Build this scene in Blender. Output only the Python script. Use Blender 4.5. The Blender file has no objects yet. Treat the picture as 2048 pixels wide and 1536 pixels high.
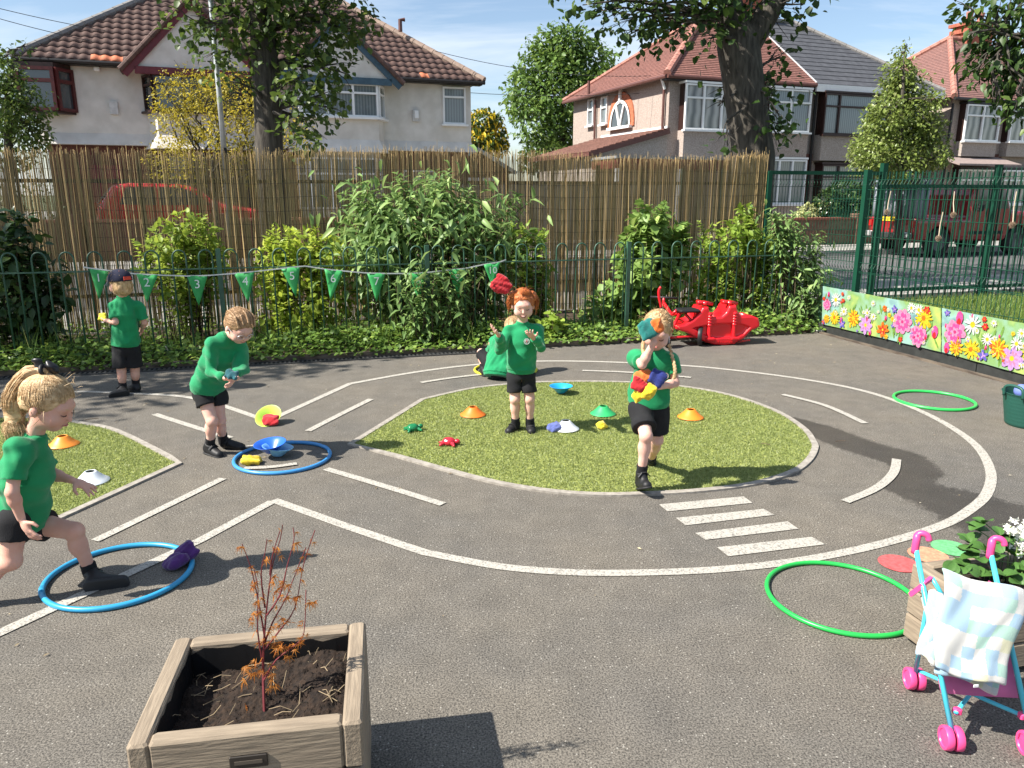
import bpy, bmesh, math, random
import numpy as np
from mathutils import Vector, Matrix
from mathutils.bvhtree import BVHTree

# ------------------------------------------------------------------ camera, sky, sun, exposure
SC = bpy.context.scene
COL = SC.collection
R = math.radians
CAM_H, PITCH, FPX = 1.6, R(14.0), 1520.0
cam_d = bpy.data.cameras.new('camera')
cam_d.sensor_width = 36.0
cam_d.lens = FPX / 2048 * 36
cam_d.clip_start = 0.05
cam_d.clip_end = 3000
cam = bpy.data.objects.new('camera', cam_d)
cam.location = (0, 0, CAM_H)
cam.rotation_euler = (R(90) - PITCH, 0, 0)
COL.objects.link(cam)
SC.camera = cam

SUN_AZ, SUN_EL = R(200.0), R(46.0)          # direction towards the sun: left of and a little behind the camera
to_sun = Vector((math.cos(SUN_AZ) * math.cos(SUN_EL), math.sin(SUN_AZ) * math.cos(SUN_EL), math.sin(SUN_EL)))
sun_d = bpy.data.lights.new('sun', 'SUN')
sun_d.energy = 5.0
sun_d.angle = R(0.53)
sun_d.color = (1.0, 0.945, 0.86)
sun = bpy.data.objects.new('sun', sun_d)
sun.rotation_euler = to_sun.to_track_quat('Z', 'Y').to_euler()
sun.location = (-20, -8, 30)
COL.objects.link(sun)

W = bpy.data.worlds.new('World')
SC.world = W
W.use_nodes = True
wn, wl = W.node_tree.nodes, W.node_tree.links
wn.clear()
sky = wn.new('ShaderNodeTexSky')
sky.sky_type = 'NISHITA'
sky.sun_disc = False
sky.sun_elevation = SUN_EL
sky.sun_rotation = R(90) - SUN_AZ
sky.air_density, sky.dust_density, sky.ozone_density = 1.0, 0.6, 1.6
wtc = wn.new('ShaderNodeTexCoord')
sep = wn.new('ShaderNodeSeparateXYZ'); wl.new(wtc.outputs['Generated'], sep.inputs[0])
zz = wn.new('ShaderNodeMath'); zz.operation = 'MAXIMUM'; zz.inputs[1].default_value = 0.04
wl.new(sep.outputs['Z'], zz.inputs[0])
za = wn.new('ShaderNodeMath'); za.operation = 'ADD'; za.inputs[1].default_value = 0.12
wl.new(zz.outputs[0], za.inputs[0])
dv = wn.new('ShaderNodeVectorMath'); dv.operation = 'DIVIDE'
cz = wn.new('ShaderNodeCombineXYZ')
for i_ in range(3): wl.new(za.outputs[0], cz.inputs[i_])
wl.new(wtc.outputs['Generated'], dv.inputs[0]); wl.new(cz.outputs[0], dv.inputs[1])
mp = wn.new('ShaderNodeMapping'); mp.inputs['Scale'].default_value = (0.55, 1.0, 1.0)
mp.inputs['Rotation'].default_value = (0, 0, R(28)); mp.inputs['Location'].default_value = (0.4, 1.3, 0)
wl.new(dv.outputs[0], mp.inputs[0])
cn = wn.new('ShaderNodeTexNoise'); cn.inputs['Scale'].default_value = 1.35; cn.inputs['Detail'].default_value = 7
cn.inputs['Roughness'].default_value = 0.58; cn.inputs['Distortion'].default_value = 0.5
wl.new(mp.outputs[0], cn.inputs['Vector'])
cr = wn.new('ShaderNodeValToRGB')
cr.color_ramp.elements[0].position = 0.42; cr.color_ramp.elements[0].color = (0.04, 0.04, 0.04, 1)
cr.color_ramp.elements[1].position = 0.74; cr.color_ramp.elements[1].color = (0.95, 0.95, 0.95, 1)
wl.new(cn.outputs['Fac'], cr.inputs[0])
cmix = wn.new('ShaderNodeMixRGB'); cmix.inputs['Color2'].default_value = (5.6, 6.2, 7.0, 1)
wl.new(cr.outputs[0], cmix.inputs['Fac']); wl.new(sky.outputs[0], cmix.inputs['Color1'])
bg = wn.new('ShaderNodeBackground'); bg.inputs['Strength'].default_value = 0.08
wo = wn.new('ShaderNodeOutputWorld')
wl.new(cmix.outputs[0], bg.inputs['Color']); wl.new(bg.outputs[0], wo.inputs[0])

SC.view_settings.view_transform = 'Standard'
SC.view_settings.look = 'None'
SC.view_settings.gamma = 1.0
SC.view_settings.exposure = 1.08
SC.view_settings.use_curve_mapping = False
SC.render.engine = 'CYCLES'
SC.cycles.use_denoising = True
SC.cycles.max_bounces = 6
SC.cycles.diffuse_bounces = 3
SC.cycles.transparent_max_bounces = 12
SC.cycles.caustics_reflective = False
SC.cycles.caustics_refractive = False

rng = np.random.default_rng(7)
random.seed(7)

# ------------------------------------------------------------------ survey helpers (photo pixel -> place in the world)
def ray(px, py):
    x = (px - 1024) / FPX; y = -(py - 768) / FPX
    return np.array([x, math.cos(PITCH) + y * math.sin(PITCH), -math.sin(PITCH) + y * math.cos(PITCH)])
def G(px, py, z=0.0):
    d = ray(px, py); t = (z - CAM_H) / d[2]
    return np.array([d[0] * t, d[1] * t, z])
def P(px, py, Y):
    d = ray(px, py); t = Y / d[1]
    return np.array([d[0] * t, Y, CAM_H + d[2] * t])
def A(*v): return np.array(v, float)
def unit(v):
    v = np.asarray(v, float); return v / (np.linalg.norm(v) + 1e-12)

# ------------------------------------------------------------------ materials
MATS = {}
def _nt(name):
    m = bpy.data.materials.new(name); m.use_nodes = True
    nt = m.node_tree; nt.nodes.clear()
    o = nt.nodes.new('ShaderNodeOutputMaterial')
    return m, nt, nt.nodes, nt.links, o
def mat(name, col, rough=0.7, var=0.15, vscale=8.0, col2=None, bump=0.0, bscale=60.0, metal=0.0, spec=0.4,
        stretch=(1, 1, 1), detail=4, alpha=1.0, trans=0.0, sheen=0.0, coat=0.0, space='Object', island=0.0, contrast=(0.35, 0.68)):
    if name in MATS: return MATS[name]
    m, nt, n, l, o = _nt(name)
    b = n.new('ShaderNodeBsdfPrincipled')
    b.inputs['Roughness'].default_value = rough
    b.inputs['Metallic'].default_value = metal
    b.inputs['Specular IOR Level'].default_value = spec
    b.inputs['Alpha'].default_value = alpha
    b.inputs['Transmission Weight'].default_value = trans
    b.inputs['Sheen Weight'].default_value = sheen
    b.inputs['Coat Weight'].default_value = coat
    l.new(b.outputs[0], o.inputs[0])
    tc = n.new('ShaderNodeTexCoord'); mpn = n.new('ShaderNodeMapping')
    mpn.inputs['Scale'].default_value = stretch
    if space == 'World':
        ge = n.new('ShaderNodeNewGeometry'); l.new(ge.outputs['Position'], mpn.inputs[0])
    else:
        l.new(tc.outputs[space], mpn.inputs[0])
    if col2 is None: col2 = tuple(c * (1 - var) for c in col); col = tuple(min(1, c * (1 + var * 0.6)) for c in col)
    ns = n.new('ShaderNodeTexNoise'); ns.inputs['Scale'].default_value = vscale; ns.inputs['Detail'].default_value = detail
    l.new(mpn.outputs[0], ns.inputs['Vector'])
    rp = n.new('ShaderNodeValToRGB')
    rp.color_ramp.elements[0].position, rp.color_ramp.elements[1].position = contrast
    rp.color_ramp.elements[0].color = (*col2, 1); rp.color_ramp.elements[1].color = (*col, 1)
    l.new(ns.outputs['Fac'], rp.inputs[0])
    src = rp.outputs[0]
    if island > 0:
        ge = n.new('ShaderNodeNewGeometry')
        mr = n.new('ShaderNodeMapRange'); mr.inputs['To Min'].default_value = 1 - island; mr.inputs['To Max'].default_value = 1 + island
        l.new(ge.outputs['Random Per Island'], mr.inputs['Value'])
        vm = n.new('ShaderNodeVectorMath'); vm.operation = 'SCALE'
        l.new(src, vm.inputs[0]); l.new(mr.outputs[0], vm.inputs['Scale']); src = vm.outputs[0]
    l.new(src, b.inputs['Base Color'])
    if bump > 0:
        nb = n.new('ShaderNodeTexNoise'); nb.inputs['Scale'].default_value = bscale; nb.inputs['Detail'].default_value = 5
        l.new(mpn.outputs[0], nb.inputs['Vector'])
        bp = n.new('ShaderNodeBump'); bp.inputs['Strength'].default_value = bump; bp.inputs['Distance'].default_value = 0.01
        l.new(nb.outputs['Fac'], bp.inputs['Height']); l.new(bp.outputs[0], b.inputs['Normal'])
    MATS[name] = m
    return m
def leafmat(name, c1, c2, c3=None, trans=0.35, rough=0.45, spec=0.35):
    if name in MATS: return MATS[name]
    m, nt, n, l, o = _nt(name)
    ge = n.new('ShaderNodeNewGeometry')
    rp = n.new('ShaderNodeValToRGB'); e = rp.color_ramp.elements
    e[0].color = (*c1, 1); e[1].color = (*c2, 1)
    if c3 is not None:
        x = e.new(0.9); x.color = (*c2, 1); e[-1].color = (*c3, 1)
    l.new(ge.outputs['Random Per Island'], rp.inputs[0])
    b = n.new('ShaderNodeBsdfPrincipled'); b.inputs['Roughness'].default_value = rough
    b.inputs['Specular IOR Level'].default_value = spec
    l.new(rp.outputs[0], b.inputs['Base Color'])
    t = n.new('ShaderNodeBsdfTranslucent')
    hs = n.new('ShaderNodeHueSaturation'); hs.inputs['Value'].default_value = 1.25; hs.inputs['Hue'].default_value = 0.485
    l.new(rp.outputs[0], hs.inputs['Color']); l.new(hs.outputs[0], t.inputs[0])
    mx = n.new('ShaderNodeMixShader'); mx.inputs[0].default_value = trans
    l.new(b.outputs[0], mx.inputs[1]); l.new(t.outputs[0], mx.inputs[2]); l.new(mx.outputs[0], o.inputs[0])
    MATS[name] = m
    return m
def glassmat(name, col=(0.03, 0.04, 0.05), rough=0.06):
    if name in MATS: return MATS[name]
    m, nt, n, l, o = _nt(name)
    b = n.new('ShaderNodeBsdfPrincipled')
    b.inputs['Base Color'].default_value = (*col, 1); b.inputs['Roughness'].default_value = rough
    b.inputs['Specular IOR Level'].default_value = 0.8; b.inputs['Coat Weight'].default_value = 0.5
    l.new(b.outputs[0], o.inputs[0]); MATS[name] = m
    return m

# ------------------------------------------------------------------ objects
def setp(o, label=None, cat=None, group=None, kind=None):
    if label: o['label'] = label
    if cat: o['category'] = cat
    if group: o['group'] = group
    if kind: o['kind'] = kind
    return o
def thing(name, label, cat, loc=(0, 0, 0), rz=0.0, group=None):
    o = bpy.data.objects.new(name, None); COL.objects.link(o)
    o.empty_display_size = 0.1
    o.location = [float(c) for c in loc]; o.rotation_euler = (0, 0, rz)
    return setp(o, label, cat, group)
def link(name, me, m=None, parent=None, loc=None, rot=None, smooth=False):
    o = bpy.data.objects.new(name, me); COL.objects.link(o)
    if m is not None and not me.materials:
        for x in (m if isinstance(m, (list, tuple)) else [m]): me.materials.append(x)
    if parent is not None: o.parent = parent
    if loc is not None: o.location = [float(c) for c in loc]
    if rot is not None: o.rotation_euler = rot
    if smooth: me.shade_smooth()
    return o
def np_mesh(name, V, F):
    """V (n,3), F (m,k) with one k, quickly."""
    V = np.asarray(V, np.float32); F = np.asarray(F, np.int32)
    me = bpy.data.meshes.new(name)
    me.vertices.add(len(V)); me.vertices.foreach_set('co', V.ravel())
    k = F.shape[1]
    me.loops.add(F.size); me.loops.foreach_set('vertex_index', F.ravel())
    me.polygons.add(len(F)); me.polygons.foreach_set('loop_start', np.arange(0, F.size, k, dtype=np.int32))
    me.update(calc_edges=True); me.validate()
    return me
def frame(d, up=(0, 0, 1)):
    d = unit(d); up = np.asarray(up, float)
    if abs(d @ up) > 0.98: up = np.array([1.0, 0, 0])
    s = unit(np.cross(d, up)); u = np.cross(s, d)
    return s, u, d
class MB:
    def __init__(s): s.v = []; s.f = []; s.mi = []; s.cur = 0
    def add(s, vs, fs):
        b = len(s.v); s.v += [tuple(map(float, q)) for q in vs]; s.f += [tuple(i + b for i in q) for q in fs]; s.mi += [s.cur] * len(fs)
        return s
    def box(s, c, d, M=None, rz=0.0, bev=0.0):
        x, y, z = [k / 2 for k in d]
        if bev > 0:
            b = min(bev, x * .9, y * .9, z * .9)
            vs = []
            for zz_, q in ((-z, b), (-z + b, 0), (z - b, 0), (z, b)):
                X, Y = x - q, y - q
                vs += [(-X + b, -Y, zz_), (X - b, -Y, zz_), (X, -Y + b, zz_), (X, Y - b, zz_), (X - b, Y, zz_), (-X + b, Y, zz_), (-X, Y - b, zz_), (-X, -Y + b, zz_)]
            fs = [tuple(range(7, -1, -1)), tuple(range(24, 32))]
            for k in range(3):
                for i in range(8): fs.append((k * 8 + i, k * 8 + (i + 1) % 8, k * 8 + 8 + (i + 1) % 8, k * 8 + 8 + i))
        else:
            vs = [(-x, -y, -z), (x, -y, -z), (x, y, -z), (-x, y, -z), (-x, -y, z), (x, -y, z), (x, y, z), (-x, y, z)]
            fs = [(3, 2, 1, 0), (4, 5, 6, 7), (0, 1, 5, 4), (1, 2, 6, 5), (2, 3, 7, 6), (3, 0, 4, 7)]
        vs = np.array(vs)
        if rz: cz_, sz_ = math.cos(rz), math.sin(rz); vs = vs @ np.array([[cz_, sz_, 0], [-sz_, cz_, 0], [0, 0, 1]])
        if M is not None: vs = vs @ np.array(M)          # rows = world axes of local x,y,z
        return s.add(vs + np.asarray(c, float), fs)
    def beam(s, a, b, w, h, up=(0, 0, 1)):
        a, b = np.asarray(a, float), np.asarray(b, float)
        sd, u, d = frame(b - a, up)
        L = np.linalg.norm(b - a)
        return s.box((a + b) / 2, (w, L, h), M=np.array([sd, d, u]))
    def tube(s, pts, r, n=8, cap=True, flat=1.0):
        pts = [np.asarray(p, float) for p in pts]; k = len(pts)
        rs = [r] * k if np.isscalar(r) else list(r)
        vs = []; sd = None
        for i in range(k):
            d = pts[min(i + 1, k - 1)] - pts[max(i - 1, 0)]
            if sd is None: sd, u, _ = frame(d)
            else:
                d = unit(d); sd = unit(sd - d * (sd @ d)); u = np.cross(sd, d)
            for j in range(n):
                a = 2 * math.pi * j / n
                vs.append(pts[i] + rs[i] * (math.cos(a) * sd + flat * math.sin(a) * u))
        fs = []
        for i in range(k - 1):
            for j in range(n): fs.append((i * n + j, i * n + (j + 1) % n, (i + 1) * n + (j + 1) % n, (i + 1) * n + j))
        if cap: fs += [tuple(range(n - 1, -1, -1)), tuple(range((k - 1) * n, k * n))]
        return s.add(vs, fs)
    def lathe(s, c, prof, n=24, axis=None, close=False, M=None):
        vs = []; k = len(prof)
        for r_, z_ in prof:
            for j in range(n):
                a = 2 * math.pi * j / n; vs.append((r_ * math.cos(a), r_ * math.sin(a), z_))
        fs = []
        for i in range(k - 1 + (1 if close else 0)):
            i2 = (i + 1) % k
            for j in range(n): fs.append((i * n + j, i * n + (j + 1) % n, i2 * n + (j + 1) % n, i2 * n + j))
        if not close:
            if prof[0][0] > 1e-6: fs.append(tuple(range(n - 1, -1, -1)))
            if prof[-1][0] > 1e-6: fs.append(tuple(range((k - 1) * n, k * n)))
        vs = np.array(vs)
        if M is not None: vs = vs @ np.array(M)
        return s.add(vs + np.asarray(c, float), fs)
    def torus(s, c, Rr, r_, n=48, m=8, M=None):
        return s.lathe(c, [(Rr + r_ * math.cos(2 * math.pi * i / m), r_ * math.sin(2 * math.pi * i / m)) for i in range(m)], n, close=True, M=M)
    def quad(s, a, b, c, d): return s.add([a, b, c, d], [(0, 1, 2, 3)])
    def poly(s, pts): return s.add(pts, [tuple(range(len(pts)))])
    def prism(s, pts, off):
        n = len(pts); pts = [np.asarray(p, float) for p in pts]; off = np.asarray(off, float)
        return s.add(pts + [p + off for p in pts], [tuple(range(n - 1, -1, -1)), tuple(range(n, 2 * n))] + [(i, (i + 1) % n, n + (i + 1) % n, n + i) for i in range(n)])
    def build(s, name, m, parent=None, smooth=False, off=None, loc=None, rot=None, angle=None):
        me = bpy.data.meshes.new(name)
        V = np.array(s.v, float)
        if off is not None: V = V - np.asarray(off, float)
        me.from_pydata(V.tolist(), [], s.f)
        ms = m if isinstance(m, (list, tuple)) else [m]
        for x in ms: me.materials.append(x)
        if any(s.mi): me.polygons.foreach_set('material_index', s.mi)
        bm = bmesh.new(); bm.from_mesh(me); bmesh.ops.recalc_face_normals(bm, faces=bm.faces); bm.to_mesh(me); bm.free()
        if smooth:
            me.shade_smooth()
            if angle: me.set_sharp_from_angle(angle=R(angle))
        return link(name, me, None, parent, loc, rot)
def mesh_copy(src, parent=None, loc=None, rot=None, scale=None):
    o = src.copy(); COL.objects.link(o); o.parent = parent
    if loc is not None: o.location = [float(c) for c in loc]
    if rot is not None: o.rotation_euler = rot
    if scale is not None: o.scale = scale
    return o
def off_of(t):
    o = np.array(t.location)
    while t.parent is not None: t = t.parent; o = o + np.array(t.location)
    return o

# ------------------------------------------------------------------ soft solids: signed distance grid -> surface nets
class SDF:
    def __init__(s, lo, hi, h):
        s.h = h; s.lo = np.asarray(lo, float); s.n = np.ceil((np.asarray(hi, float) - s.lo) / h).astype(int) + 1
        s.f = np.full(s.n, 1e3, np.float32)
        s.ax = [s.lo[i] + h * np.arange(s.n[i]) for i in range(3)]
    def _sl(s, lo, hi):
        a = np.clip(np.floor((lo - s.lo) / s.h).astype(int), 0, s.n); b = np.clip(np.ceil((hi - s.lo) / s.h).astype(int) + 1, 0, s.n)
        if np.any(b <= a): return None, None
        sl = tuple(slice(a[i], b[i]) for i in range(3))
        g = np.meshgrid(*[s.ax[i][sl[i]] for i in range(3)], indexing='ij')
        return sl, np.stack(g, -1)
    def _merge(s, sl, d, k, mode):
        f = s.f[sl]; d = d.astype(np.float32)
        if mode == 'add':
            if k > 0:
                h_ = np.clip(0.5 + 0.5 * (f - d) / k, 0, 1); r = f * (1 - h_) + d * h_ - k * h_ * (1 - h_)
            else: r = np.minimum(f, d)
        elif mode == 'sub':
            d = -d
            if k > 0:
                h_ = np.clip(0.5 - 0.5 * (f - d) / k, 0, 1); r = f * (1 - h_) + d * h_ + k * h_ * (1 - h_)
            else: r = np.maximum(f, d)
        s.f[sl] = r
    def cone(s, a, b, ra, rb, k=0.01, flat=None, depth=None, ds=1.0, cut_b=False, cut_a=False, mode='add'):
        """round cone a->b; depth/ds: squash the section along direction `depth` by ds."""
        a, b = np.asarray(a, float), np.asarray(b, float)
        m = max(ra, rb) + 2 * k + 4 * s.h
        sl, p = s._sl(np.minimum(a, b) - m, np.maximum(a, b) + m)
        if sl is None: return s
        ba = b - a; L2 = max(ba @ ba, 1e-9)
        q = p - a
        t = np.clip((q @ ba) / L2, 0, 1)
        w = q - t[..., None] * ba
        if depth is not None:
            dp = unit(depth); c = w @ dp
            w = w + (c * (1 / ds - 1))[..., None] * dp
        d = np.linalg.norm(w, axis=-1) - (ra + (rb - ra) * t)
        if depth is not None: d = d * (0.5 + 0.5 * ds)
        if cut_b: d = np.maximum(d, (p - b) @ unit(ba))
        if cut_a: d = np.maximum(d, -((p - a) @ unit(ba)))
        s._merge(sl, d, k, mode); return s
    def ell(s, c, r, axes=None, k=0.01, mode='add'):
        c = np.asarray(c, float); r = np.asarray(r, float); m = r.max() + 2 * k + 4 * s.h
        sl, p = s._sl(c - m, c + m)
        if sl is None: return s
        q = p - c
        if axes is not None: q = q @ np.array(axes).T
        k0 = np.linalg.norm(q / r, axis=-1); k1 = np.linalg.norm(q / (r * r), axis=-1)
        d = k0 * (k0 - 1) / np.maximum(k1, 1e-9)
        s._merge(sl, d, k, mode); return s
    def box(s, c, half, rr, axes=None, k=0.01, mode='add'):
        c = np.asarray(c, float); half = np.asarray(half, float); m = np.linalg.norm(half) + rr + 2 * k + 4 * s.h
        sl, p = s._sl(c - m, c + m)
        if sl is None: return s
        q = p - c
        if axes is not None: q = q @ np.array(axes).T
        q = np.abs(q) - (half - rr)
        d = np.linalg.norm(np.maximum(q, 0), axis=-1) + np.minimum(q.max(-1), 0) - rr
        s._merge(sl, d, k, mode); return s
    def half(s, o, n, k=0.0):
        """keep the side where (p-o).n < 0"""
        g = np.meshgrid(*s.ax, indexing='ij')
        d = sum((g[i] - o[i]) * n[i] for i in range(3)).astype(np.float32)
        s.f = np.maximum(s.f, d); return s
    def noise(s, amp, fr, seed=0, stretch=(1, 1, 1), keep=()):
        r_ = np.random.default_rng(seed); g = np.meshgrid(*[s.ax[i] * stretch[i] for i in range(3)], indexing='ij')
        t = 0
        for i in range(4):
            d = unit(r_.normal(size=3)) * fr * (1 + 0.6 * i); ph = r_.uniform(0, 6.3, 2)
            e = unit(r_.normal(size=3)) * fr * 0.5
            t = t + np.sin(g[0] * d[0] + g[1] * d[1] + g[2] * d[2] + ph[0] + 1.3 * np.sin(g[0] * e[0] + g[1] * e[1] + g[2] * e[2] + ph[1])) / (1 + 0.5 * i)
        if keep:                                      # leave cut ends (hems, cuffs) crisp
            g = np.meshgrid(*s.ax, indexing='ij'); w = np.ones(s.f.shape)
            for o, n, rad in keep:
                q = [g[i] - o[i] for i in range(3)]; pd = np.abs(sum(q[i] * n[i] for i in range(3))); rd = np.sqrt(sum(c * c for c in q))
                w = np.minimum(w, np.where(rd < rad, np.clip((pd - .004) / .03, 0, 1), 1))
            t = t * w
        s.f = s.f + (amp * 0.5 * t).astype(np.float32); return s
    def mesh(s, name='soft'):
        f = s.f; ins = f < 0
        n = np.array(f.shape)
        c = np.zeros(n - 1, np.int8)
        offs = [(i, j, k) for i in (0, 1) for j in (0, 1) for k in (0, 1)]
        for i, j, k in offs: c += ins[i:n[0] - 1 + i, j:n[1] - 1 + j, k:n[2] - 1 + k]
        act = np.argwhere((c > 0) & (c < 8))
        idx = np.full(n - 1, -1, np.int32); idx[tuple(act.T)] = np.arange(len(act))
        cv = {o: f[act[:, 0] + o[0], act[:, 1] + o[1], act[:, 2] + o[2]] for o in offs}
        acc = np.zeros((len(act), 3)); cnt = np.zeros(len(act))
        for o in offs:
            for ax_ in range(3):
                if o[ax_]: continue
                o2 = list(o); o2[ax_] = 1; o2 = tuple(o2)
                a, b = cv[o], cv[o2]; mk = (a < 0) != (b < 0)
                t = np.where(mk, a / np.where(mk, a - b, 1), 0)
                pt = np.array(o, float)[None] + np.zeros((len(act), 3)); pt[:, ax_] += t
                acc += pt * mk[:, None]; cnt += mk
        V = (act + acc / np.maximum(cnt, 1)[:, None]) * s.h + s.lo
        F = []
        for ax_ in range(3):
            a_ = [slice(None)] * 3; b_ = [slice(None)] * 3; a_[ax_] = slice(0, n[ax_] - 1); b_[ax_] = slice(1, n[ax_])
            i0, i1 = ins[tuple(a_)], ins[tuple(b_)]
            e = np.argwhere(i0 != i1); o1, o2 = (ax_ + 1) % 3, (ax_ + 2) % 3
            ok = (e[:, o1] > 0) & (e[:, o2] > 0) & (e[:, o1] < n[o1] - 1) & (e[:, o2] < n[o2] - 1); e = e[ok]
            if not len(e): continue
            fl = i0[tuple(e.T)]
            def at(d1, d2):
                q = e.copy(); q[:, o1] -= d1; q[:, o2] -= d2; return idx[tuple(q.T)]
            Q = np.stack([at(1, 1), at(0, 1), at(0, 0), at(1, 0)], 1)
            Q[~fl] = Q[~fl][:, ::-1]; F.append(Q)
        F = np.concatenate(F) if F else np.zeros((0, 4), int)
        F = F[(F >= 0).all(1)]
        return V, F
    def build(s, name, m, parent=None, off=None):
        V, F = s.mesh()
        if off is not None: V = V - np.asarray(off)
        me = np_mesh(name, V, F); me.shade_smooth()
        return link(name, me, m, parent)

# ------------------------------------------------------------------ leaves
def leaf_template(L=1.0, Wd=0.45, fold=0.18, curl=0.12, tip=1.0):
    xs = [0, 0.3, 0.65, 1.0]; ws = [0.02, 1.0, 0.72, 0.0]
    V = [(0, 0, 0)]
    V = [(0, 0, 0), (0.34 * L, Wd * L / 2, fold * Wd * L), (0.34 * L, -Wd * L / 2, fold * Wd * L), (0.36 * L, 0, 0),
         (0.70 * L, Wd * L * 0.36, fold * Wd * L * .6 - curl * .4 * L), (0.70 * L, -Wd * L * 0.36, fold * Wd * L * .6 - curl * .4 * L), (0.72 * L, 0, -curl * .4 * L), (L, 0, -curl * L)]
    F = [(0, 3, 1), (0, 2, 3), (3, 6, 4), (3, 4, 1), (3, 2, 5), (3, 5, 6), (6, 7, 4), (6, 5, 7)]
    return np.array(V), np.array(F)
def leaf_small(L=1.0, Wd=0.5, fold=0.15):
    V = np.array([(0, 0, 0), (0.45 * L, Wd * L / 2, fold * L), (L, 0, 0), (0.45 * L, -Wd * L / 2, fold * L)])
    F = np.array([(0, 2, 1), (0, 3, 2)])
    return V, F
def scatter(tpl, pos, dirs, ups, sc):
    """copies of a leaf template: x axis along dirs, z near ups."""
    V, F = tpl
    d = dirs / (np.linalg.norm(dirs, axis=1, keepdims=True) + 1e-9)
    s_ = np.cross(ups, d); s_ /= (np.linalg.norm(s_, axis=1, keepdims=True) + 1e-9)
    u = np.cross(d, s_)
    Rm = np.stack([d, s_, u], 1)                     # n,3(axis),3
    out = np.einsum('vk,nkj->nvj', V, Rm) * sc[:, None, None] + pos[:, None, :]
    n = len(pos); Fo = (F[None] + (np.arange(n) * len(V))[:, None, None]).reshape(-1, F.shape[1])
    return out.reshape(-1, 3), Fo
def clump_points(clumps, n, shell=0.55, r_=None):
    r_ = r_ or rng
    c = np.array([q[0] for q in clumps], float); rad = np.array([np.broadcast_to(q[1], 3) for q in clumps], float)
    w = rad.prod(1) ** 0.72; w /= w.sum()
    k = r_.choice(len(c), n, p=w)
    d = r_.normal(size=(n, 3)); d /= np.linalg.norm(d, axis=1, keepdims=True)
    rr = r_.uniform(0, 1, n) ** (1 / 3.0); rr = rr * (1 - shell) + shell * r_.uniform(0.82, 1.05, n)
    return c[k] + d * rad[k] * rr[:, None], d
def foliage(name, parent, clumps, n, size, m, tpl=None, droop=0.2, outw=0.6, svar=0.35, shell=0.5, seed=1, base=None, spray=0, zmin=None, keep=None):
    r_ = np.random.default_rng(seed)
    tpl = tpl or leaf_small()
    if spray:                                         # leaves come in sprays on short twigs
        n0 = max(1, n // spray); p0, d0 = clump_points(clumps, n0, shell, r_)
        p = np.repeat(p0, spray, 0) + r_.normal(0, size * 0.85, (n0 * spray, 3)); d = np.repeat(d0, spray, 0)
    else: p, d = clump_points(clumps, n, shell, r_)
    if zmin is not None: k = p[:, 2] > zmin; p, d = p[k], d[k]
    if keep is not None: k = keep(p); p, d = p[k], d[k]
    dirs = d * outw + r_.normal(0, 0.6, p.shape); dirs[:, 2] -= droop
    ups = np.array([0, 0, 1.0]) + r_.normal(0, 0.45, p.shape) + d * 0.35
    sc = size * r_.uniform(1 - svar, 1 + svar, len(p))
    V, F = scatter(tpl, p, dirs, ups, sc)
    o = np.array(parent.location) if parent is not None else np.zeros(3)
    me = np_mesh(name, V - o, F)
    return link(name, me, m, parent)
def blades(name, pts, hgt, wid, m, parent=None, lean=0.4, seed=3, hv=0.4):
    r_ = np.random.default_rng(seed); n = len(pts)
    a = r_.uniform(0, 6.283, n); h = hgt * r_.uniform(1 - hv, 1 + hv, n)
    s_ = np.stack([np.cos(a), np.sin(a), np.zeros(n)], 1) * (wid / 2)
    ln = np.stack([r_.normal(0, lean, n), r_.normal(0, lean, n), np.ones(n)], 1); ln *= (h / np.linalg.norm(ln, axis=1))[:, None]
    V = np.stack([pts - s_, pts + s_, pts + ln], 1).reshape(-1, 3); F = np.arange(3 * n).reshape(-1, 3)
    o = np.array(parent.location) if parent is not None else np.zeros(3)
    return link(name, np_mesh(name, V - o, F), m, parent)
def in_poly(x, y, poly):
    poly = np.asarray(poly); ins = np.zeros(len(x), bool); j = len(poly) - 1
    for i in range(len(poly)):
        xi, yi = poly[i][:2]; xj, yj = poly[j][:2]
        c = ((yi > y) != (yj > y)) & (x < (xj - xi) * (y - yi) / (yj - yi + 1e-12) + xi)
        ins ^= c; j = i
    return ins
def smooth_line(pts, n=8, closed=False):
    pts = [np.asarray(p, float) for p in pts]; out = []; k = len(pts)
    rngk = range(k if closed else k - 1)
    for i in rngk:
        g = (lambda j: pts[j % k]) if closed else (lambda j: pts[min(max(j, 0), k - 1)])
        p0, p1, p2, p3 = g(i - 1), g(i), g(i + 1), g(i + 2)
        for t in np.arange(n) / n:
            out.append(0.5 * (2 * p1 + (p2 - p0) * t + (2 * p0 - 5 * p1 + 4 * p2 - p3) * t * t + (3 * p1 - p0 - 3 * p2 + p3) * t ** 3))
    if not closed: out.append(pts[-1])
    return out
def text_mesh(txt, size, extrude=0.0005):
    c = bpy.data.curves.new('text', 'FONT'); c.body = txt; c.size = size; c.align_x = 'CENTER'; c.align_y = 'CENTER'; c.extrude = extrude; c.resolution_u = 3
    o = bpy.data.objects.new('text', c); COL.objects.link(o)
    me = bpy.data.meshes.new_from_object(o.evaluated_get(bpy.context.evaluated_depsgraph_get()))
    bpy.data.objects.remove(o); bpy.data.curves.remove(c)
    return me
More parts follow.
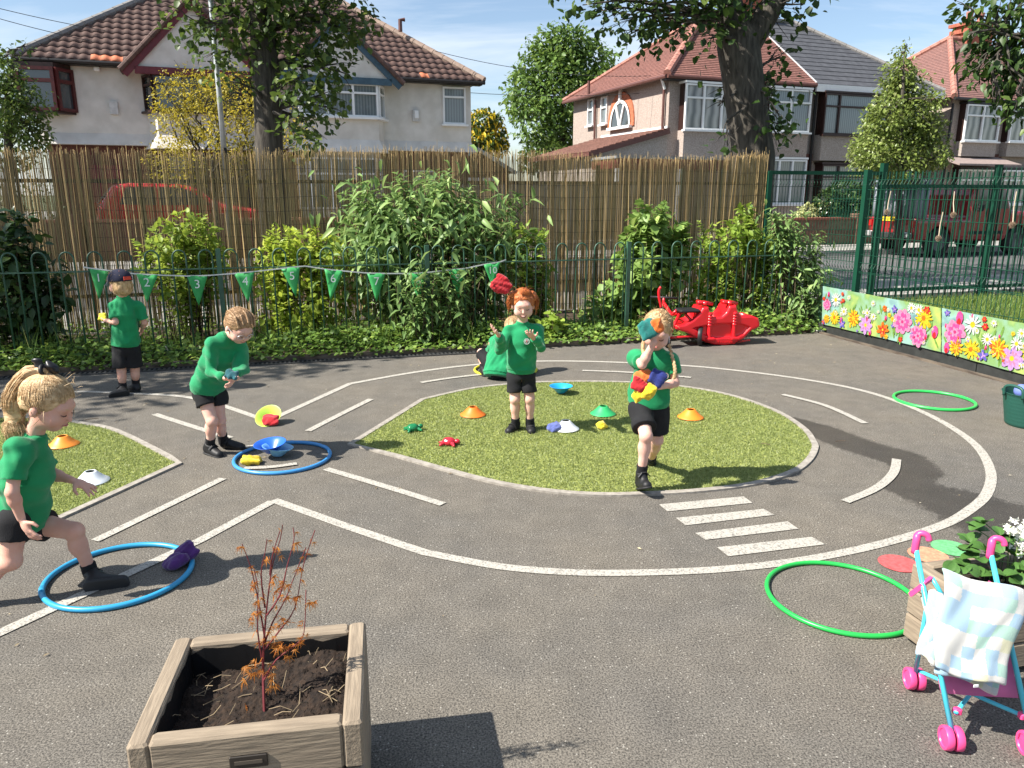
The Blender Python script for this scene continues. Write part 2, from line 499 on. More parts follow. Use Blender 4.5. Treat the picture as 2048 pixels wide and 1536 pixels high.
# ------------------------------------------------------------------ site frames
TH = R(15.3)                                   # playground boundary
UX = A(math.cos(TH), math.sin(TH), 0); VX = A(-math.sin(TH), math.cos(TH), 0)
FO = A(-1.90, 7.90, 0)                          # a point on the bow-top fence line
def SF(u, v, z=0.0): return FO + UX * u + VX * v + A(0, 0, z)
def to_sf(p): q = np.asarray(p, float) - FO; return q @ UX, q @ VX
TS = R(17.5)                                   # street
UT = A(math.cos(TS), math.sin(TS), 0); VT = A(-math.sin(TS), math.cos(TS), 0)
SO = A(0, 8.2, 0)
def ST(u, v, z=0.0): return SO + UT * u + VT * v + A(0, 0, z)

def asphalt_material():
    m, nt, n, l, o = _nt('asphalt')
    b = n.new('ShaderNodeBsdfPrincipled'); l.new(b.outputs[0], o.inputs[0])
    ge = n.new('ShaderNodeNewGeometry')
    def noise(sc, det=3, rough=.6):
        x = n.new('ShaderNodeTexNoise'); x.inputs['Scale'].default_value = sc; x.inputs['Detail'].default_value = det; x.inputs['Roughness'].default_value = rough
        l.new(ge.outputs['Position'], x.inputs['Vector']); return x.outputs['Fac']
    def ramp(fac, stops):
        x = n.new('ShaderNodeValToRGB'); e = x.color_ramp.elements
        e[0].position, e[0].color = stops[0][0], (*stops[0][1], 1); e[1].position, e[1].color = stops[1][0], (*stops[1][1], 1)
        for ps, c in stops[2:]: y = e.new(ps); y.color = (*c, 1)
        l.new(fac, x.inputs[0]); return x.outputs[0]
    def mix(f, a, c, t='MIX'):
        x = n.new('ShaderNodeMixRGB'); x.blend_type = t
        if isinstance(f, float): x.inputs[0].default_value = f
        else: l.new(f, x.inputs[0])
        for i, q in ((1, a), (2, c)):
            if isinstance(q, tuple): x.inputs[i].default_value = (*q, 1)
            else: l.new(q, x.inputs[i])
        return x.outputs[0]
    base = ramp(noise(150, 3, .75), [(0.36, (0.046, 0.043, 0.039)), (0.64, (0.265, 0.246, 0.214))])
    patch = ramp(noise(0.9, 5, .6), [(0.3, (0.80, 0.81, 0.83)), (0.72, (1.12, 1.07, 0.99))])
    base = mix(1.0, base, patch, 'MULTIPLY')
    blot = ramp(noise(7, 5, .65), [(0.34, (0.86, 0.85, 0.84)), (0.66, (1.07, 1.06, 1.05))])
    base = mix(1.0, base, blot, 'MULTIPLY')
    vo = n.new('ShaderNodeTexVoronoi'); vo.inputs['Scale'].default_value = 105; l.new(ge.outputs['Position'], vo.inputs['Vector'])
    sp = n.new('ShaderNodeMath'); sp.operation = 'LESS_THAN'; sp.inputs[1].default_value = 0.30; l.new(vo.outputs['Distance'], sp.inputs[0])
    sc = n.new('ShaderNodeSeparateColor'); l.new(vo.outputs['Color'], sc.inputs[0])
    gt = n.new('ShaderNodeMath'); gt.operation = 'GREATER_THAN'; gt.inputs[1].default_value = 0.955; l.new(sc.outputs[0], gt.inputs[0])
    mu = n.new('ShaderNodeMath'); mu.operation = 'MULTIPLY'; l.new(sp.outputs[0], mu.inputs[0]); l.new(gt.outputs[0], mu.inputs[1])
    m2 = n.new('ShaderNodeMath'); m2.operation = 'MULTIPLY'; m2.inputs[1].default_value = 0.5; l.new(mu.outputs[0], m2.inputs[0])
    base = mix(m2.outputs[0], base, (0.60, 0.57, 0.50))
    at = n.new('ShaderNodeAttribute'); at.attribute_name = 'wet'
    wn_ = noise(26, 5, .7)
    ad = n.new('ShaderNodeMath'); ad.operation = 'MULTIPLY_ADD'; ad.inputs[1].default_value = 0.9; l.new(wn_, ad.inputs[0])
    ofs = n.new('ShaderNodeMath'); ofs.operation = 'ADD'; ofs.inputs[1].default_value = -0.45; l.new(at.outputs['Fac'], ofs.inputs[0]); l.new(ofs.outputs[0], ad.inputs[2])
    wm = n.new('ShaderNodeMapRange'); wm.inputs['From Min'].default_value = 0.38; wm.inputs['From Max'].default_value = 0.58; l.new(ad.outputs[0], wm.inputs['Value'])
    wet = mix(1.0, base, (0.44, 0.425, 0.415), 'MULTIPLY')
    fin = mix(wm.outputs[0], base, wet)
    l.new(fin, b.inputs['Base Color'])
    rr = n.new('ShaderNodeMapRange'); rr.inputs['To Min'].default_value = 0.88; rr.inputs['To Max'].default_value = 0.6; l.new(wm.outputs[0], rr.inputs['Value']); l.new(rr.outputs[0], b.inputs['Roughness'])
    b.inputs['Specular IOR Level'].default_value = 0.3
    bp = n.new('ShaderNodeBump'); bp.inputs['Strength'].default_value = 0.8; bp.inputs['Distance'].default_value = 0.007
    l.new(noise(150, 3, .75), bp.inputs['Height']); l.new(bp.outputs[0], b.inputs['Normal'])
    return m
M_ASPH = asphalt_material()
M_PAINT = mat('worn_white_paint', (0.42, 0.395, 0.345), 0.8, col2=(0.15, 0.14, 0.125), vscale=110, detail=8, bump=.5, bscale=150, space='World', contrast=(0.30, 0.52))
M_KERB = mat('pale_edging', (0.36, 0.33, 0.285), 0.85, col2=(0.24, 0.215, 0.185), vscale=30, detail=5, bump=.2, bscale=120, space='World')
M_SOIL = mat('bed_soil', (0.075, 0.05, 0.032), 0.95, col2=(0.03, 0.02, 0.013), vscale=14, bump=.8, bscale=30, space='World')
M_GRASSG = mat('verge_ground', (0.09, 0.11, 0.035), 0.95, col2=(0.05, 0.055, 0.025), vscale=3, space='World')
M_ROAD = mat('street_tarmac', (0.12, 0.118, 0.115), 0.9, col2=(0.085, 0.085, 0.088), vscale=1.2, bump=.3, bscale=80, space='World')
M_PAVE = mat('street_paving', (0.36, 0.34, 0.31), 0.9, col2=(0.26, 0.25, 0.23), vscale=1.6, bump=.2, bscale=60, space='World')

def sheet(name, pts, z, m, kind='structure', thick=0.0):
    b = MB(); pts = [A(p[0], p[1], z) for p in pts]
    if thick: b.prism([p - A(0, 0, thick) for p in pts], (0, 0, thick))
    else: b.poly(pts)
    return setp(b.build(name, m), kind=kind)
# whole-world ground
sheet('ground', [(-900, -300), (900, -300), (900, 1500), (-900, 1500)], -0.06, M_GRASSG)
# playground tarmac as a fine grid carrying how damp the tarmac is
def playground():
    us = np.arange(-16, 14.01, 0.07); vs = np.arange(-13, 0.40, 0.07)
    U, Vv = np.meshgrid(us, vs, indexing='ij')
    X = FO[0] + U * UX[0] + Vv * VX[0]; Y = FO[1] + U * UX[1] + Vv * VX[1]
    Z = np.zeros_like(X)
    V = np.stack([X, Y, Z], -1).reshape(-1, 3); a, b = U.shape
    I = np.arange(a * b).reshape(a, b)
    F = np.stack([I[:-1, :-1], I[1:, :-1], I[1:, 1:], I[:-1, 1:]], -1).reshape(-1, 4)
    me = np_mesh('playground', V, F); me.materials.append(M_ASPH)
    path = [(1585, 842, .10), (1640, 862, .16), (1720, 893, .15), (1800, 915, .16), (1838, 940, .13), (1800, 975, .10), (1850, 985, .17), (1930, 1010, .24), (2010, 1045, .30), (2120, 1090, .4), (2300, 1180, .5)]
    q = [(G(x, y)[:2], w) for x, y, w in path]
    d = np.full(len(V), -9.0)
    for (p0, w0), (p1, w1) in zip(q, q[1:]):
        e = p1 - p0; t = np.clip(((V[:, :2] - p0) @ e) / (e @ e), 0, 1)
        dist = np.linalg.norm(V[:, :2] - p0 - t[:, None] * e, axis=1); w = w0 + (w1 - w0) * t
        d = np.maximum(d, 1 - dist / w)
    wet = np.clip(0.5 + d * 0.9, 0, 1).astype(np.float32)
    at = me.attributes.new('wet', 'FLOAT', 'POINT'); at.data.foreach_set('value', wet)
    o = link('playground', me); setp(o, kind='structure')
playground()

# ------------------------------------------------------------------ painted lines
_zk = [0]
def strip(name, px, w, z=None, m=None, smooth=0, closed=False, world=False):
    _zk[0] += 1; z = 0.0035 + 0.0003 * _zk[0] if z is None else z
    pts = [A(*p, 0) if world else G(*p) for p in px]
    if smooth: pts = smooth_line(pts, smooth, closed)
    n = len(pts); L = []; Rr = []
    for i in range(n):
        if closed: a, b = pts[i - 1], pts[(i + 1) % n]
        else: a, b = pts[max(i - 1, 0)], pts[min(i + 1, n - 1)]
        p = pts[i]; d1 = unit(p - a) if np.linalg.norm(p - a) > 1e-6 else unit(b - p); d2 = unit(b - p) if np.linalg.norm(b - p) > 1e-6 else d1
        nn = unit(np.array([-(d1 + d2)[1], (d1 + d2)[0], 0])); sc = 1 / max(0.45, nn @ np.array([-d1[1], d1[0], 0]))
        L.append(p + nn * w / 2 * sc + A(0, 0, z)); Rr.append(p - nn * w / 2 * sc + A(0, 0, z))
    b = MB(); k = n if closed else n - 1
    b.add(L + Rr, [(i, n + i, n + (i + 1) % n, (i + 1) % n) for i in range(k)])
    o = b.build(name, m or M_PAINT)
    for p in o.data.polygons: pass
    return setp(o, kind='structure')
RING = [(535, 843), (558, 832), (700, 768), (830, 745), (950, 730), (1074, 723), (1200, 724), (1356, 731), (1450, 739), (1580, 755), (1700, 776), (1790, 802), (1880, 842), (1950, 890), (1980, 940), (1975, 985), (1940, 1020), (1880, 1053), (1750, 1092), (1600, 1122), (1450, 1139), (1300, 1146), (1150, 1146), (1000, 1134), (850, 1106)]
head = [G(*p) for p in RING[:3]]
ringw = [G(535, 843)] + smooth_line([G(*p) for p in RING[2:]], 6) + [G(700, 1056), G(547, 1001)]
strip('painted_line', [p[:2] for p in ringw], 0.056, world=True)
strip('painted_line', [(535, 843), (458, 816), (405, 801), (350, 792), (250, 787), (150, 784), (40, 790), (-120, 815), (-300, 880)], 0.054, smooth=5)
strip('painted_line', [(545, 1004), (400, 1082), (0, 1267), (-200, 1350)], 0.056)
for a in ([(309, 829), (380, 852), (461, 877)], [(616, 863), (680, 830), (742, 799)], [(190, 1083), (320, 1020), (446, 958)], [(652, 939), (770, 974), (886, 1010)],
          [(842, 766), (900, 757), (962, 750), (1010, 747)], [(1165, 742), (1265, 746), (1382, 756)], [(1565, 790), (1650, 812), (1730, 848)], [(1793, 920), (1786, 948), (1752, 978), (1690, 1005)],
          [(-30, 824), (18, 817)]):
    strip('painted_dash', a, 0.052, smooth=6)
strip('painted_dash', [(478, 898), (530, 890), (588, 883)], 0.045, smooth=4)
strip('painted_dash', [(488, 938), (540, 936), (594, 929)], 0.045, smooth=4)
for q in ([(1318, 1010), (1487, 994), (1505, 1007), (1335, 1024)], [(1352, 1037), (1527, 1019), (1549, 1031), (1371, 1052)], [(1390, 1067), (1575, 1044), (1597, 1059), (1411, 1081)], [(1434, 1096), (1623, 1075), (1650, 1090), (1457, 1114)]):
    setp(MB().poly([G(*p) + A(0, 0, .004) for p in q]).build('zebra_stripe', M_PAINT), kind='structure')
for nm, c, r_, col in (('red', (1797, 1128), 0.085, (0.55, 0.10, 0.10)), ('peach', (1856, 1111), 0.085, (0.62, 0.27, 0.16)), ('green', (1902, 1097), 0.085, (0.13, 0.42, 0.17))):
    g = G(*c); m = mat('spot_paint_' + nm, col, 0.8, var=.25, vscale=60, bump=.3, bscale=170, space='World')
    o = MB().lathe(g, [(r_, 0.004), (0.0001, 0.0041)], 28).build('painted_spot', m); setp(o, kind='structure')

# ------------------------------------------------------------------ artificial turf islands
def turf(name, px, seed, n, closed_smooth):
    pts = [G(*p) for p in px]
    outl = closed_smooth(pts)
    c = np.mean(outl, 0)
    b = MB(); k = len(outl)
    b.poly([p + A(0, 0, 0.006) for p in outl])
    o = b.build('turf_island', mat('turf_backing', (0.30, 0.33, 0.09), 0.95, col2=(0.21, 0.24, 0.06), vscale=40, space='World'))
    setp(o, kind='structure')
    # edging laid round it in separate lengths
    seg = max(1, k // 12)
    for i in range(0, k, seg):
        ids = [(i + j) % k for j in range(seg + 1)] if i + seg <= k else [(i + j) % k for j in range(k - i + 1)]
        L = [outl[j] for j in ids]
        Lo = []
        for j in ids:
            a_, b_ = outl[j - 1], outl[(j + 1) % k]; d = unit(b_ - a_); nn = A(d[1], -d[0], 0)
            if nn @ (outl[j] - c) < 0: nn = -nn
            Lo.append(outl[j] + nn * 0.042)
        bb = MB(); m_ = len(L)
        top = 0.012
        vs = [p + A(0, 0, top) for p in L] + [p + A(0, 0, top) for p in Lo] + [p + A(0, 0, 0) for p in Lo] + [p + A(0, 0, 0) for p in L]
        fs = []
        for q in range(m_ - 1):
            fs += [(q, q + 1, m_ + q + 1, m_ + q), (m_ + q, m_ + q + 1, 2 * m_ + q + 1, 2 * m_ + q), (q + 1, q, 3 * m_ + q, 3 * m_ + q + 1)]
        bb.add(vs, fs); e = bb.build('edging_strip', M_KERB, o)
    r_ = np.random.default_rng(seed)
    P2 = np.array(outl); lo, hi = P2.min(0), P2.max(0)
    x = r_.uniform(lo[0], hi[0], n); y = r_.uniform(lo[1], hi[1], n)
    k_ = in_poly(x, y, P2); x, y = x[k_], y[k_]
    bl = blades('turf_blades', np.stack([x, y, np.full(len(x), .005)], 1), 0.015, 0.0075, leafmat('turf', (0.19, 0.235, 0.075), (0.335, 0.39, 0.15), (0.50, 0.52, 0.26), trans=.45, rough=.45), lean=.75, seed=seed)
    setp(bl, 'short green artificial turf pile on ' + name, 'artificial turf', kind='stuff')
    return o
IS_R = [(708, 890), (850, 801), (950, 779), (1050, 769), (1130, 766), (1250, 767), (1350, 774), (1450, 791), (1540, 821), (1598, 856), (1620, 885), (1622, 900), (1608, 923), (1575, 945), (1500, 967), (1400, 980), (1300, 986), (1200, 988), (1100, 981), (1000, 965), (900, 940), (800, 912)]
turf('the leaf-shaped island', IS_R, 11, 150000, lambda p: [p[0]] + smooth_line(p[1:], 5))
IS_L = [(352, 928), (230, 866), (160, 850), (100, 842), (50, 839), (0, 838), (-80, 842), (-200, 870), (-300, 930), (-320, 1000), (-260, 1070), (-150, 1110), (0, 1088), (150, 1020)]
turf('the far loop island', IS_L, 12, 110000, lambda p: smooth_line(p[:10], 5) + [p[10], p[11], p[12], p[13]])
# ------------------------------------------------------------------ planted bed, drain, fences
def onplane(px, py, v=None, u=None):
    d = ray(px, py); C = A(0, 0, CAM_H)
    nrm, o = (VX, FO + VX * v) if v is not None else (UX, FO + UX * u)
    t = ((o - C) @ nrm) / (d @ nrm); return C + d * t
M_GREEN = mat('dark_green_paint', (0.004, 0.052, 0.028), 0.6, var=.15, vscale=5, spec=.25)
M_GREEN2 = mat('weathered_green_paint', (0.045, 0.125, 0.075), 0.5, col2=(0.030, 0.075, 0.048), vscale=6, spec=.5, space='World')
sheet('planting_bed', [SF(-16, -0.42)[:2], SF(5.62, -0.42)[:2], SF(6.3, 1.9)[:2], SF(-16, 1.9)[:2]], 0.03, M_SOIL, thick=.06)
# timber edging of the bed, in lengths
M_EDGE = mat('edging_timber', (0.15, 0.12, 0.09), 0.9, col2=(0.06, 0.045, 0.035), vscale=6, stretch=(1, 1, 6), space='World')
et = thing('bed_edging', 'low weathered timber boards edging the planted bed beside the drain', 'edging', SF(-3, -0.44))
for i in range(8):
    a, b = SF(-13 + i * 2.3, -0.44, 0.0), SF(-13 + (i + 1) * 2.3 - 0.02, -0.44 - .01 * (i % 2), 0.0)
    MB().beam(a + A(0, 0, .03), b + A(0, 0, .03), 0.03, 0.05).build('edging_board', M_EDGE, et, off=off_of(et))
dr = thing('channel_drain', 'dark slotted channel drain along the foot of the planted bed', 'drain', SF(-1, -0.53))
M_DRAIN = mat('drain_metal', (0.045, 0.045, 0.045), 0.6, var=.3, vscale=20)
MB().beam(SF(-14, -0.53, .003), SF(1.9, -0.53, .003), 0.11, 0.004).build('channel', mat('drain_dark', (0.008, 0.008, 0.008), .9), dr, off=off_of(dr))
bb = MB()
for s_ in (-1, 1): bb.beam(SF(-14, -0.53 + s_ * .05, .006), SF(1.9, -0.53 + s_ * .05, .006), 0.016, 0.01)
bb.build('grate_rail', M_DRAIN, dr, off=off_of(dr))
bb = MB()
for i in range(380):
    u = -14 + i * 0.042
    bb.beam(SF(u, -0.575, .008), SF(u, -0.485, .008), 0.018, 0.007)
setp(bb.build('grate_bars', M_DRAIN, dr, off=off_of(dr)), kind='stuff')

M_DKG = mat('old_green_steel', (.010, .026, .018), .6)
# bow-top railing, one thing for each panel
def bow_mesh():
    w = 0.125; pts = [A(-w / 2, 0, 0.0), A(-w / 2, 0, 0.95)] + [A(-w / 2 * math.cos(t), 0, 0.95 + w / 2 * 1.15 * math.sin(t)) for t in np.linspace(0.25, math.pi - .25, 7)] + [A(w / 2, 0, 0.95), A(w / 2, 0, 0.0)]
    return MB().tube(pts, 0.0085, 6)
_bow = bow_mesh().build('bow', M_GREEN2, None, smooth=True); BOW = _bow.data; bpy.data.objects.remove(_bow)
posts_u = [-8.4, -5.95, -3.5, -1.05, 1.03, 3.35, 5.55]
lab = ['beyond the shaded shrub, holding no bunting', 'in front of the dark shaded shrub', 'behind the child in the navy cap, carrying the first flags', 'behind the child with glasses, carrying flags three to six', 'behind the child throwing the red bag, carrying the last flags', 'behind the red rocker and the heart-leaved shrub']
for i in range(6):
    u0, u1 = posts_u[i], posts_u[i + 1]
    f = thing('bow_top_fence', 'green bow-top railing panel ' + lab[i], 'fence', SF(u0, 0), group='bow-top railing panels along the planted bed')
    o_ = off_of(f)
    MB().box(SF(u0, 0, .53), (.045, .045, 1.1), rz=TH).build('post', M_GREEN2, f, off=o_)
    MB().beam(SF(u0 + .02, 0, .886), SF(u1 - .02, 0, .886), .035, .011).build('top_rail', M_GREEN2, f, off=o_)
    MB().beam(SF(u0 + .02, 0, .085), SF(u1 - .02, 0, .085), .035, .011).build('bottom_rail', M_GREEN2, f, off=o_)
    n = int(round((u1 - u0) / 0.235)); st = (u1 - u0) / n
    for k in range(n):
        q = SF(u0 + (k + .5) * st, 0, .05) - o_
        link('bow', BOW, None, f, q, (R(random.uniform(-.6, .6)), R(random.uniform(-.6, .6)), TH))
MB().box(SF(5.55, 0, .53), (.045, .045, 1.1), rz=TH)

# reed screen on a green post fence
def reeds():
    t = thing('reed_screen', 'tall weathered reed screen wired to the fence behind the shrubs', 'reed screen', SF(0, 1.6))
    o_ = off_of(t); r_ = np.random.default_rng(5)
    U = np.arange(-9.0, 6.12, 0.0031); n = len(U)
    U = U + r_.normal(0, .003, n)
    dens = 0.94 + 0.055 * np.sin(U * 1.7 + .6) * np.sin(U * .53 + 1.0)
    dens = np.where((U > -2.75) & (U < -1.05), .66 + .1 * np.sin(U * 9), dens); dens = np.where(U > 5.3, 1.0, dens); dens = np.where((U > 4.6) & (U <= 5.3), .93, dens)
    k = r_.uniform(0, 1, n) < dens; U = U[k]; n = len(U)
    rad = r_.uniform(.0026, .0050, n)
    vv = 1.6 + r_.normal(0, .006, n); bk = (r_.uniform(0, 1, n) < .45) & ((U < -3.0) | (U > -.9)); vv[bk] += .014
    wav = 0.05 * np.sin(U * .9 + 1) + .03 * np.sin(U * 2.3)
    top = 2.09 + 0.03 * np.sin(U * 1.1) + r_.normal(0, .035, n) + np.where(U > 5.2, (U - 5.2) * .05, 0) + np.where(U < -2.4, .05 * np.sin((U + 2.4) * 2.0), 0)
    low = np.where(r_.uniform(0, 1, n) < 0.04, r_.uniform(.3, 1.2, n), r_.uniform(.03, .1, n))
    lean = r_.normal(0, .009, n); big = r_.uniform(0, 1, n) < .035; lean[big] = r_.normal(0, .07, big.sum())
    th_ = r_.uniform(0, 6.28, n)
    zs = [low, low + (top - low) * .5, top]
    V = np.zeros((n, 3, 3, 3))
    for a, z in enumerate(zs):
        mid = .5 if a == 1 else 0
        uu = U + lean * (z - .8) + (r_.normal(0, .004, n) if a == 1 else 0)
        for b in range(3):
            an = th_ + b * 2.094; rr = rad * (1.0, .95, .55)[a]
            du, dv_ = rr * np.cos(an), rr * np.sin(an)
            V[:, a, b] = FO + np.outer(uu + du, UX) + np.outer(vv + wav * .3 + dv_, VX); V[:, a, b, 2] = z
    F = []
    for a in range(2):
        for b in range(3): F.append((a * 3 + b, a * 3 + (b + 1) % 3, a * 3 + 3 + (b + 1) % 3, a * 3 + 3 + b))
    F = (np.array(F)[None] + (np.arange(n) * 9)[:, None, None]).reshape(-1, 4)
    gold = (U > 5.42) | ((np.sin(U * 2.9 + 1.1) * np.sin(U * 1.13 + .4) > .45) & (r_.uniform(0, 1, n) < .5))  # golden bundles, plus the right end with sunlight painted into its colour
    F9 = F.reshape(n, 6, 4)
    m, nt, nn, l, o = _nt('reed')
    b = nn.new('ShaderNodeBsdfPrincipled'); b.inputs['Roughness'].default_value = .55; b.inputs['Specular IOR Level'].default_value = .35
    ge = nn.new('ShaderNodeNewGeometry'); rp = nn.new('ShaderNodeValToRGB'); e = rp.color_ramp.elements
    e[0].color = (.18, .127, .065, 1); e[1].color = (.80, .60, .31, 1)
    for ps, c in ((.25, (.34, .245, .12)), (.5, (.47, .345, .17)), (.8, (.62, .455, .225))): x = e.new(ps); x.color = (*c, 1)
    l.new(ge.outputs['Random Per Island'], rp.inputs[0]); l.new(rp.outputs[0], b.inputs['Base Color'])
    tr = nn.new('ShaderNodeBsdfTranslucent'); l.new(rp.outputs[0], tr.inputs[0]); mx = nn.new('ShaderNodeMixShader'); mx.inputs[0].default_value = .12
    l.new(b.outputs[0], mx.inputs[1]); l.new(tr.outputs[0], mx.inputs[2]); l.new(mx.outputs[0], o.inputs[0])
    m2 = m.copy(); m2.name = 'gold_sunlit_reed'; e2 = [x for x in m2.node_tree.nodes if x.type == 'VALTORGB'][0].color_ramp.elements
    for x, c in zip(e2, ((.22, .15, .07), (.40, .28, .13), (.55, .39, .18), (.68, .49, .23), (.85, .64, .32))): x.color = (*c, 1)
    for nm_, sel, mm in (('reeds', ~gold, m), ('gold_sunlit_reeds', gold, m2)):
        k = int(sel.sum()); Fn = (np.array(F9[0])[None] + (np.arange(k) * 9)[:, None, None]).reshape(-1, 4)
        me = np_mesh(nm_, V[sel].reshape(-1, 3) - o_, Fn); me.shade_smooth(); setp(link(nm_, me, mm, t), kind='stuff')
    M_W = mat('screen_wire', (.03, .028, .025), .6, metal=.4)
    for z in np.arange(.18, 2.0, .155):
        b_ = MB(); pts = [SF(u, 1.588 + .002 * math.sin(u * 9), z + .012 * math.sin(u * 1.3 + z * 4) + .006 * math.sin(u * 5 + z)) for u in np.arange(-9, 6.15, .12)]
        b_.tube(pts, .0022, 3, cap=False); b_.build('wire', M_W, t, off=o_)
    for i, u in enumerate(np.arange(-8.8, 6.2, 0.62)):      # dark uprights behind the reeds
        MB().box(SF(u, 1.66, 1.0), (.045 if i % 4 == 0 else .022, .035, 1.95 if i % 4 == 0 else 1.9), rz=TH).build('fence_post' if i % 4 == 0 else 'fence_bar', M_DKG, t, off=o_)
    for z in (.45, 1.75): MB().beam(SF(-9, 1.69, z), SF(6.1, 1.69, z), .02, .04).build('fence_rail', M_DKG, t, off=o_)
reeds()

# welded mesh fence on the right (runs towards the camera) and the railing beyond it
def mesh_panel(label, fr, w, h, z0, post=True, name='mesh_fence'):
    """fr(s, out, z) -> world; s along the panel, out sideways."""
    t = thing(name, label, 'fence', fr(0, 0, 0), group='green welded mesh fence panels'); o_ = off_of(t)
    if post: MB().beam(fr(0, 0, 0), fr(0, 0, h + .06), .06, .06, up=UX).build('post', M_GREEN, t, off=o_)
    folds = [z0 + .12, z0 + (h - z0) * .42, h - .1]
    def outz(z):
        for q in folds:
            if abs(z - q) < .05: return .03 * (1 - abs(z - q) / .05)
        return 0
    zs = sorted([z0, h + .03] + sum([[q - .05, q, q + .05] for q in folds], []))
    b = MB()
    for s_ in np.arange(.025, w, .05): b.tube([fr(s_, outz(z), z) for z in zs], .0034, 4, cap=False)
    setp(b.build('upright_wires', M_GREEN, t, off=o_), kind='stuff')
    b = MB()
    for z in sum([[q - .05, q + .05] for q in folds], []) + list(np.arange(z0 + .25, h - .2, .2)):
        b.tube([fr(.0, outz(z) + .004, z), fr(w, outz(z) + .004, z)], .0032, 4)
    setp(b.build('cross_wires', M_GREEN, t, off=o_), kind='stuff')
    return t
def frm(v0): return lambda s_, out, z: SF(5.74 - out, v0 - s_, z)
mesh_panel('green welded mesh panel beside the corner plants, behind the first flowers of the banner', frm(-.30), .58, 1.80, .1, post=False)
mesh_panel('green welded mesh panel with the bold front post, pine cones hanging on it', frm(-.88), 2.3, 1.80, .1)
mesh_panel('green welded mesh panel past the banner join, nearest the dark green tub', frm(-3.18), 2.4, 1.80, .1)
def frp(u0): return lambda s_, out, z: SF(u0 + s_, 1.6 - out, z)
mesh_panel('green mesh panel joining the end of the reed screen', frp(6.16), 1.9, 1.86, .05)
def rail_panel(label, u0, w):
    t = thing('street_railing', label, 'railing', SF(u0, 1.6), group='green street railings'); o_ = off_of(t)
    MB().box(SF(u0, 1.6, 1.02), (.08, .08, 2.05), rz=TH).build('post', M_GREEN, t, off=o_)
    for z in (.18, 1.72): MB().beam(SF(u0, 1.6, z), SF(u0 + w, 1.6, z), .04, .05).build('rail', M_GREEN, t, off=o_)
    b = MB()
    n = int(w / .115)
    for k in range(1, n): b.tube([SF(u0 + k * w / n, 1.6, .06), SF(u0 + k * w / n, 1.6, 1.93)], .013, 6)
    setp(b.build('railing_bars', M_GREEN, t, off=o_), kind='stuff')
for i, (u0, w) in enumerate(((8.06, 2.1), (10.16, 2.1), (12.26, 2.1))):
    rail_panel('green street railing of round bars ' + ['beside the mesh panel, in front of the pickup tailgate', 'in front of the pickup cab', 'in front of the pickup bonnet'][i], u0, w)
MB().beam(SF(6.16, 1.6, 1.90), SF(8.06, 1.6, 1.90), .05, .05).build('top_rail', M_GREEN, bpy.data.objects['mesh_fence.003'], off=off_of(bpy.data.objects['mesh_fence.003']))
# kerb under the mesh fence
ke = thing('fence_kerb', 'dark gravel board along the foot of the mesh fence', 'kerb', SF(5.78, -3))
for i in range(3): MB().beam(SF(5.72, -.35 - i * 2.3, .045), SF(5.72, -.35 - (i + 1) * 2.3 + .01, .045), .05, .11).build('gravel_board', mat('gravel_board', (.03, .032, .03), .7, var=.3, vscale=12), ke, off=off_of(ke))
MB().beam(SF(5.63, -.5, .010), SF(5.63, -6.5, .010), .035, .02).build('concrete_strip', M_EDGE, ke, off=off_of(ke))

# ------------------------------------------------------------------ flower banners
FL = dict(pink=(.72, .05, .22), lpink=(.85, .30, .50), hot=(.80, .10, .35), yel=(.90, .62, .03), ora=(.85, .20, .02), red=(.70, .03, .03), wht=(.85, .84, .80), blu=(.16, .14, .55), lil=(.62, .35, .72), grn=(.22, .42, .08))
FM = {k: mat('print_' + k, tuple(v * .62 for v in c), .45, var=.25, vscale=50) for k, c in FL.items()}
FK = list(FM)
def vinyl():
    m, nt, n, l, o = _nt('banner_vinyl')
    b = n.new('ShaderNodeBsdfPrincipled'); b.inputs['Roughness'].default_value = .4
    tc = n.new('ShaderNodeTexCoord'); ns = n.new('ShaderNodeTexNoise'); ns.inputs['Scale'].default_value = 3.4; ns.inputs['Detail'].default_value = 3
    l.new(tc.outputs['Object'], ns.inputs['Vector']); rp = n.new('ShaderNodeValToRGB'); e = rp.color_ramp.elements
    e[0].position = .3; e[0].color = (.10, .20, .22, 1); e[1].position = .74; e[1].color = (.42, .46, .11, 1)
    x = e.new(.42); x.color = (.24, .40, .36, 1); x = e.new(.58); x.color = (.18, .31, .11, 1)
    l.new(ns.outputs['Fac'], rp.inputs[0]); l.new(rp.outputs[0], b.inputs['Base Color']); l.new(b.outputs[0], o.inputs[0]); return m
M_VINYL = vinyl()
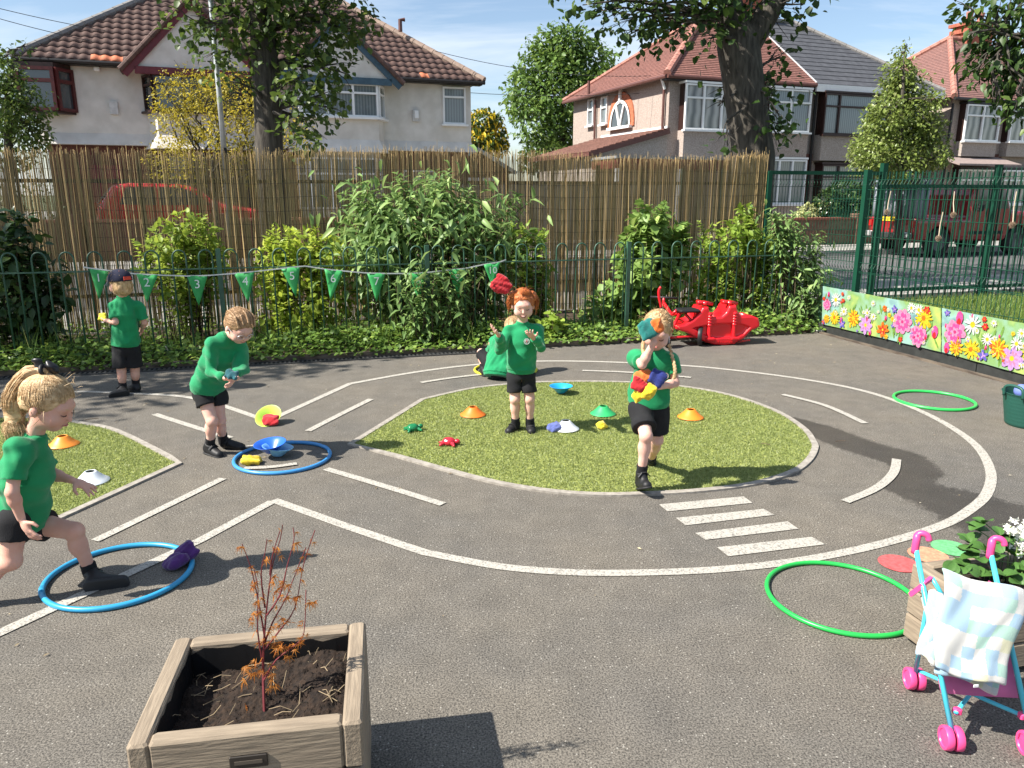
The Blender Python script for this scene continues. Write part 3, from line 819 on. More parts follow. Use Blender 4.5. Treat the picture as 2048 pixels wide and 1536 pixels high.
def flower(b, c, r_, kind, ax, ay, nrm, rg):
    def disc(c, rx, ry, rot, colr, lay, n=8):
        b.cur = FK.index(colr); ca, sa = math.cos(rot), math.sin(rot)
        b.poly([c + ax * (rx * math.cos(t) * ca - ry * math.sin(t) * sa) + ay * (rx * math.cos(t) * sa + ry * math.sin(t) * ca) + nrm * (.0012 + lay * .0007) for t in np.arange(n) * 2 * math.pi / n])
    def ring(nn, rad, rx, ry, colr, lay, ph=0):
        for i in range(nn):
            t = ph + i * 2 * math.pi / nn + rg.normal(0, .08)
            disc(c + ax * rad * math.cos(t) + ay * rad * math.sin(t), rx * rg.uniform(.85, 1.15), ry, t, colr, lay + (i % 2) * .5)
    if kind == 'daisy': ring(14, r_ * .6, r_ * .42, r_ * .1, 'wht', 1); disc(c, r_ * .3, r_ * .3, 0, 'yel', 3)
    elif kind == 'peony': ring(9, r_ * .68, r_ * .36, r_ * .30, 'lpink', 1); ring(8, r_ * .42, r_ * .30, r_ * .2, 'hot', 2, .3); ring(6, r_ * .22, r_ * .2, r_ * .13, 'lpink', 3); disc(c, r_ * .14, r_ * .14, 0, 'pink', 4)
    elif kind == 'gerb': ring(16, r_ * .62, r_ * .40, r_ * .11, 'yel', 1); ring(12, r_ * .4, r_ * .25, r_ * .08, 'yel', 2, .2); disc(c, r_ * .24, r_ * .24, 0, 'ora', 3)
    elif kind == 'dahl': ring(12, r_ * .62, r_ * .38, r_ * .16, 'yel', 1); ring(10, r_ * .45, r_ * .3, r_ * .10, 'ora', 2, .3); ring(6, r_ * .2, r_ * .18, r_ * .08, 'yel', 3)
    elif kind == 'lily': ring(7, r_ * .5, r_ * .5, r_ * .24, 'ora', 1); ring(5, r_ * .3, r_ * .3, r_ * .13, 'red', 2, .3); disc(c, r_ * .15, r_ * .15, 0, 'yel', 3)
    elif kind == 'cosm': ring(8, r_ * .55, r_ * .46, r_ * .26, 'lil', 1); ring(8, r_ * .35, r_ * .25, r_ * .08, 'lpink', 2.5); disc(c, r_ * .2, r_ * .2, 0, 'yel', 4)
    elif kind == 'iris': ring(5, r_ * .45, r_ * .5, r_ * .26, 'blu', 1, .5); ring(3, r_ * .25, r_ * .28, r_ * .12, 'lil', 2)
    elif kind == 'bud': disc(c, r_ * .6, r_, 0, 'hot', 1); disc(c - ay * r_ * .5, r_ * .35, r_ * .5, 0, 'red', 2)
    elif kind == 'redf': ring(6, r_ * .45, r_ * .45, r_ * .28, 'red', 1); disc(c, r_ * .3, r_ * .3, 0, 'ora', 3)
    elif kind == 'leaf': disc(c, r_ * .25, r_ * 1.3, rg.uniform(-.8, .8), 'grn', 0)
def banner(label, corners, flowers, seed):
    tl, tr_, br, bl = [onplane(*p, u=5.675) for p in corners]
    t = thing('flower_banner', label, 'banner', bl * A(1, 1, 0), group='flower banners on the mesh fence'); o_ = off_of(t)
    b = MB(); N = 14
    for r_, (p, q) in enumerate(((tl, tr_), (bl, br))):
        for i in range(N + 1): b.v.append(tuple(p + (q - p) * i / N + UX * (-.004 * math.sin(i * 1.9 + r_))))
    b.f = [(i, i + 1, N + 2 + i, N + 1 + i) for i in range(N)]; b.mi = [0] * N
    sh = b.build('vinyl_sheet', M_VINYL, t, off=o_)
    md = sh.modifiers.new('thickness', 'SOLIDIFY'); md.thickness = .002; md.offset = 1
    rg = np.random.default_rng(seed); b = MB(); ax, ay, nrm = -VX, A(0, 0, 1), -UX
    lo, hi = bl, tr_
    for i in range(60):
        s_, h_ = rg.uniform(.03, .97), rg.uniform(.08, .75)
        p = bl + (br - bl) * s_ + (tl - bl + ((tr_ - br) - (tl - bl)) * s_) * h_
        flower(b, p - UX * .004, rg.uniform(.03, .055), 'leaf', ax, ay, nrm, rg)
    small = [(rg.uniform(480, 1260) + (820 if seed == 4 else 0), 0, rg.uniform(9, 20), ['daisy', 'bud', 'redf', 'iris', 'daisy', 'gerb'][i % 6]) for i in range(34)]
    small = [(x, 900 + (x - 480) * .19 + rg.uniform(0, 220), r0, kd) for x, _, r0, kd in small]
    for x, y, rr, kd in small + flowers:
        px, py = 1500 + x / 3.414, 330 + y / 3.414
        p = onplane(px, py, u=5.672); dist = np.linalg.norm(p)
        fr_ = rr / 3.414 / FPX * dist * 1.02; sa = np.clip(((p - bl) @ (br - bl)) / ((br - bl) @ (br - bl)), 0, 1)
        zb, zt = bl[2] + (br[2] - bl[2]) * sa + fr_ * .98, tl[2] + (tr_[2] - tl[2]) * sa - fr_ * .9
        p[2] = min(max(p[2], zb), max(zt, zb)); eb = fr_ / np.linalg.norm(br - bl)
        sb = np.clip(sa, eb, 1 - eb); p = p + (br - bl) * (sb - sa) * A(1, 1, 0)
        flower(b, p - UX * .006, fr_, kd, ax * 1.0, ay, nrm, rg)
    b.build('printed_flowers', list(FM.values()), t, off=o_)
F1 = [(1045, 1070, 75, 'peony'), (1190, 1045, 66, 'gerb'), (1150, 1175, 66, 'peony'), (710, 1045, 55, 'dahl'), (910, 1125, 52, 'lily'), (790, 1122, 58, 'cosm'), (580, 1040, 46, 'gerb'), (590, 920, 45, 'daisy'), (645, 1000, 32, 'daisy'), (805, 1010, 28, 'daisy'), (847, 1035, 26, 'daisy'), (630, 1088, 32, 'iris'), (990, 985, 28, 'iris'), (515, 950, 36, 'peony'), (541, 882, 17, 'bud'), (635, 880, 15, 'redf'), (640, 925, 18, 'redf'), (930, 1045, 16, 'bud'), (1160, 968, 38, 'daisy'), (1108, 966, 34, 'daisy'), (1215, 955, 34, 'redf'), (925, 980, 22, 'lily'), (845, 945, 20, 'daisy'), (680, 905, 18, 'daisy'), (525, 1050, 30, 'dahl'), (1265, 1140, 40, 'bud'), (1030, 1190, 20, 'redf')]
F2 = [(1355, 1130, 75, 'peony'), (1525, 1090, 60, 'daisy'), (1435, 1045, 42, 'bud'), (1625, 1190, 40, 'daisy'), (1700, 1255, 66, 'dahl'), (1512, 1258, 60, 'gerb'), (1410, 1250, 52, 'dahl'), (1595, 1300, 38, 'iris'), (1788, 1350, 76, 'cosm'), (1605, 1048, 20, 'redf'), (1610, 1105, 26, 'redf'), (1825, 1220, 40, 'daisy'), (1670, 1080, 22, 'daisy'), (1315, 1240, 34, 'bud'), (1330, 1005, 24, 'iris'), (1525, 1018, 12, 'bud'), (1860, 1150, 30, 'daisy'), (1790, 1275, 16, 'iris'), (1930, 1290, 60, 'gerb'), (1990, 1200, 70, 'peony')]
banner('flower-printed vinyl banner on the mesh fence, at the end beside the corner plants', [(1646, 572), (1882, 616), (1882, 704), (1644, 648)], F1, 3)
banner('flower-printed vinyl banner on the mesh fence, at the end towards the dark green tub', [(1884, 616), (2150, 666), (2150, 778), (1884, 704)], F2, 4)
# pine cones on strings
def pinecone(px, py, top, label):
    c = onplane(px, py, u=5.64); tp = onplane(top[0], top[1], u=5.655)
    t = thing('pine_cone', label, 'pine cone', c, group='pine cones hung on the mesh fence')
    b = MB()
    for k in range(7):
        z = -.024 + k * .008; rr = .022 * math.sin(math.pi * (k + 1.2) / 8.6)
        for j in range(8):
            a = j * .785 + k * .4; b.box(A(rr * math.cos(a), rr * math.sin(a), z), (.013, .011, .004), rz=a)
    b.build('cone_scales', mat('pine_cone', (.45, .32, .22), .8, col2=(.14, .085, .05), vscale=70), t)
    MB().tube([A(0, 0, .02), (tp - c) * .5 + A(0, .01, 0), tp - c], .004, 5).build('string', mat('ribbon', (.62, .50, .36), .8), t)
pinecone(1774, 424, (1782, 382), 'pine cone on a string in front of the grey tubes on the pickup')
pinecone(1877, 477, (1886, 424), 'pine cone on a long pale ribbon in front of the pickup wheel')
pinecone(1907, 430, (1909, 383), 'dark pine cone on a string in front of the pickup side window')
pinecone(2025, 450, (2033, 383), 'pale pine cone on a ribbon in front of the pickup bonnet')

# ------------------------------------------------------------------ bunting
M_FLAG = mat('bunting_green', (.035, .34, .085), .6, var=.12, vscale=9, sheen=.2)
M_TAPE = mat('bunting_tape', (.66, .66, .63), .8)
M_NUM = mat('flag_number', (.72, .76, .72), .8)
def bunting():
    t = thing('bunting', 'string of green triangular flags numbered one to ten tied to the railing', 'bunting', SF(-1, -.04)); o_ = off_of(t)
    tape = [(166, 534), (178, 536), (218, 541), (273, 548), (316, 550), (373, 552), (415, 551), (468, 547), (509, 543), (562, 537), (610, 532), (649, 538), (687, 542), (734, 546), (771, 547), (817, 547), (854, 545), (896, 540), (930, 537), (967, 529), (1000, 524), (1012, 519)]
    tp = [onplane(*p, v=-.035) for p in tape]
    b = MB()
    for p, q in zip(tp, tp[1:]): b.beam(p, q, .003, .012)
    b.build('tape', M_TAPE, t, off=o_)
    flags = [(178, 218, 198, 600), (273, 316, 294, 606), (373, 415, 398, 612), (468, 509, 497, 607), (562, 600, 592, 595), (649, 687, 661, 601), (734, 771, 753, 604), (817, 854, 837, 603), (896, 930, 918, 599), (967, 1000, 986, 577)]
    def tape_y(x):
        for (x0, y0), (x1, y1) in zip(tape, tape[1:]):
            if x0 <= x <= x1: return y0 + (y1 - y0) * (x - x0) / (x1 - x0)
    for i, (x0, x1, xt, yt) in enumerate(flags):
        a, c, tip = onplane(x0, tape_y(x0), v=-.035), onplane(x1, tape_y(x1), v=-.035), onplane(xt, yt, v=-.055)
        N = 6; vs = []; fs = []
        for r_ in range(N + 1):
            for s_ in range(N + 1 - r_):
                q = a + (c - a) * (s_ / N) + (tip - a) * (r_ / N); q = q - VX * (.008 * math.sin(s_ * 1.3 + i) * math.sin(r_ * .9 + i * 2)); vs.append(q)
        idx = {}; k = 0
        for r_ in range(N + 1):
            for s_ in range(N + 1 - r_): idx[r_, s_] = k; k += 1
        for r_ in range(N):
            for s_ in range(N - r_):
                fs.append((idx[r_, s_], idx[r_, s_ + 1], idx[r_ + 1, s_]))
                if s_ < N - r_ - 1: fs.append((idx[r_, s_ + 1], idx[r_ + 1, s_ + 1], idx[r_ + 1, s_]))
        fo = MB().add(vs, fs).build('flag', M_FLAG, t, off=o_, smooth=True)
        md = fo.modifiers.new('thickness', 'SOLIDIFY'); md.thickness = .0015
        w = np.linalg.norm(c - a); me = text_mesh(str(i + 1), w * .62 if i < 9 else w * .55, .0004)
        cen = (a + c) / 2 * .72 + tip * .28 - VX * .024
        no = link('number', me, M_NUM, fo, cen - o_, (R(90), 0, TH))
bunting()

# ------------------------------------------------------------------ ground cover and grass in the bed
def bed_cover():
    r_ = np.random.default_rng(21); n = 18000
    u = r_.uniform(-9, 5.7, n); v = r_.uniform(-.44, 1.5, n) ; v = np.where(r_.uniform(0, 1, n) < .72, r_.uniform(-.50, .35, n), v)
    hh = (.03 + .13 * r_.uniform(0, 1, n) ** 1.4) * (0.6 + .9 * (0.5 + .5 * np.sin(u * 2.1 + 1) * np.sin(u * .7 + 2)))
    hh *= np.clip((v + .5) / .25, .25, 1)
    p = FO + np.outer(u, UX) + np.outer(v, VX); p[:, 2] = .03 + hh
    d = r_.normal(0, 1, (n, 3)); d[:, 2] = r_.uniform(-.4, .5, n)
    ups = np.array([-.2, -.25, 1]) + r_.normal(0, .4, (n, 3))
    V, F = scatter(leaf_small(1, .8, .1), p, d, ups, r_.uniform(.035, .075, n))
    o = link('ground_cover', np_mesh('ground_cover', V, F), leafmat('ivy', (.06, .12, .02), (.19, .31, .055), (.36, .46, .10), trans=.35))
    setp(o, 'low ivy and weeds spreading along the foot of the bow-top railing', 'ground cover', kind='stuff')
    n = 5200; u = r_.uniform(-9, 5.6, n); v = r_.uniform(-.3, 1.4, n)
    k = (np.sin(u * 1.9 + .5) + np.sin(u * .83 + 2)) * .5 + r_.normal(0, .45, n) > .05; u, v = u[k], v[k]
    p = FO + np.outer(u, UX) + np.outer(v, VX); p[:, 2] = .03
    g = blades('tall_grass', p, .30, .010, leafmat('grass_blade', (.07, .13, .02), (.22, .34, .06), (.42, .44, .16), trans=.35), lean=.35, seed=9, hv=.55)
    setp(g, 'tall uncut grass tufts growing among the shrubs behind the railing', 'grass', kind='stuff')
bed_cover()
# grass strip beyond the mesh fence
sheet('verge', [SF(5.8, 1.75)[:2], SF(5.8, -8)[:2], SF(20, -8)[:2], SF(20, 1.75)[:2]], .02, M_GRASSG, thick=.05)
r_ = np.random.default_rng(31); n = 26000
p = FO + np.outer(r_.uniform(5.85, 11, n), UX) + np.outer(r_.uniform(-3.5, 1.5, n), VX); p[:, 2] = .02
setp(blades('verge_grass', p, .10, .010, leafmat('verge_blade', (.07, .13, .02), (.20, .30, .06), (.36, .38, .14)), lean=.5, seed=4), 'mown grass verge beyond the mesh fence', 'grass', kind='stuff')

# ------------------------------------------------------------------ street
def band(name, v0, v1, z, m, th_=.12): return sheet(name, [ST(-70, v0)[:2], ST(80, v0)[:2], ST(80, v1)[:2], ST(-70, v1)[:2]], z, m, thick=th_)
band('pavement', 1.95, 3.9, 0.04, M_PAVE)
band('road', 3.9, 9.7, -0.03, M_ROAD, .02)
band('pavement', 9.7, 11.9, 0.10, M_PAVE, .2)
band('front_gardens', 12.0, 60, 0.35, mat('garden_paving', (.30, .28, .25), .9, col2=(.20, .19, .16), vscale=.8, space='World'), .4)
kb = thing('street_kerb', 'pale concrete kerb stones along the far side of the street', 'kerb', ST(14, 9.65))
for i in range(26): MB().box(ST(2 + i * .92, 9.62, .045), (.905, .12, .15), rz=TS).build('kerb_stone', mat('kerb_concrete', (.42, .40, .37), .9, var=.2, vscale=5), kb, off=off_of(kb))
# ------------------------------------------------------------------ houses across the street
M_RENDER = mat('cream_render', (.70, .665, .61), .95, col2=(.58, .545, .49), vscale=2.5, bump=.5, bscale=45, detail=8)
M_DASH = mat('pebbledash', (.45, .375, .325), .95, col2=(.28, .225, .195), vscale=26, bump=.9, bscale=50, detail=8)
M_DASH2 = mat('grey_pebbledash', (.42, .37, .33), .95, col2=(.27, .23, .20), vscale=26, bump=.9, bscale=50, detail=8)
M_PANT = mat('brown_pantile', (.125, .072, .058), .8, col2=(.075, .045, .038), vscale=5, island=.22, bump=.2, bscale=40)
M_ORANGE = mat('new_orange_tile', (.62, .20, .10), .75, var=.15)
M_REDTILE = mat('red_plain_tile', (.255, .115, .09), .8, col2=(.15, .068, .055), vscale=9, detail=8, bump=.2, bscale=30, space='World')
M_SLATE = mat('grey_slate', (.085, .088, .098), .75, col2=(.06, .062, .07), vscale=4, bump=.1, spec=.25)
M_RIDGE = mat('terracotta_ridge', (.38, .17, .13), .8, var=.25, vscale=6, island=.15)
M_GRIDGE = mat('grey_ridge', (.22, .21, .20), .85, var=.2)
M_MAROON = mat('maroon_paint', (.13, .018, .025), .45, var=.2)
M_BLUE = mat('blue_grey_paint', (.055, .105, .145), .5, var=.2)
M_UPVC = mat('white_upvc', (.80, .80, .79), .35, var=.04)
M_DARKF = mat('dark_stained_frame', (.035, .015, .012), .45, var=.2)
M_BRICK = mat('dark_red_brick', (.15, .06, .045), .9, col2=(.085, .036, .03), vscale=12, bump=.4, bscale=30)
M_GUT = mat('black_gutter', (.018, .016, .016), .5)
M_PIPE = mat('brown_downpipe', (.12, .05, .04), .5)
def panemat(name, c1, c2, rough=.08, sc=3.3, dis=.4):
    if name in MATS: return MATS[name]
    m, nt, n, l, o = _nt(name); b = n.new('ShaderNodeBsdfPrincipled'); b.inputs['Roughness'].default_value = rough; b.inputs['Coat Weight'].default_value = .8; b.inputs['Coat Roughness'].default_value = .03
    tc = n.new('ShaderNodeTexCoord'); wv = n.new('ShaderNodeTexWave'); wv.inputs['Scale'].default_value = sc; wv.bands_direction = 'X'; wv.inputs['Distortion'].default_value = dis
    l.new(tc.outputs['Object'], wv.inputs['Vector']); rp = n.new('ShaderNodeValToRGB'); rp.color_ramp.elements[0].color = (*c1, 1); rp.color_ramp.elements[1].color = (*c2, 1)
    l.new(wv.outputs['Fac'], rp.inputs[0]); l.new(rp.outputs[0], b.inputs['Base Color']); l.new(b.outputs[0], o.inputs[0]); MATS[name] = m; return m
M_BLIND = panemat('blind_behind_glass', (.12, .14, .145), (.20, .225, .23))
M_CURT = panemat('curtain_behind_glass', (.06, .06, .058), (.34, .33, .305), sc=.9, dis=3.0)
M_GLASS = glassmat('window_glass', (.045, .055, .06))
M_REDCURT = panemat('red_curtain_behind_glass', (.13, .010, .018), (.22, .02, .03))

def window(parent, fr, x0, x1, z0, z1, mulls=(), trans=(), fm=None, pm=None, fw=.055, sill=True, label=None):
    """fr(x, out, z) -> world. A frame with recessed panes."""
    o_ = off_of(parent); fm = fm or M_UPVC; pm = pm or M_GLASS
    xs = [x0] + sorted(mulls) + [x1]; zs = [z0] + sorted(trans) + [z1]
    U_, N_, Z_ = fr(1, 0, 0) - fr(0, 0, 0), fr(0, 1, 0) - fr(0, 0, 0), A(0, 0, 1); Mx = np.array([U_, N_, Z_])
    b = MB()
    for i, x in enumerate(xs):
        w = fw if i in (0, len(xs) - 1) else fw * 1.3
        xx = x + (w / 2 if i == 0 else -w / 2 if i == len(xs) - 1 else 0)
        b.box(fr(xx, .03, (z0 + z1) / 2), (w, .09, z1 - z0), M=Mx)
    for i, z in enumerate(zs):
        w = fw if i in (0, len(zs) - 1) else fw * 1.1
        zc = z + (w / 2 if i == 0 else -w / 2 if i == len(zs) - 1 else 0)
        b.box(fr((x0 + x1) / 2, .028, zc), (x1 - x0 - .004, .084, w), M=Mx)
    if sill: b.box(fr((x0 + x1) / 2, .07, z0 - .035), (x1 - x0 + .12, .18, .06), M=Mx)
    w = b.build('window', fm, parent, off=o_)
    if label: w['label'] = label
    for xa, xb in zip(xs, xs[1:]):
        for za, zb in zip(zs, zs[1:]):
            c = fr((xa + xb) / 2, .006, (za + zb) / 2); hx, hz = (xb - xa) / 2, (zb - za) / 2
            MB().add([A(-hx, 0, -hz), A(hx, 0, -hz), A(hx, 0, hz), A(-hx, 0, hz)], [(0, 1, 2, 3)]).build('pane', pm, w, loc=c - o_, rot=(0, 0, math.atan2(U_[1], U_[0])))
    return w
def houseframe(O, th_):
    U_ = A(math.cos(th_), math.sin(th_), 0); N_ = A(math.sin(th_), -math.cos(th_), 0)
    return (lambda x, out, z: A(O[0], O[1], 0) + U_ * x + N_ * out + A(0, 0, z)), U_, N_
def wallbox(b, fr, x0, x1, o0, o1, z0, z1):
    U_, N_ = fr(1, 0, 0) - fr(0, 0, 0), fr(0, 1, 0) - fr(0, 0, 0)
    b.box(fr((x0 + x1) / 2, (o0 + o1) / 2, (z0 + z1) / 2), (x1 - x0, abs(o1 - o0), z1 - z0), M=np.array([U_, N_, A(0, 0, 1)])); return b
def flare(b, fr, x0, x1, z0, z1, d):
    """skirt of render kicking outwards at the foot of the upper wall"""
    b.add([fr(x0, 0, z1), fr(x1, 0, z1), fr(x1 + d * .6, d, z0), fr(x0 - d * .6, d, z0), fr(x0, -.1, z1), fr(x1, -.1, z1), fr(x1, -.1, z0), fr(x0, -.1, z0)],
          [(0, 1, 2, 3), (3, 2, 6, 7), (1, 5, 6, 2), (0, 3, 7, 4)]); return b
def capline(name, a, b_, m, parent, r_=.10, step=.42):
    a, b_ = np.asarray(a, float), np.asarray(b_, float); L = np.linalg.norm(b_ - a); n = max(1, int(L / step)); o_ = off_of(parent)
    for i in range(n):
        p, q = a + (b_ - a) * i / n, a + (b_ - a) * (i + .97) / n
        MB().tube([p, q], [r_ * 1.06, r_], 8).build(name, m, parent, off=o_)
def courses(parent, poly_fn, z_of, n, name, m, joined=True):
    """stepped roof courses between left(t) and right(t) lines, t 0..1 up the slope."""
    o_ = off_of(parent); bs = []
    b = MB()
    for i in range(n):
        t0, t1 = i / n, (i + 1.12) / n
        l0, r0 = poly_fn(t0); l1, r1 = poly_fn(min(t1, 1)); nm = unit(np.cross(r0 - l0, l1 - l0)); nm = nm if nm[2] > 0 else -nm
        th_ = .02
        vs = [l0 + nm * (th_ + .012), r0 + nm * (th_ + .012), r1 + nm * .012, l1 + nm * .012, l0 + nm * .0, r0 + nm * .0]
        b.add(vs, [(0, 1, 2, 3), (4, 5, 1, 0)])
        if not joined: b.build(name, m, parent, off=o_); b = MB()
    if joined: return b.build(name, m, parent, off=o_)

def left_house():
    O, th_ = (-13.58, 23.0), R(20.6); fr, U_, N_ = houseframe(O, th_)
    W_, D_, EV = 13.0, 8.0, 5.30
    t = thing('house', 'cream rendered semi-detached pair with brown pantile roof and two front gables', 'house', fr(0, 0, .3), group='houses across the street'); o_ = off_of(t)
    b = wallbox(MB(), fr, 0, W_, -D_, 0, 3.25, EV); flare(b, fr, 0, W_, 3.02, 3.35, .22); b.build('upper_wall', M_RENDER, t, off=o_)
    wallbox(MB(), fr, .1, W_ - .1, -D_, -.1, .3, 3.25).build('lower_wall', M_BRICK, t, off=o_)
    wallbox(MB(), fr, -.32, W_ + .32, 0, .32, EV - .12, EV - .06).build('soffit', M_GUT, t, off=o_)
    for a, c in (((-.38, .40), (2.4, .40)), ((10.35, .40), (W_ + .38, .40))): MB().tube([fr(a[0], a[1], EV - .05), fr(c[0], c[1], EV - .05)], .06, 8).build('gutter', M_GUT, t, off=o_)
    # roof: hipped, slope .72
    sl = .72; ev = .36; hd = D_ / 2
    def rp(x, d): return fr(x, ev - d, EV + d * sl)           # d = plan distance from the eave
    top = hd + ev
    roof = MB().add([rp(-ev, 0), rp(W_ + ev, 0), rp(W_ + ev - top, top), rp(-ev + top, top)], [(0, 1, 2, 3)])
    roof.add([fr(-ev, ev, EV), fr(-ev, -D_ - ev, EV), rp(-ev + top, top)], [(0, 1, 2)])
    roof.add([fr(W_ + ev, ev, EV), fr(W_ + ev, -D_ - ev, EV), rp(W_ + ev - top, top)], [(0, 1, 2)])
    roof.add([fr(-ev, -D_ - ev, EV), fr(W_ + ev, -D_ - ev, EV), rp(W_ + ev - top, top), rp(-ev + top, top)], [(0, 1, 2, 3)])
    rf = roof.build('roof', mat('roof_underlay', (.06, .04, .035), .9), t, off=o_)
    # gables over the bays: centre, half width, apex height, colour
    GB = [(4.35, 1.85, 6.95, M_MAROON, .70), (8.48, 1.85, 6.72, M_BLUE, .70)]
    # tiles
    tw, te = .275, .335
    slope = unit(rp(0, 1) - rp(0, 0)); nm = unit(np.cross(U_, slope)); nm = nm if nm[2] > 0 else -nm
    L = np.linalg.norm(rp(0, 1) - rp(0, 0))
    tv = []; tf = []; NX = 7
    for row, (y, zb) in enumerate(((-.03, .052), (te * 1.02, .022))):
        for i in range(NX):
            x = (i / (NX - 1) - .5) * tw * 1.02; s_ = i / (NX - 1)
            z = .021 * (math.cos((s_ - .32) * 2 * math.pi * .95) if s_ < .85 else math.cos(.53 * 2 * math.pi * .95) + (s_ - .85) * 3)
            tv.append((x, y, zb + z))
    for i in range(NX): tv.append((tv[i][0], -.03, tv[i][2] - .032))
    for i in range(NX - 1): tf += [(i, i + 1, NX + i + 1, NX + i), (2 * NX + i, 2 * NX + i + 1, i + 1, i)]
    tme = bpy.data.meshes.new('roof_tile'); tme.from_pydata(tv, [], tf); tme.materials.append(M_PANT); tme.shade_smooth()
    tmo = tme.copy(); tmo.materials.clear(); tmo.materials.append(M_ORANGE)
    Mt = Matrix((U_, slope, nm)).transposed().to_euler()
    spots = []
    nrow = int(top * L / te)
    for r_ in range(nrow):
        d = r_ * te / L
        x0, x1 = -ev + d, W_ + ev - d
        nx = int((x1 - x0) / tw) + 1
        for c in range(-1, int((W_ + 2 * ev) / tw) + 1):
            x = -ev + (c + .5) * tw
            if x < x0 or x > x1: continue
            z = EV + d * sl; hid = False
            for gc, gw, gz, _, go in GB:
                gh = gz - (EV - .25)
                if z < gz - .12 and abs(x - gc) < gw * (gz - z) / gh - .05: hid = True
            if hid: continue
            spots.append((r_, c, x, d))
    p0 = np.array([list(rp(x, d)) for _, _, x, d in spots])
    vis = [i for i in range(len(spots)) if spots[i][0] < 11]
    vis = vis[:300]; vs_ = set(vis)
    for i in vis:
        r_, c, x, d = spots[i]
        org = r_ == 0 and (c in (7, 8, 9) or c == 42)
        o = link('roof_tile', tmo if org else tme, None, rf, rp(x, d) - o_ + nm * random.uniform(0, .006), Mt)
        if org and c == 7: o['label'] = 'bright orange replacement tile'
    rest = [i for i in range(len(spots)) if i not in vs_]
    if rest:
        V = np.concatenate([np.array(tv) @ np.array([U_, slope, nm]) + p0[i] - o_ for i in rest]); F = np.concatenate([np.array(tf) + k * len(tv) for k in range(len(rest))])
        me = np_mesh('upper_tiles', V, F); me.shade_smooth(); setp(link('upper_tiles', me, M_PANT, rf), kind='stuff')
    capline('ridge_tile', rp(-ev, -.02) + A(0, 0, .05), rp(-ev + top, top) + A(0, 0, .08), M_GRIDGE, rf, .11)
    capline('ridge_tile', rp(W_ + ev, -.02) + A(0, 0, .05), rp(W_ + ev - top, top) + A(0, 0, .08), mat('brown_ridge', (.26, .19, .15), .85, var=.2), rf, .11)
    MB().tube([fr(11.0, -1.6, 7.05), fr(11.0, -1.6, 7.42), fr(11.16, -1.6, 7.44)], .07, 8).build('flue', M_PIPE, t, off=o_)
    # bays and gables
    for gi, (gc, gw, gz, gm, go) in enumerate(GB):
        zb = EV - .25
        gt = MB().prism([fr(gc - gw + .12, 0, zb + .10), fr(gc + gw - .12, 0, zb + .10), fr(gc, 0, gz - .10)], N_ * (go - .02)).build('gable', M_RENDER, t, off=o_)
        for s_ in (-1, 1):
            a, c = fr(gc + s_ * (gw + .10), go + .03, zb - .10), fr(gc, go + .03, gz + .03)
            MB().beam(a, c, .06, .24, up=np.cross(c - a, N_)).build('bargeboard', gm, gt, off=o_)
            # little gable roof with a tiled verge
            q0, q1 = fr(gc + s_ * (gw + .18), go + .10, zb - .05), fr(gc, go + .10, gz + .12)
            back = -(gz - EV) / sl - .4
            MB().prism([q0, q1, q1 - N_ * 2.9, q0 - N_ * 1.2], A(0, 0, .05)).build('gable_roof', M_PANT, gt, off=o_)
            capline('verge_tile', q0 + A(0, 0, .05), q1 + A(0, 0, .05), M_PANT, gt, .075, .30)
        wallbox(MB(), fr, gc - gw + .2, gc + gw - .2, go - .06, go + .06, zb - .08, zb + .12).build('tie_beam', gm, gt, off=o_)
        if gi == 0:
            MB().tube([fr(gc, go + .05, gz - .03), fr(gc, go + .12, gz - .03)], .17, 14).build('finial_disc', gm, gt, off=o_)
        # bay body
        bw = 1.48; z0, z1 = 3.05, EV - .3
        pts = [(gc - bw, 0), (gc - bw + .28, go - .08), (gc + bw - .28, go - .08), (gc + bw, 0)]
        b = MB()
        b.prism([fr(x, o, 3.3) for x, o in pts], A(0, 0, 3.97 - 3.3))
        b.add([fr(x, o, 3.31) for x, o in pts] + [fr(gc + (x - gc) * 1.12, o * 1.35 + .02, 2.92) for x, o in pts], [(0, 1, 5, 4), (1, 2, 6, 5), (2, 3, 7, 6), (4, 5, 6, 7)])
        b.build('bay_apron', M_RENDER, t, off=o_)
        MB().prism([fr(gc + (x - gc) * .9, o * .92, .35) for x, o in pts], A(0, 0, 2.58)).build('lower_bay', M_RENDER if gi else M_BRICK, t, off=o_)
        fm, pm = (M_UPVC, M_BLIND) if gi else (M_DARKF, M_GLASS)
        segs = list(zip(pts, pts[1:]))
        for si, ((xa, oa), (xb, ob)) in enumerate(segs):
            a, c = fr(xa, oa, 0), fr(xb, ob, 0); ln = np.linalg.norm(c - a); du = (c - a) / ln; dn = A(du[1], -du[0], 0)
            f2 = lambda x, out, z, a=a, du=du, dn=dn: a + du * x + dn * out + A(0, 0, z)
            window(t, f2, 0.0, ln, 4.00, z1, mulls=[ln * .33, ln * .67] if si == 1 else [], trans=[4.72], fm=fm, pm=pm)
            a3 = fr(gc + (xa - gc) * .9, oa * .92, 0); c3 = fr(gc + (xb - gc) * .9, ob * .92, 0); ln3 = np.linalg.norm(c3 - a3)
            f3 = lambda x, out, z, a=a3, du=du, dn=dn: a + du * x + dn * out + A(0, 0, z)
            window(t, f3, 0.02, ln3 - .02, 1.15, 2.75, mulls=[ln3 * .33, ln3 * .67] if si == 1 else [], trans=[2.25], fm=fm, pm=pm, sill=False)
    # corner bay at the left end, dark red frames
    pts = [(-.42, -.55), (-.34, .42), (.62, .52), (.98, 0)]
    b = MB(); b.prism([fr(x, o, 3.84) for x, o in [(-.46, -.7)] + pts + [(.98, -.7)]], A(0, 0, .06)); b.prism([fr(x, o, EV - .24) for x, o in [(-.46, -.7)] + pts + [(.98, -.7)]], A(0, 0, .12))
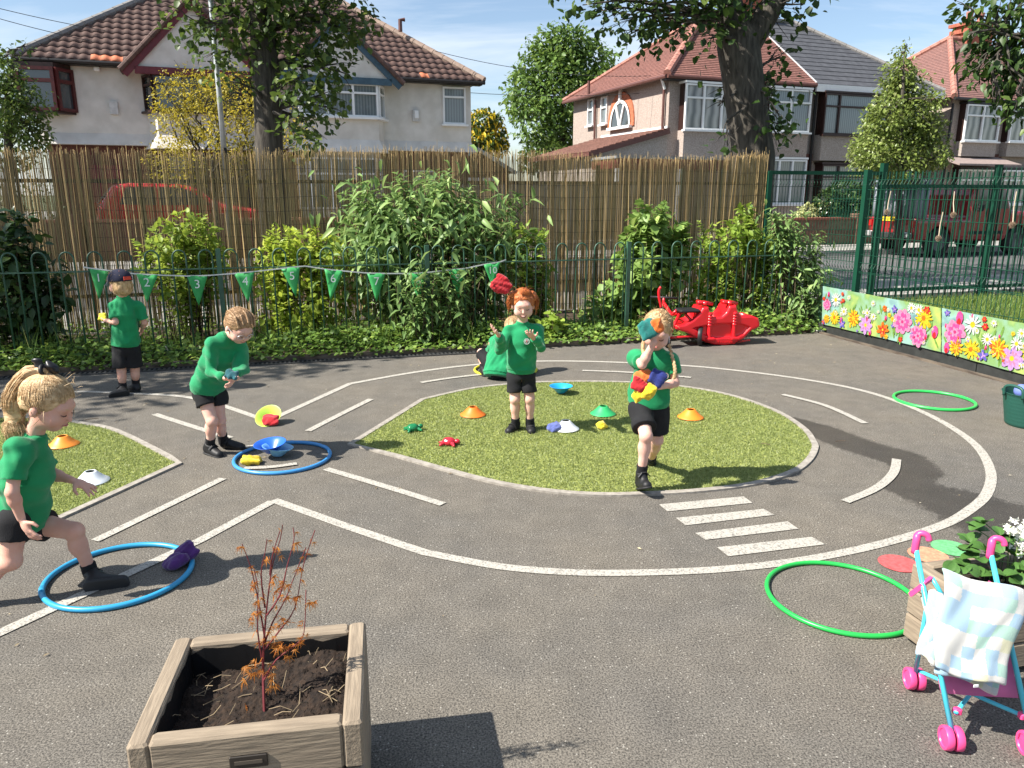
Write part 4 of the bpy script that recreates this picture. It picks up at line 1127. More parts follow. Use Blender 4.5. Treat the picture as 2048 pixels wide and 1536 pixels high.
    b.build('bay_ledge', M_DARKF, t, off=o_)
    fmr = mat('red_brown_frame', (.085, .016, .015), .4, var=.2)
    for si, ((xa, oa), (xb, ob)) in enumerate(zip(pts, pts[1:])):
        a, c = fr(xa, oa, 0), fr(xb, ob, 0); ln = np.linalg.norm(c - a); du = (c - a) / ln; dn = A(du[1], -du[0], 0)
        f2 = lambda x, out, z, a=a, du=du, dn=dn: a + du * x + dn * out + A(0, 0, z)
        window(t, f2, 0, ln, 3.9, EV - .24, trans=[4.70], fm=fmr, pm=M_GLASS, fw=.09, sill=False, label='dark red corner bay window')
    window(t, fr, 12.0, 12.80, 3.93, 5.12, trans=[4.80], pm=M_BLIND, label='white two-pane upper window')
    # small wall fittings
    for x, z, nmx in ((1.98, 4.08, 'vent_box'), (11.05, 4.17, 'alarm_box')):
        bx = wallbox(MB(), fr, x - .11, x + .11, 0, .09, z - .19, z + .17).build(nmx, mat('pale_box', (.55, .54, .52), .6), t, off=o_)
        if nmx == 'alarm_box': wallbox(MB(), fr, x - .05, x + .08, .09, .13, z - .10, z + .15).build('box_front', M_UPVC, bx, off=o_)
    MB().box(fr(1.66, .08, 5.12), (.16, .14, .12), rz=th_, bev=.02).build('security_light', M_UPVC, t, off=o_)
    window(t, fr, 10.55, 11.65, .9, 2.4, trans=[2.05], mulls=[11.1], pm=M_GLASS, sill=False)
    wallbox(MB(), fr, 1.1, 2.0, -.02, .04, .35, 2.45).build('door', M_MAROON, t, off=o_)
left_house()

def right_house():
    O, th_ = (5.45, 27.95), R(21.0); fr, U_, N_ = houseframe(O, th_)
    W_, D_, EV, PT = 12.1, 7.7, 5.55, 6.03
    t = thing('house', 'pebbledash semi-detached pair, one half roofed in red tile and one in grey slate', 'house', fr(0, 0, .3), group='houses across the street'); o_ = off_of(t)
    wallbox(MB(), fr, 0, PT, -D_, 0, .3, EV).build('wall', M_DASH, t, off=o_)
    wallbox(MB(), fr, PT, W_, -D_, -.004, .3, EV).build('wall', M_DASH2, t, off=o_)
    sl, ev = .713, .33; top = D_ / 2 + ev
    def rp(x, d): return fr(x, ev - d, EV + d * sl)
    la, ra = -ev + top, W_ + ev - top
    base = MB().add([rp(-ev, 0), rp(W_ + ev, 0), rp(ra, top), rp(la, top)], [(0, 1, 2, 3)])
    base.add([fr(-ev, ev, EV), fr(-ev, -D_ - ev, EV), rp(la, top)], [(0, 1, 2)]); base.add([fr(W_ + ev, ev, EV), fr(W_ + ev, -D_ - ev, EV), rp(ra, top)], [(0, 1, 2)])
    base.add([fr(-ev, -D_ - ev, EV), fr(W_ + ev, -D_ - ev, EV), rp(ra, top), rp(la, top)], [(0, 1, 2, 3)])
    rf = base.build('roof', mat('roof_underlay', (.06, .04, .035), .9), t, off=o_)
    courses(rf, lambda q: (rp(-ev + q * top, q * top), rp(PT, q * top)), None, 38, 'red_tile_courses', M_REDTILE)
    courses(rf, lambda q: (fr(-ev + q * top, -D_ - ev + q * top, EV + q * top * sl), rp(-ev + q * top, q * top)), None, 38, 'red_tile_courses', M_REDTILE)
    courses(rf, lambda q: (rp(PT + .03, q * top), rp(W_ + ev - q * top, q * top)), None, 15, 'slate_course', M_SLATE, joined=False)
    capline('ridge_tile', rp(-ev, 0) + A(0, 0, .04), rp(la, top) + A(0, 0, .07), M_RIDGE, rf, .13, .36)
    capline('ridge_tile', fr(-ev, -D_ - ev, EV + .04), rp(la, top) + A(0, 0, .06), M_RIDGE, rf, .10, .4)
    capline('ridge_tile', rp(la, top) + A(0, 0, .07), rp(PT, top) + A(0, 0, .07), M_RIDGE, rf, .12, .4)
    capline('ridge_tile', rp(W_ + ev, 0) + A(0, 0, .04), rp(ra, top) + A(0, 0, .06), M_GRIDGE, rf, .09, .45)
    capline('ridge_tile', rp(PT, top) + A(0, 0, .06), rp(ra, top) + A(0, 0, .06), M_GRIDGE, rf, .09, .45)
    MB().beam(rp(PT + .015, 0) + A(0, 0, .05), rp(PT + .015, top) + A(0, 0, .05), .05, .03).build('flashing', mat('lead', (.5, .5, .5), .6), rf, off=o_)
    MB().tube([fr(-ev, ev + .03, EV - .05), fr(PT, ev + .03, EV - .05)], .065, 8).build('gutter', M_PIPE, t, off=o_)
    MB().tube([fr(-ev - .03, ev, EV - .05), fr(-ev - .03, -D_ - ev, EV - .05)], .065, 8).build('gutter', M_PIPE, t, off=o_)
    wallbox(MB(), fr, PT, W_ + ev, ev - .02, ev + .06, EV - .26, EV + .0).build('fascia', M_UPVC, t, off=o_)
    wallbox(MB(), fr, -ev, W_ + ev, .0, ev - .03, EV - .16, EV - .1).build('soffit', M_GUT, t, off=o_)
    # chimney over the party wall
    ch = wallbox(MB(), fr, 5.2, 6.6, -4.4, -3.6, 8.2, 9.7).build('chimney', mat('orange_brick', (.42, .13, .075), .9, col2=(.28, .085, .055), vscale=10, bump=.3, bscale=30), t, off=o_)
    # side wall (faces left): local frame sx = distance back from the corner
    fs = lambda x, out, z: fr(-out, -x, z)
    window(t, lambda x, o, z: fr(-o, -6.2 + x, z), 0, .52, 4.40, 5.45, trans=[5.02], pm=M_BLIND, label='narrow white side window')
    window(t, lambda x, o, z: fr(-o, -5.02 + x, z), 0, .54, 4.36, 5.42, trans=[5.0], pm=M_BLIND, label='narrow white side window')
    # arched window with brick surround: parabolic arch
    xc, hw, z0, hz = 3.36, .80, 4.13, 1.0
    def arch(s_, g): return [(xc + hw * s_ * math.cos(a), z0 + (hz * s_ if s_ > 1 else hz * s_) * math.sin(a) ** .85 * g) for a in np.linspace(0, math.pi, 19)]
    out_, inn = arch(1.30, 1.0), arch(1.0, 1.0)
    b = MB(); k = len(inn)
    for lay, (A1, A2, o1, mname) in enumerate(((out_, inn, .05, None),)):
        vs = [fs(x, o1, z) for x, z in A1] + [fs(x, o1, z) for x, z in A2] + [fs(x, 0, z) for x, z in A1]
        b.add(vs, [(i, i + 1, k + i + 1, k + i) for i in range(k - 1)] + [(2 * k + i, 2 * k + i + 1, i + 1, i) for i in range(k - 1)])
    b.build('brick_arch', mat('arch_brick', (.46, .15, .075), .9, var=.3, vscale=14), t, off=o_)
    MB().box(fs(xc, .06, z0 + hz * 1.15), (.12, .16, .46), M=np.array([N_, U_, A(0, 0, 1)])).build('keystone', M_UPVC, t, off=o_)
    b = MB(); i2 = arch(.88, 1.0)
    vs = [fs(x, .09, z) for x, z in inn] + [fs(x, .09, z) for x, z in i2]; b.add(vs, [(i, i + 1, k + i + 1, k + i) for i in range(k - 1)])
    for sx in (-.33, .33): b.beam(fs(xc, .085, z0), fs(xc + sx, .085, z0 + hz * .86), .09, .05, up=U_)
    b.box(fs(xc, .1, z0 - .02), (.16, 1.8, .1), M=np.array([U_, N_, A(0, 0, 1)]))
    aw = b.build('window', M_UPVC, t, off=o_); aw['label'] = 'pointed arch side window with white bars'
    MB().poly([fs(x, .062, z) for x, z in inn]).build('pane', M_GLASS, aw, off=o_)
    for x in (5.45, .22):
        MB().tube([fs(x, .09, EV - .2), fs(x, .09, 3.6)], .045, 8).build('downpipe', M_PIPE, t, off=o_)
    MB().tube([fs(-.0 + .12, .28, EV - .05), fs(.15, .1, EV - .4)], .05, 6).build('downpipe_bend', M_UPVC, t, off=o_)
    MB().tube([fr(-.33, -5.6, EV - .1), fr(-.33, -5.6, EV + .55)], .055, 8).build('vent_pipe', M_PIPE, t, off=o_)
    # front windows: shallow bays
    for xa, xb, za, zb, mu, fm, pm, lb in ((.40, 2.6, 3.80, 5.30, (1.15, 1.9), M_UPVC, M_CURT, 'white upper bay window with net curtains'), (4.0, 5.80, 3.83, 5.30, (4.9,), M_UPVC, M_BLIND, 'white upper window beside the slate half'),
                                       (6.45, 11.3, 3.80, 5.25, (7.15, 9.0, 10.4), M_DARKF, M_BLIND, 'dark framed upper bay window with pale blinds'), (3.95, 5.85, 1.25, 2.85, (4.6, 5.2), M_UPVC, M_BLIND, 'white ground floor window'), (6.6, 10.8, 1.25, 2.7, (7.4, 9.2), M_DARKF, M_BLIND, 'dark ground floor window')):
        wallbox(MB(), fr, xa, xb, 0, .40, za - .95 if za > 3 else .35, za - .02).build('bay_apron', M_DASH if xb < 6 else M_DASH2, t, off=o_)
        wallbox(MB(), fr, xa + .02, xb - .02, 0, .34, za - .01, zb + .02).build('bay_core', M_DARKF, t, off=o_)
        wallbox(MB(), fr, xa - .04, xb + .04, 0, .44, zb + .02, zb + .09).build('bay_head', fm, t, off=o_)
        window(t, lambda x, o, z: fr(x, o + .36, z), xa, xb, za, zb, mulls=mu, trans=[zb - .45], fm=fm, pm=pm, label=lb)
    wallbox(MB(), fr, 5.86, 6.4, 0, .06, .35, 3.1).build('brick_pier', M_BRICK, t, off=o_)
    for x, m_ in ((6.0, M_GUT), (6.28, M_GUT)): MB().tube([fr(x, .10, EV - .2), fr(x, .10, .4)], .05, 8).build('downpipe', m_, t, off=o_)
    # lean-to at the side
    lt = [(0, 3.72), (-2.75, 2.98), (-2.75, .3), (0, .3)]
    MB().prism([fr(x, 0.0, z) for x, z in lt], -N_ * 5.0).build('lean_to', M_DASH2, t, off=o_)
    for i in range(13):
        q0, q1 = i / 13, (i + 1.1) / 13
        a, c = A(-3.05 + 3.05 * q0, 0, 2.96 + .84 * q0), A(-3.05 + 3.05 * q1, 0, 2.96 + .84 * q1)
        MB().prism([fr(a[0], .12, a[2] + .05), fr(c[0], .12, c[2] + .02), fr(c[0], -5.2, c[2] + .02), fr(a[0], -5.2, a[2] + .05)], A(0, 0, .035)).build('tile_course', mat('lean_to_tile', (.17, .085, .065), .8, var=.3, vscale=7, bump=.5, bscale=14), t, off=o_)
    wallbox(MB(), fr, -3.12, -3.02, -5.2, .14, 2.86, 2.99).build('lean_to_gutter', M_PIPE, t, off=o_)
    MB().beam(fr(-3.05, .13, 2.93), fr(0, .13, 3.74), .04, .16).build('verge_board', M_PIPE, t, off=o_)
    for a, c in ((5.0, .02),): MB().beam(fs(.0, .02, 3.86), fs(5.0, .02, 3.86), .02, .14).build('lead_flashing', M_UPVC, t, off=o_)
    # car-port canopy in front
    wallbox(MB(), fr, -3.0, 2.0, .05, 1.9, 2.72, 2.80).build('canopy_roof', mat('canopy_grey', (.20, .22, .24), .5), t, off=o_)
    wallbox(MB(), fr, -2.95, 1.95, .05, 1.86, 2.42, 2.715).build('canopy_fascia', M_MAROON, t, off=o_)
    for x in (-2.9, -.6, 1.8): wallbox(MB(), fr, x - .06, x + .06, 1.7, 1.82, .35, 2.42).build('canopy_post', M_UPVC, t, off=o_)
    for x in (.95, 2.0, 2.5): MB().box(fr(x, .03, 2.95 + .4 * (x < 1) * 0), (.22, .05, .16), rz=th_).build('air_brick', M_BRICK, t, off=o_)
right_house()

def end_house():
    O0, th_ = (5.45, 27.95), R(21.0); fr0, U_, N_ = houseframe(O0, th_); O = fr0(13.1, .2, 0); fr, U_, N_ = houseframe(O, th_)
    W_, D_, EV = 9.0, 7.6, 5.35
    t = thing('house', 'pebbledash house with dark red hipped roof and tall orange brick chimney', 'house', fr(0, 0, .3), group='houses across the street'); o_ = off_of(t)
    wallbox(MB(), fr, 0, W_, -D_, 0, .3, EV).build('wall', M_DASH, t, off=o_)
    sl, ev = .75, .33; top = D_ / 2 + ev
    def rp(x, d): return fr(x, ev - d, EV + d * sl)
    la, ra = -ev + top, W_ + ev - top
    base = MB().add([rp(-ev, 0), rp(W_ + ev, 0), rp(ra, top), rp(la, top)], [(0, 1, 2, 3)])
    base.add([fr(-ev, ev, EV), fr(-ev, -D_ - ev, EV), rp(la, top)], [(0, 1, 2)]); base.add([fr(W_ + ev, ev, EV), fr(W_ + ev, -D_ - ev, EV), rp(ra, top)], [(0, 1, 2)])
    base.add([fr(-ev, -D_ - ev, EV), fr(W_ + ev, -D_ - ev, EV), rp(ra, top), rp(la, top)], [(0, 1, 2, 3)])
    rf = base.build('roof', mat('roof_underlay', (.06, .04, .035), .9), t, off=o_)
    mt = mat('brown_red_tile', (.25, .125, .105), .8, col2=(.16, .085, .075), vscale=9, detail=8, space='World')
    courses(rf, lambda q: (rp(-ev + q * top, q * top), rp(W_ + ev - q * top, q * top)), None, 36, 'tile_courses', mt)
    courses(rf, lambda q: (fr(-ev + q * top, -D_ - ev + q * top, EV + q * top * sl), rp(-ev + q * top, q * top)), None, 36, 'tile_courses', mt)
    for a, c in ((rp(-ev, 0), rp(la, top)), (fr(-ev, -D_ - ev, EV), rp(la, top)), (rp(la, top), rp(ra, top))): capline('ridge_tile', a + A(0, 0, .05), c + A(0, 0, .07), M_RIDGE, rf, .12, .4)
    mb = MATS['orange_brick']
    c = wallbox(MB(), fr, 4.5, 6.1, -4.3, -3.5, 7.6, 9.05)
    wallbox(c, fr, 4.4, 6.2, -4.4, -3.4, 8.75, 8.92); wallbox(c, fr, 4.35, 6.25, -4.45, -3.35, 9.06, 9.2)
    ch = c.build('chimney', mb, t, off=o_)
    for x in (4.95, 5.65): MB().lathe(fr(x, -3.9, 9.2), [(.16, 0), (.13, .3), (.16, .5), (.13, .52)], 12).build('chimney_pot', M_RIDGE, ch, off=o_)
    MB().tube([fr(-ev, ev + .03, EV - .05), fr(W_, ev + .03, EV - .05)], .06, 8).build('gutter', M_GUT, t, off=o_)
    MB().tube([fr(-.1, .12, EV - .2), fr(-.1, .12, .4)], .05, 8).build('downpipe', M_GUT, t, off=o_)
    for xa, xb, za, zb, mu in ((.42, 2.35, 3.72, 5.12, (1.38,)), (3.0, 5.4, 3.75, 5.12, (3.8, 4.6)), (.5, 2.6, 1.2, 2.6, (1.2, 1.9)), (3.0, 5.4, 1.2, 2.6, (3.8, 4.6))):
        wallbox(MB(), fr, xa, xb, 0, .36, za - .6 if za > 3 else .35, za - .02).build('bay_apron', M_DASH2, t, off=o_)
        wallbox(MB(), fr, xa + .02, xb - .02, 0, .30, za - .01, zb + .02).build('bay_core', M_DARKF, t, off=o_)
        wallbox(MB(), fr, xa - .04, xb + .04, 0, .40, zb + .02, zb + .1).build('bay_head', M_GUT, t, off=o_)
        window(t, lambda x, o, z: fr(x, o + .32, z), xa, xb, za, zb, mulls=mu, trans=[zb - .42], pm=M_CURT)
    MB().prism([fr(-.6, .1, 3.05), fr(2.9, .1, 3.05), fr(2.9, 1.2, 2.72), fr(-.6, 1.2, 2.72)], A(0, 0, .07)).build('porch_roof', mat('porch_felt', (.28, .22, .20), .8), t, off=o_)
    wallbox(MB(), fr, -.02, 3.2, 0, .03, 3.08, 3.25).build('brick_band', M_BRICK, t, off=o_)
end_house()

# little garage roof between the houses
def garage():
    fr, U_, N_ = houseframe((5.45, 27.95), R(18.0))
    t = thing('garage', 'small brick garage with pitched tiled roof between the two houses', 'garage', fr(-6.4, -3, .3)); o_ = off_of(t)
    MB().prism([fr(-7.4, -3, .35), fr(-4.9, -3, .35), fr(-4.9, -3, 2.45), fr(-6.15, -3, 3.1), fr(-7.4, -3, 2.45)], -N_ * 4).build('wall', M_BRICK, t, off=o_)
    for s_ in (-1, 1):
        a, c = fr(-6.15 + s_ * 1.5, -2.8, 2.36), fr(-6.15, -2.8, 3.2)
        MB().prism([a, c, c - N_ * 4.4, a - N_ * 4.4], A(0, 0, .07)).build('roof', M_SLATE, t, off=o_)
        MB().beam(a + N_ * .03, c + N_ * .03, .04, .13).build('bargeboard', mat('pale_blue_grey', (.30, .36, .37), .6), t, off=o_)
    wallbox(MB(), fr, -7.0, -5.3, -3, -2.95, .35, 2.2).build('door', M_UPVC, t, off=o_)
garage()

# garden walls along the far pavement, brick
def garden_wall(label, u0, u1, h, m, coping=True):
    t = thing('garden_wall', label, 'wall', ST((u0 + u1) / 2, 12.1)); o_ = off_of(t)
    n = max(1, int((u1 - u0) / 2.6)); w = (u1 - u0) / n
    MB().beam(ST(u0, 12.1, h / 2), ST(u1, 12.1, h / 2), .22, h).build('brickwork', m, t, off=o_)
    if coping: MB().beam(ST(u0, 12.1, h + .035), ST(u1, 12.1, h + .035), .30, .06).build('coping', mat('red_coping', (.30, .11, .075), .8), t, off=o_)
    for i in range(n + 1): MB().box(ST(u0 + i * w, 12.1, (h + .18) / 2), (.34, .34, h + .18), rz=TS).build('pier', m, t, off=o_)
garden_wall('low brick garden wall in front of the parked red hatchback', -16, -.5, .98, M_BRICK)
garden_wall('brick garden wall running past the loose green tree', -40, -16.2, 1.5, M_BRICK)
garden_wall('low brown brick garden wall behind the pickup', 12.2, 27, .85, mat('brown_brick', (.20, .12, .08), .9, col2=(.12, .07, .05), vscale=10, bump=.3, bscale=30))
def gate():
    t = thing('garage_gate', 'pale grey boarded gate seen through the reed screen', 'gate', ST(4.5, 12.3)); o_ = off_of(t)
    for i in range(22): MB().box(ST(.6 + i * .36, 12.3, 1.1), (.35, .05, 1.6 + .0 * i), rz=TS).build('gate_board', mat('gate_grey', (.17, .155, .135), .7, var=.12, vscale=3), t, off=o_)
    for z in (.5, 1.6): MB().beam(ST(.5, 12.36, z), ST(8.4, 12.36, z), .05, .1).build('gate_rail', MATS['gate_grey'], t, off=o_)
gate()
def lamp_post():
    b0 = P(448, 300, 12.6); x, y = b0[0], b0[1]
    t = thing('street_lamp', 'slim galvanised street lamp column beside the yellow-green shrub', 'street lamp', (x, y, .04))
    m = mat('galvanised', (.52, .54, .55), .45, metal=.5, var=.12, vscale=9)
    MB().lathe((0, 0, 0), [(.07, 0), (.07, 1.2), (.052, 1.3), (.050, 2.24), (.042, 2.28)], 14).build('base', mat('lamp_base_black', (.02, .021, .022), .6), t, smooth=True, angle=30)
    MB().tube([A(0, 0, 2.26), A(0, 0, 3.2), A(-.01, 0, 6.2), A(.1, -.05, 6.6), A(.6, -.3, 6.85)], [.042, .038, .032, .028, .025], 12).build('column', m, t, smooth=True)
    MB().box((.9, -.45, 6.86), (.6, .2, .12), rz=R(-27), bev=.03).build('lantern', m, t)
lamp_post()
# overhead wires
def wire(label, a, b, sag):
    a, b = np.asarray(a, float), np.asarray(b, float); t = np.linspace(0, 1, 16)
    o = MB().tube([a + (b - a) * q - A(0, 0, sag * 4 * q * (1 - q)) for q in t], .009, 4).build('overhead_wire', mat('wire_black', (.03, .03, .03), .6)); setp(o, label, 'cable', 'overhead telephone wires')
wire('thin overhead wire running from the house gutter past the round tree', P(870, 102, 27), P(1330, 150, 29), .3)
wire('thin overhead wire crossing the sky to the arched-window wall', P(745, 165, 27.5), P(1300, 185, 30), .25)
wire('thin overhead wire meeting the pantile roof, higher of two', P(-60, 2, 22), P(330, 78, 26), .1)
wire('thin overhead wire meeting the pantile roof, lower of two', P(-60, 20, 22), P(290, 100, 25), .1)
# ------------------------------------------------------------------ trees and shrubs
M_BARK = mat('grey_bark', (.10, .088, .072), .95, col2=(.035, .030, .025), vscale=7, stretch=(3, 3, .6), bump=1.0, bscale=22, detail=8)
M_TWIG = mat('brown_twig', (.10, .07, .045), .9, var=.3)
L_LIME = leafmat('lime_leaf', (.035, .070, .013), (.10, .16, .032), (.20, .26, .06), trans=.38)
L_LIMED = leafmat('lime_leaf_dark', (.02, .05, .010), (.06, .115, .022), (.13, .19, .04), trans=.34)
L_BIG = leaf_template(1, .78, .12, .1)
L_OVAL = leaf_template(1, .55, .15, .12)
L_LANCE = leaf_template(1, .30, .3, .28)
def pc(px, py, Y, rpx, sq=1.0):
    c = P(px, py, Y); r_ = rpx / FPX * Y * 1.0; return (c, (r_, r_ * sq, r_))
def limb(b, a, c, r0, r1, wob=.12, n=7, rg=random):
    a, c = np.asarray(a, float), np.asarray(c, float); L = np.linalg.norm(c - a); pts = []
    for i in range(n):
        t = i / (n - 1); p = a + (c - a) * t; w = wob * L * .25 * math.sin(math.pi * t)
        pts.append(p + A(rg.uniform(-w, w), rg.uniform(-w, w), L * .06 * math.sin(math.pi * t)))
    b.tube(pts, [r0 + (r1 - r0) * i / (n - 1) for i in range(n)], 8 if r0 > .05 else 5); return pts
def tree(name, label, base, trunk_pts, trunk_r, clumps, n, size, m, tpl=None, limbs=None, droop=.3, spray=0, seed=1, shell=.35, group=None, keep=None, limb_r=.05, bark=None):
    t = thing(name, label, 'tree', base, group=group); o_ = off_of(t)
    b = MB(); b.tube(trunk_pts, trunk_r, 14)
    rg = random.Random(seed)
    tr_ = b.build('trunk', bark or M_BARK, t, smooth=True, off=o_)
    b = MB()
    tp = [np.asarray(p, float) for p in trunk_pts]
    for i, (c, r_) in enumerate(clumps):
        c = np.asarray(c, float)
        q = min(tp[len(tp) // 3:], key=lambda p: np.linalg.norm(p - c) + .6 * max(0, p[2] - c[2]))
        if limbs is None or i < limbs:
            pts = limb(b, q, c, min(limb_r, .02 + .02 * np.linalg.norm(c - q)), .008, .5, 7, rg)
            for k in range(5):
                e = c + np.array([rg.gauss(0, 1) for _ in range(3)]) * np.broadcast_to(r_, 3) * .55
                limb(b, pts[-2 - k % 3], e, .010, .003, .4, 5, rg)
    b.build('limbs', bark or M_BARK, t, smooth=True, off=o_)
    foliage('crown', t, clumps, n, size, m, tpl or L_BIG, droop=droop, spray=spray, seed=seed, shell=shell, keep=keep)
    return t
def px_clumps(lst, Y, dy=.5, seed=0):
    rg = random.Random(seed); return [pc(x, y, Y + rg.uniform(-dy, dy), r_) for x, y, r_ in lst]
# lime behind the reed screen, left
Y0 = 12.4
cl = px_clumps([(372, 50, 36), (425, 105, 34), (470, 35, 52), (420, 20, 45), (560, 45, 60), (625, 55, 62), (700, 32, 46), (668, 108, 44), (606, 150, 46), (470, 150, 30), (622, 243, 44), (646, 195, 40), (700, 150, 26), (590, 265, 34), (520, 100, 40), (556, 215, 28), (655, 215, 30), (715, 60, 30), (640, 20, 50), (500, -10, 60), (560, -30, 60), (640, 130, 30), (575, 120, 36), (450, 75, 30), (400, 75, 30), (440, 140, 26), (590, 190, 30), (620, 275, 30), (500, 60, 40), (680, 70, 36), (560, 160, 30)], Y0, .7, 1)
up = [(P(520, 0, Y0) + A(x, y, z), (1.0, 1.0, .8)) for x, y, z in ((-.8, 0, .8), (.8, .3, .9), (0, -.8, 1.2), (.2, .9, 1.3), (-.9, .6, 1.9), (1.0, -.4, 2.0), (0, 0, 2.6))]
bx = P(538, 300, Y0)
tree('lime_tree', 'grey-barked street lime with sparse big leaves in front of the cream house', (bx[0], bx[1], .04),
     [A(bx[0] + .04, bx[1], 0), P(538, 300, Y0), P(536, 220, Y0), P(530, 130, Y0), P(524, 60, Y0), P(515, -20, Y0), P(520, -160, Y0), P(530, -330, Y0)], [.27, .215, .205, .20, .175, .14, .11, .05], cl + up, 8600, .105, L_LIME, limbs=22, spray=3, seed=2, group='street limes')
# lime on the right
Y1 = 12.6
cl = px_clumps([(1165, 10, 24), (1200, 22, 34), (1240, 40, 36), (1285, 50, 42), (1330, 62, 40), (1375, 40, 50), (1415, 78, 34), (1352, 20, 50), (1290, 5, 45), (1430, 20, 40), (1252, 72, 16), (1500, 15, 50), (1560, 35, 40), (1610, 8, 32), (1548, 190, 40), (1560, 235, 38), (1535, 265, 36), (1565, 115, 22), (1545, 160, 30), (1435, 212, 20), (1446, 180, 18), (1455, 292, 20), (1560, 290, 22), (1220, -15, 40), (1320, -20, 50), (1420, -40, 60), (1520, -50, 60), (1640, -5, 16), (1470, 60, 40), (1400, 110, 16)], Y1, .8, 3)
up = [(P(1490, -40, Y1) + A(x, y, z), (1.3, 1.3, .9)) for x, y, z in ((-2.2, -.2, .5), (-1.2, .8, 1.2), (0, -.9, 1.2), (1.3, .4, 1.2), (2.2, 0, .9), (-.6, .2, 2.2), (.9, -.2, 2.3), (2.0, 1.2, 2.0), (0, 1.4, 2.4), (0, 0, 3.2), (3.0, -.8, 2.2), (-2.6, 1.0, 2.4), (3.2, 1.4, 2.6), (1.6, 2.4, 2.2))]
bx = P(1505, 312, Y1)
t = tree('lime_tree', 'thick forked street lime with dense dark leaves in front of the red-tiled house', (bx[0], bx[1], .04),
     [A(bx[0], bx[1], 0), P(1506, 312, Y1), P(1498, 250, Y1), P(1486, 160, Y1), P(1476, 85, Y1), P(1466, 40, Y1), P(1452, -30, Y1), P(1446, -160, Y1), P(1450, -320, Y1)], [.39, .34, .315, .31, .32, .21, .16, .12, .05], cl + up, 12000, .12, L_LIMED, limbs=26, spray=4, seed=5, group='street limes')
b = MB(); b.tube([P(1484, 110, Y1), P(1508, 70, Y1), P(1540, 20, Y1), P(1575, -40, Y1 + .2), P(1640, -170, Y1 + .4)], [.22, .2, .175, .15, .07], 12); b.build('fork', M_BARK, t, smooth=True, off=off_of(t))
# cherry overhanging from the right
Y2 = 9.2
cl = px_clumps([(1942, 20, 26), (1990, 35, 30), (2030, 20, 34), (1960, 70, 22), (2010, 95, 36), (1965, 118, 26), (1935, 70, 14), (1985, 150, 34), (2030, 150, 34), (1950, 150, 18), (2015, 190, 32), (2045, 215, 28), (2060, 90, 50), (1990, 205, 14), (2080, 170, 50), (2100, 30, 60)], Y2, .4, 5)
bx = P(2420, 500, Y2 + .3)
tree('cherry_tree', 'overhanging cherry branches with pointed leaves beside the chimney', (bx[0], bx[1], .02), [A(bx[0], bx[1], 0), A(bx[0], bx[1], 1.2), P(2400, 250, Y2), P(2300, 100, Y2), P(2150, 60, Y2), P(2010, 70, Y2)], [.2, .17, .13, .08, .04, .012], cl, 1500, .10, L_LIMED, L_OVAL, droop=.7, spray=4, seed=7, limb_r=.018)
# tree out of frame on the left whose shade falls on the far loop
cl = [(A(-8.4, 4.9, 5.0) + A(x, y, z), (.75, .75, .55)) for x, y, z in ((0, 0, 0), (1.1, .3, -.3), (-.9, .4, .2), (.2, 1.1, .1), (.9, 1.3, -.5), (0, -.9, .5), (-.6, 1.5, -.2), (.3, .2, 1), (1.5, .9, .2))]
tree('garden_tree', 'leafy tree standing outside the view, throwing dappled shade by the bed', (-8.8, 4.9, 0), [A(-8.8, 4.9, 0), A(-8.8, 4.9, 2), A(-8.6, 5.0, 4), A(-8.4, 5, 5.6)], [.16, .14, .1, .03], cl, 2600, .11, L_LIME, spray=4, seed=8)
cl = [(A(11.0, 15.5, 6.4) + A(x, y, z), (1.5, 1.5, 1.0)) for x, y, z in ((0, 0, 0), (2.2, .3, .2), (-2.0, .6, .5), (.4, 2.0, .2), (.4, -1.9, .6), (1.5, 1.5, 1.6), (-1.2, -.6, 1.8), (3.6, 1.6, .8), (2.0, -1.6, 1.4), (-1.6, 2.2, 1.2))]
tree('lime_tree', 'street lime outside the view whose shade covers the road behind the mesh fence', (11.2, 15.4, .04), [A(11.2, 15.4, 0), A(11.2, 15.4, 3.5), A(11.1, 15.5, 6), A(11, 15.5, 8)], [.3, .26, .18, .05], cl, 4200, .2, L_LIMED, spray=4, seed=9, group='street limes')
# yellow-green shrub behind the screen
Y3 = 15.0
cl = px_clumps([(345, 205, 42), (380, 175, 36), (420, 185, 40), (460, 200, 44), (505, 230, 40), (400, 240, 46), (350, 260, 40), (450, 265, 46), (510, 280, 40), (560, 250, 36), (590, 285, 40), (330, 165, 18), (420, 310, 60), (350, 330, 50), (520, 330, 50), (465, 165, 26)], Y3, .7, 9)
bx = G(430, 505)
bx = P(430, 420, Y3)
tree('golden_shrub', 'tall yellow-green feathery shrub behind the reed screen by the lamp column', (bx[0], Y3, .1), [A(bx[0], Y3, .1), A(bx[0], Y3, .8), A(bx[0], Y3, 1.5)], [.09, .07, .04], cl, 9000, .06, leafmat('golden_leaf', (.22, .20, .02), (.46, .40, .04), (.60, .50, .07), trans=.4), leaf_small(1, .5), spray=5, seed=10, limb_r=.03)
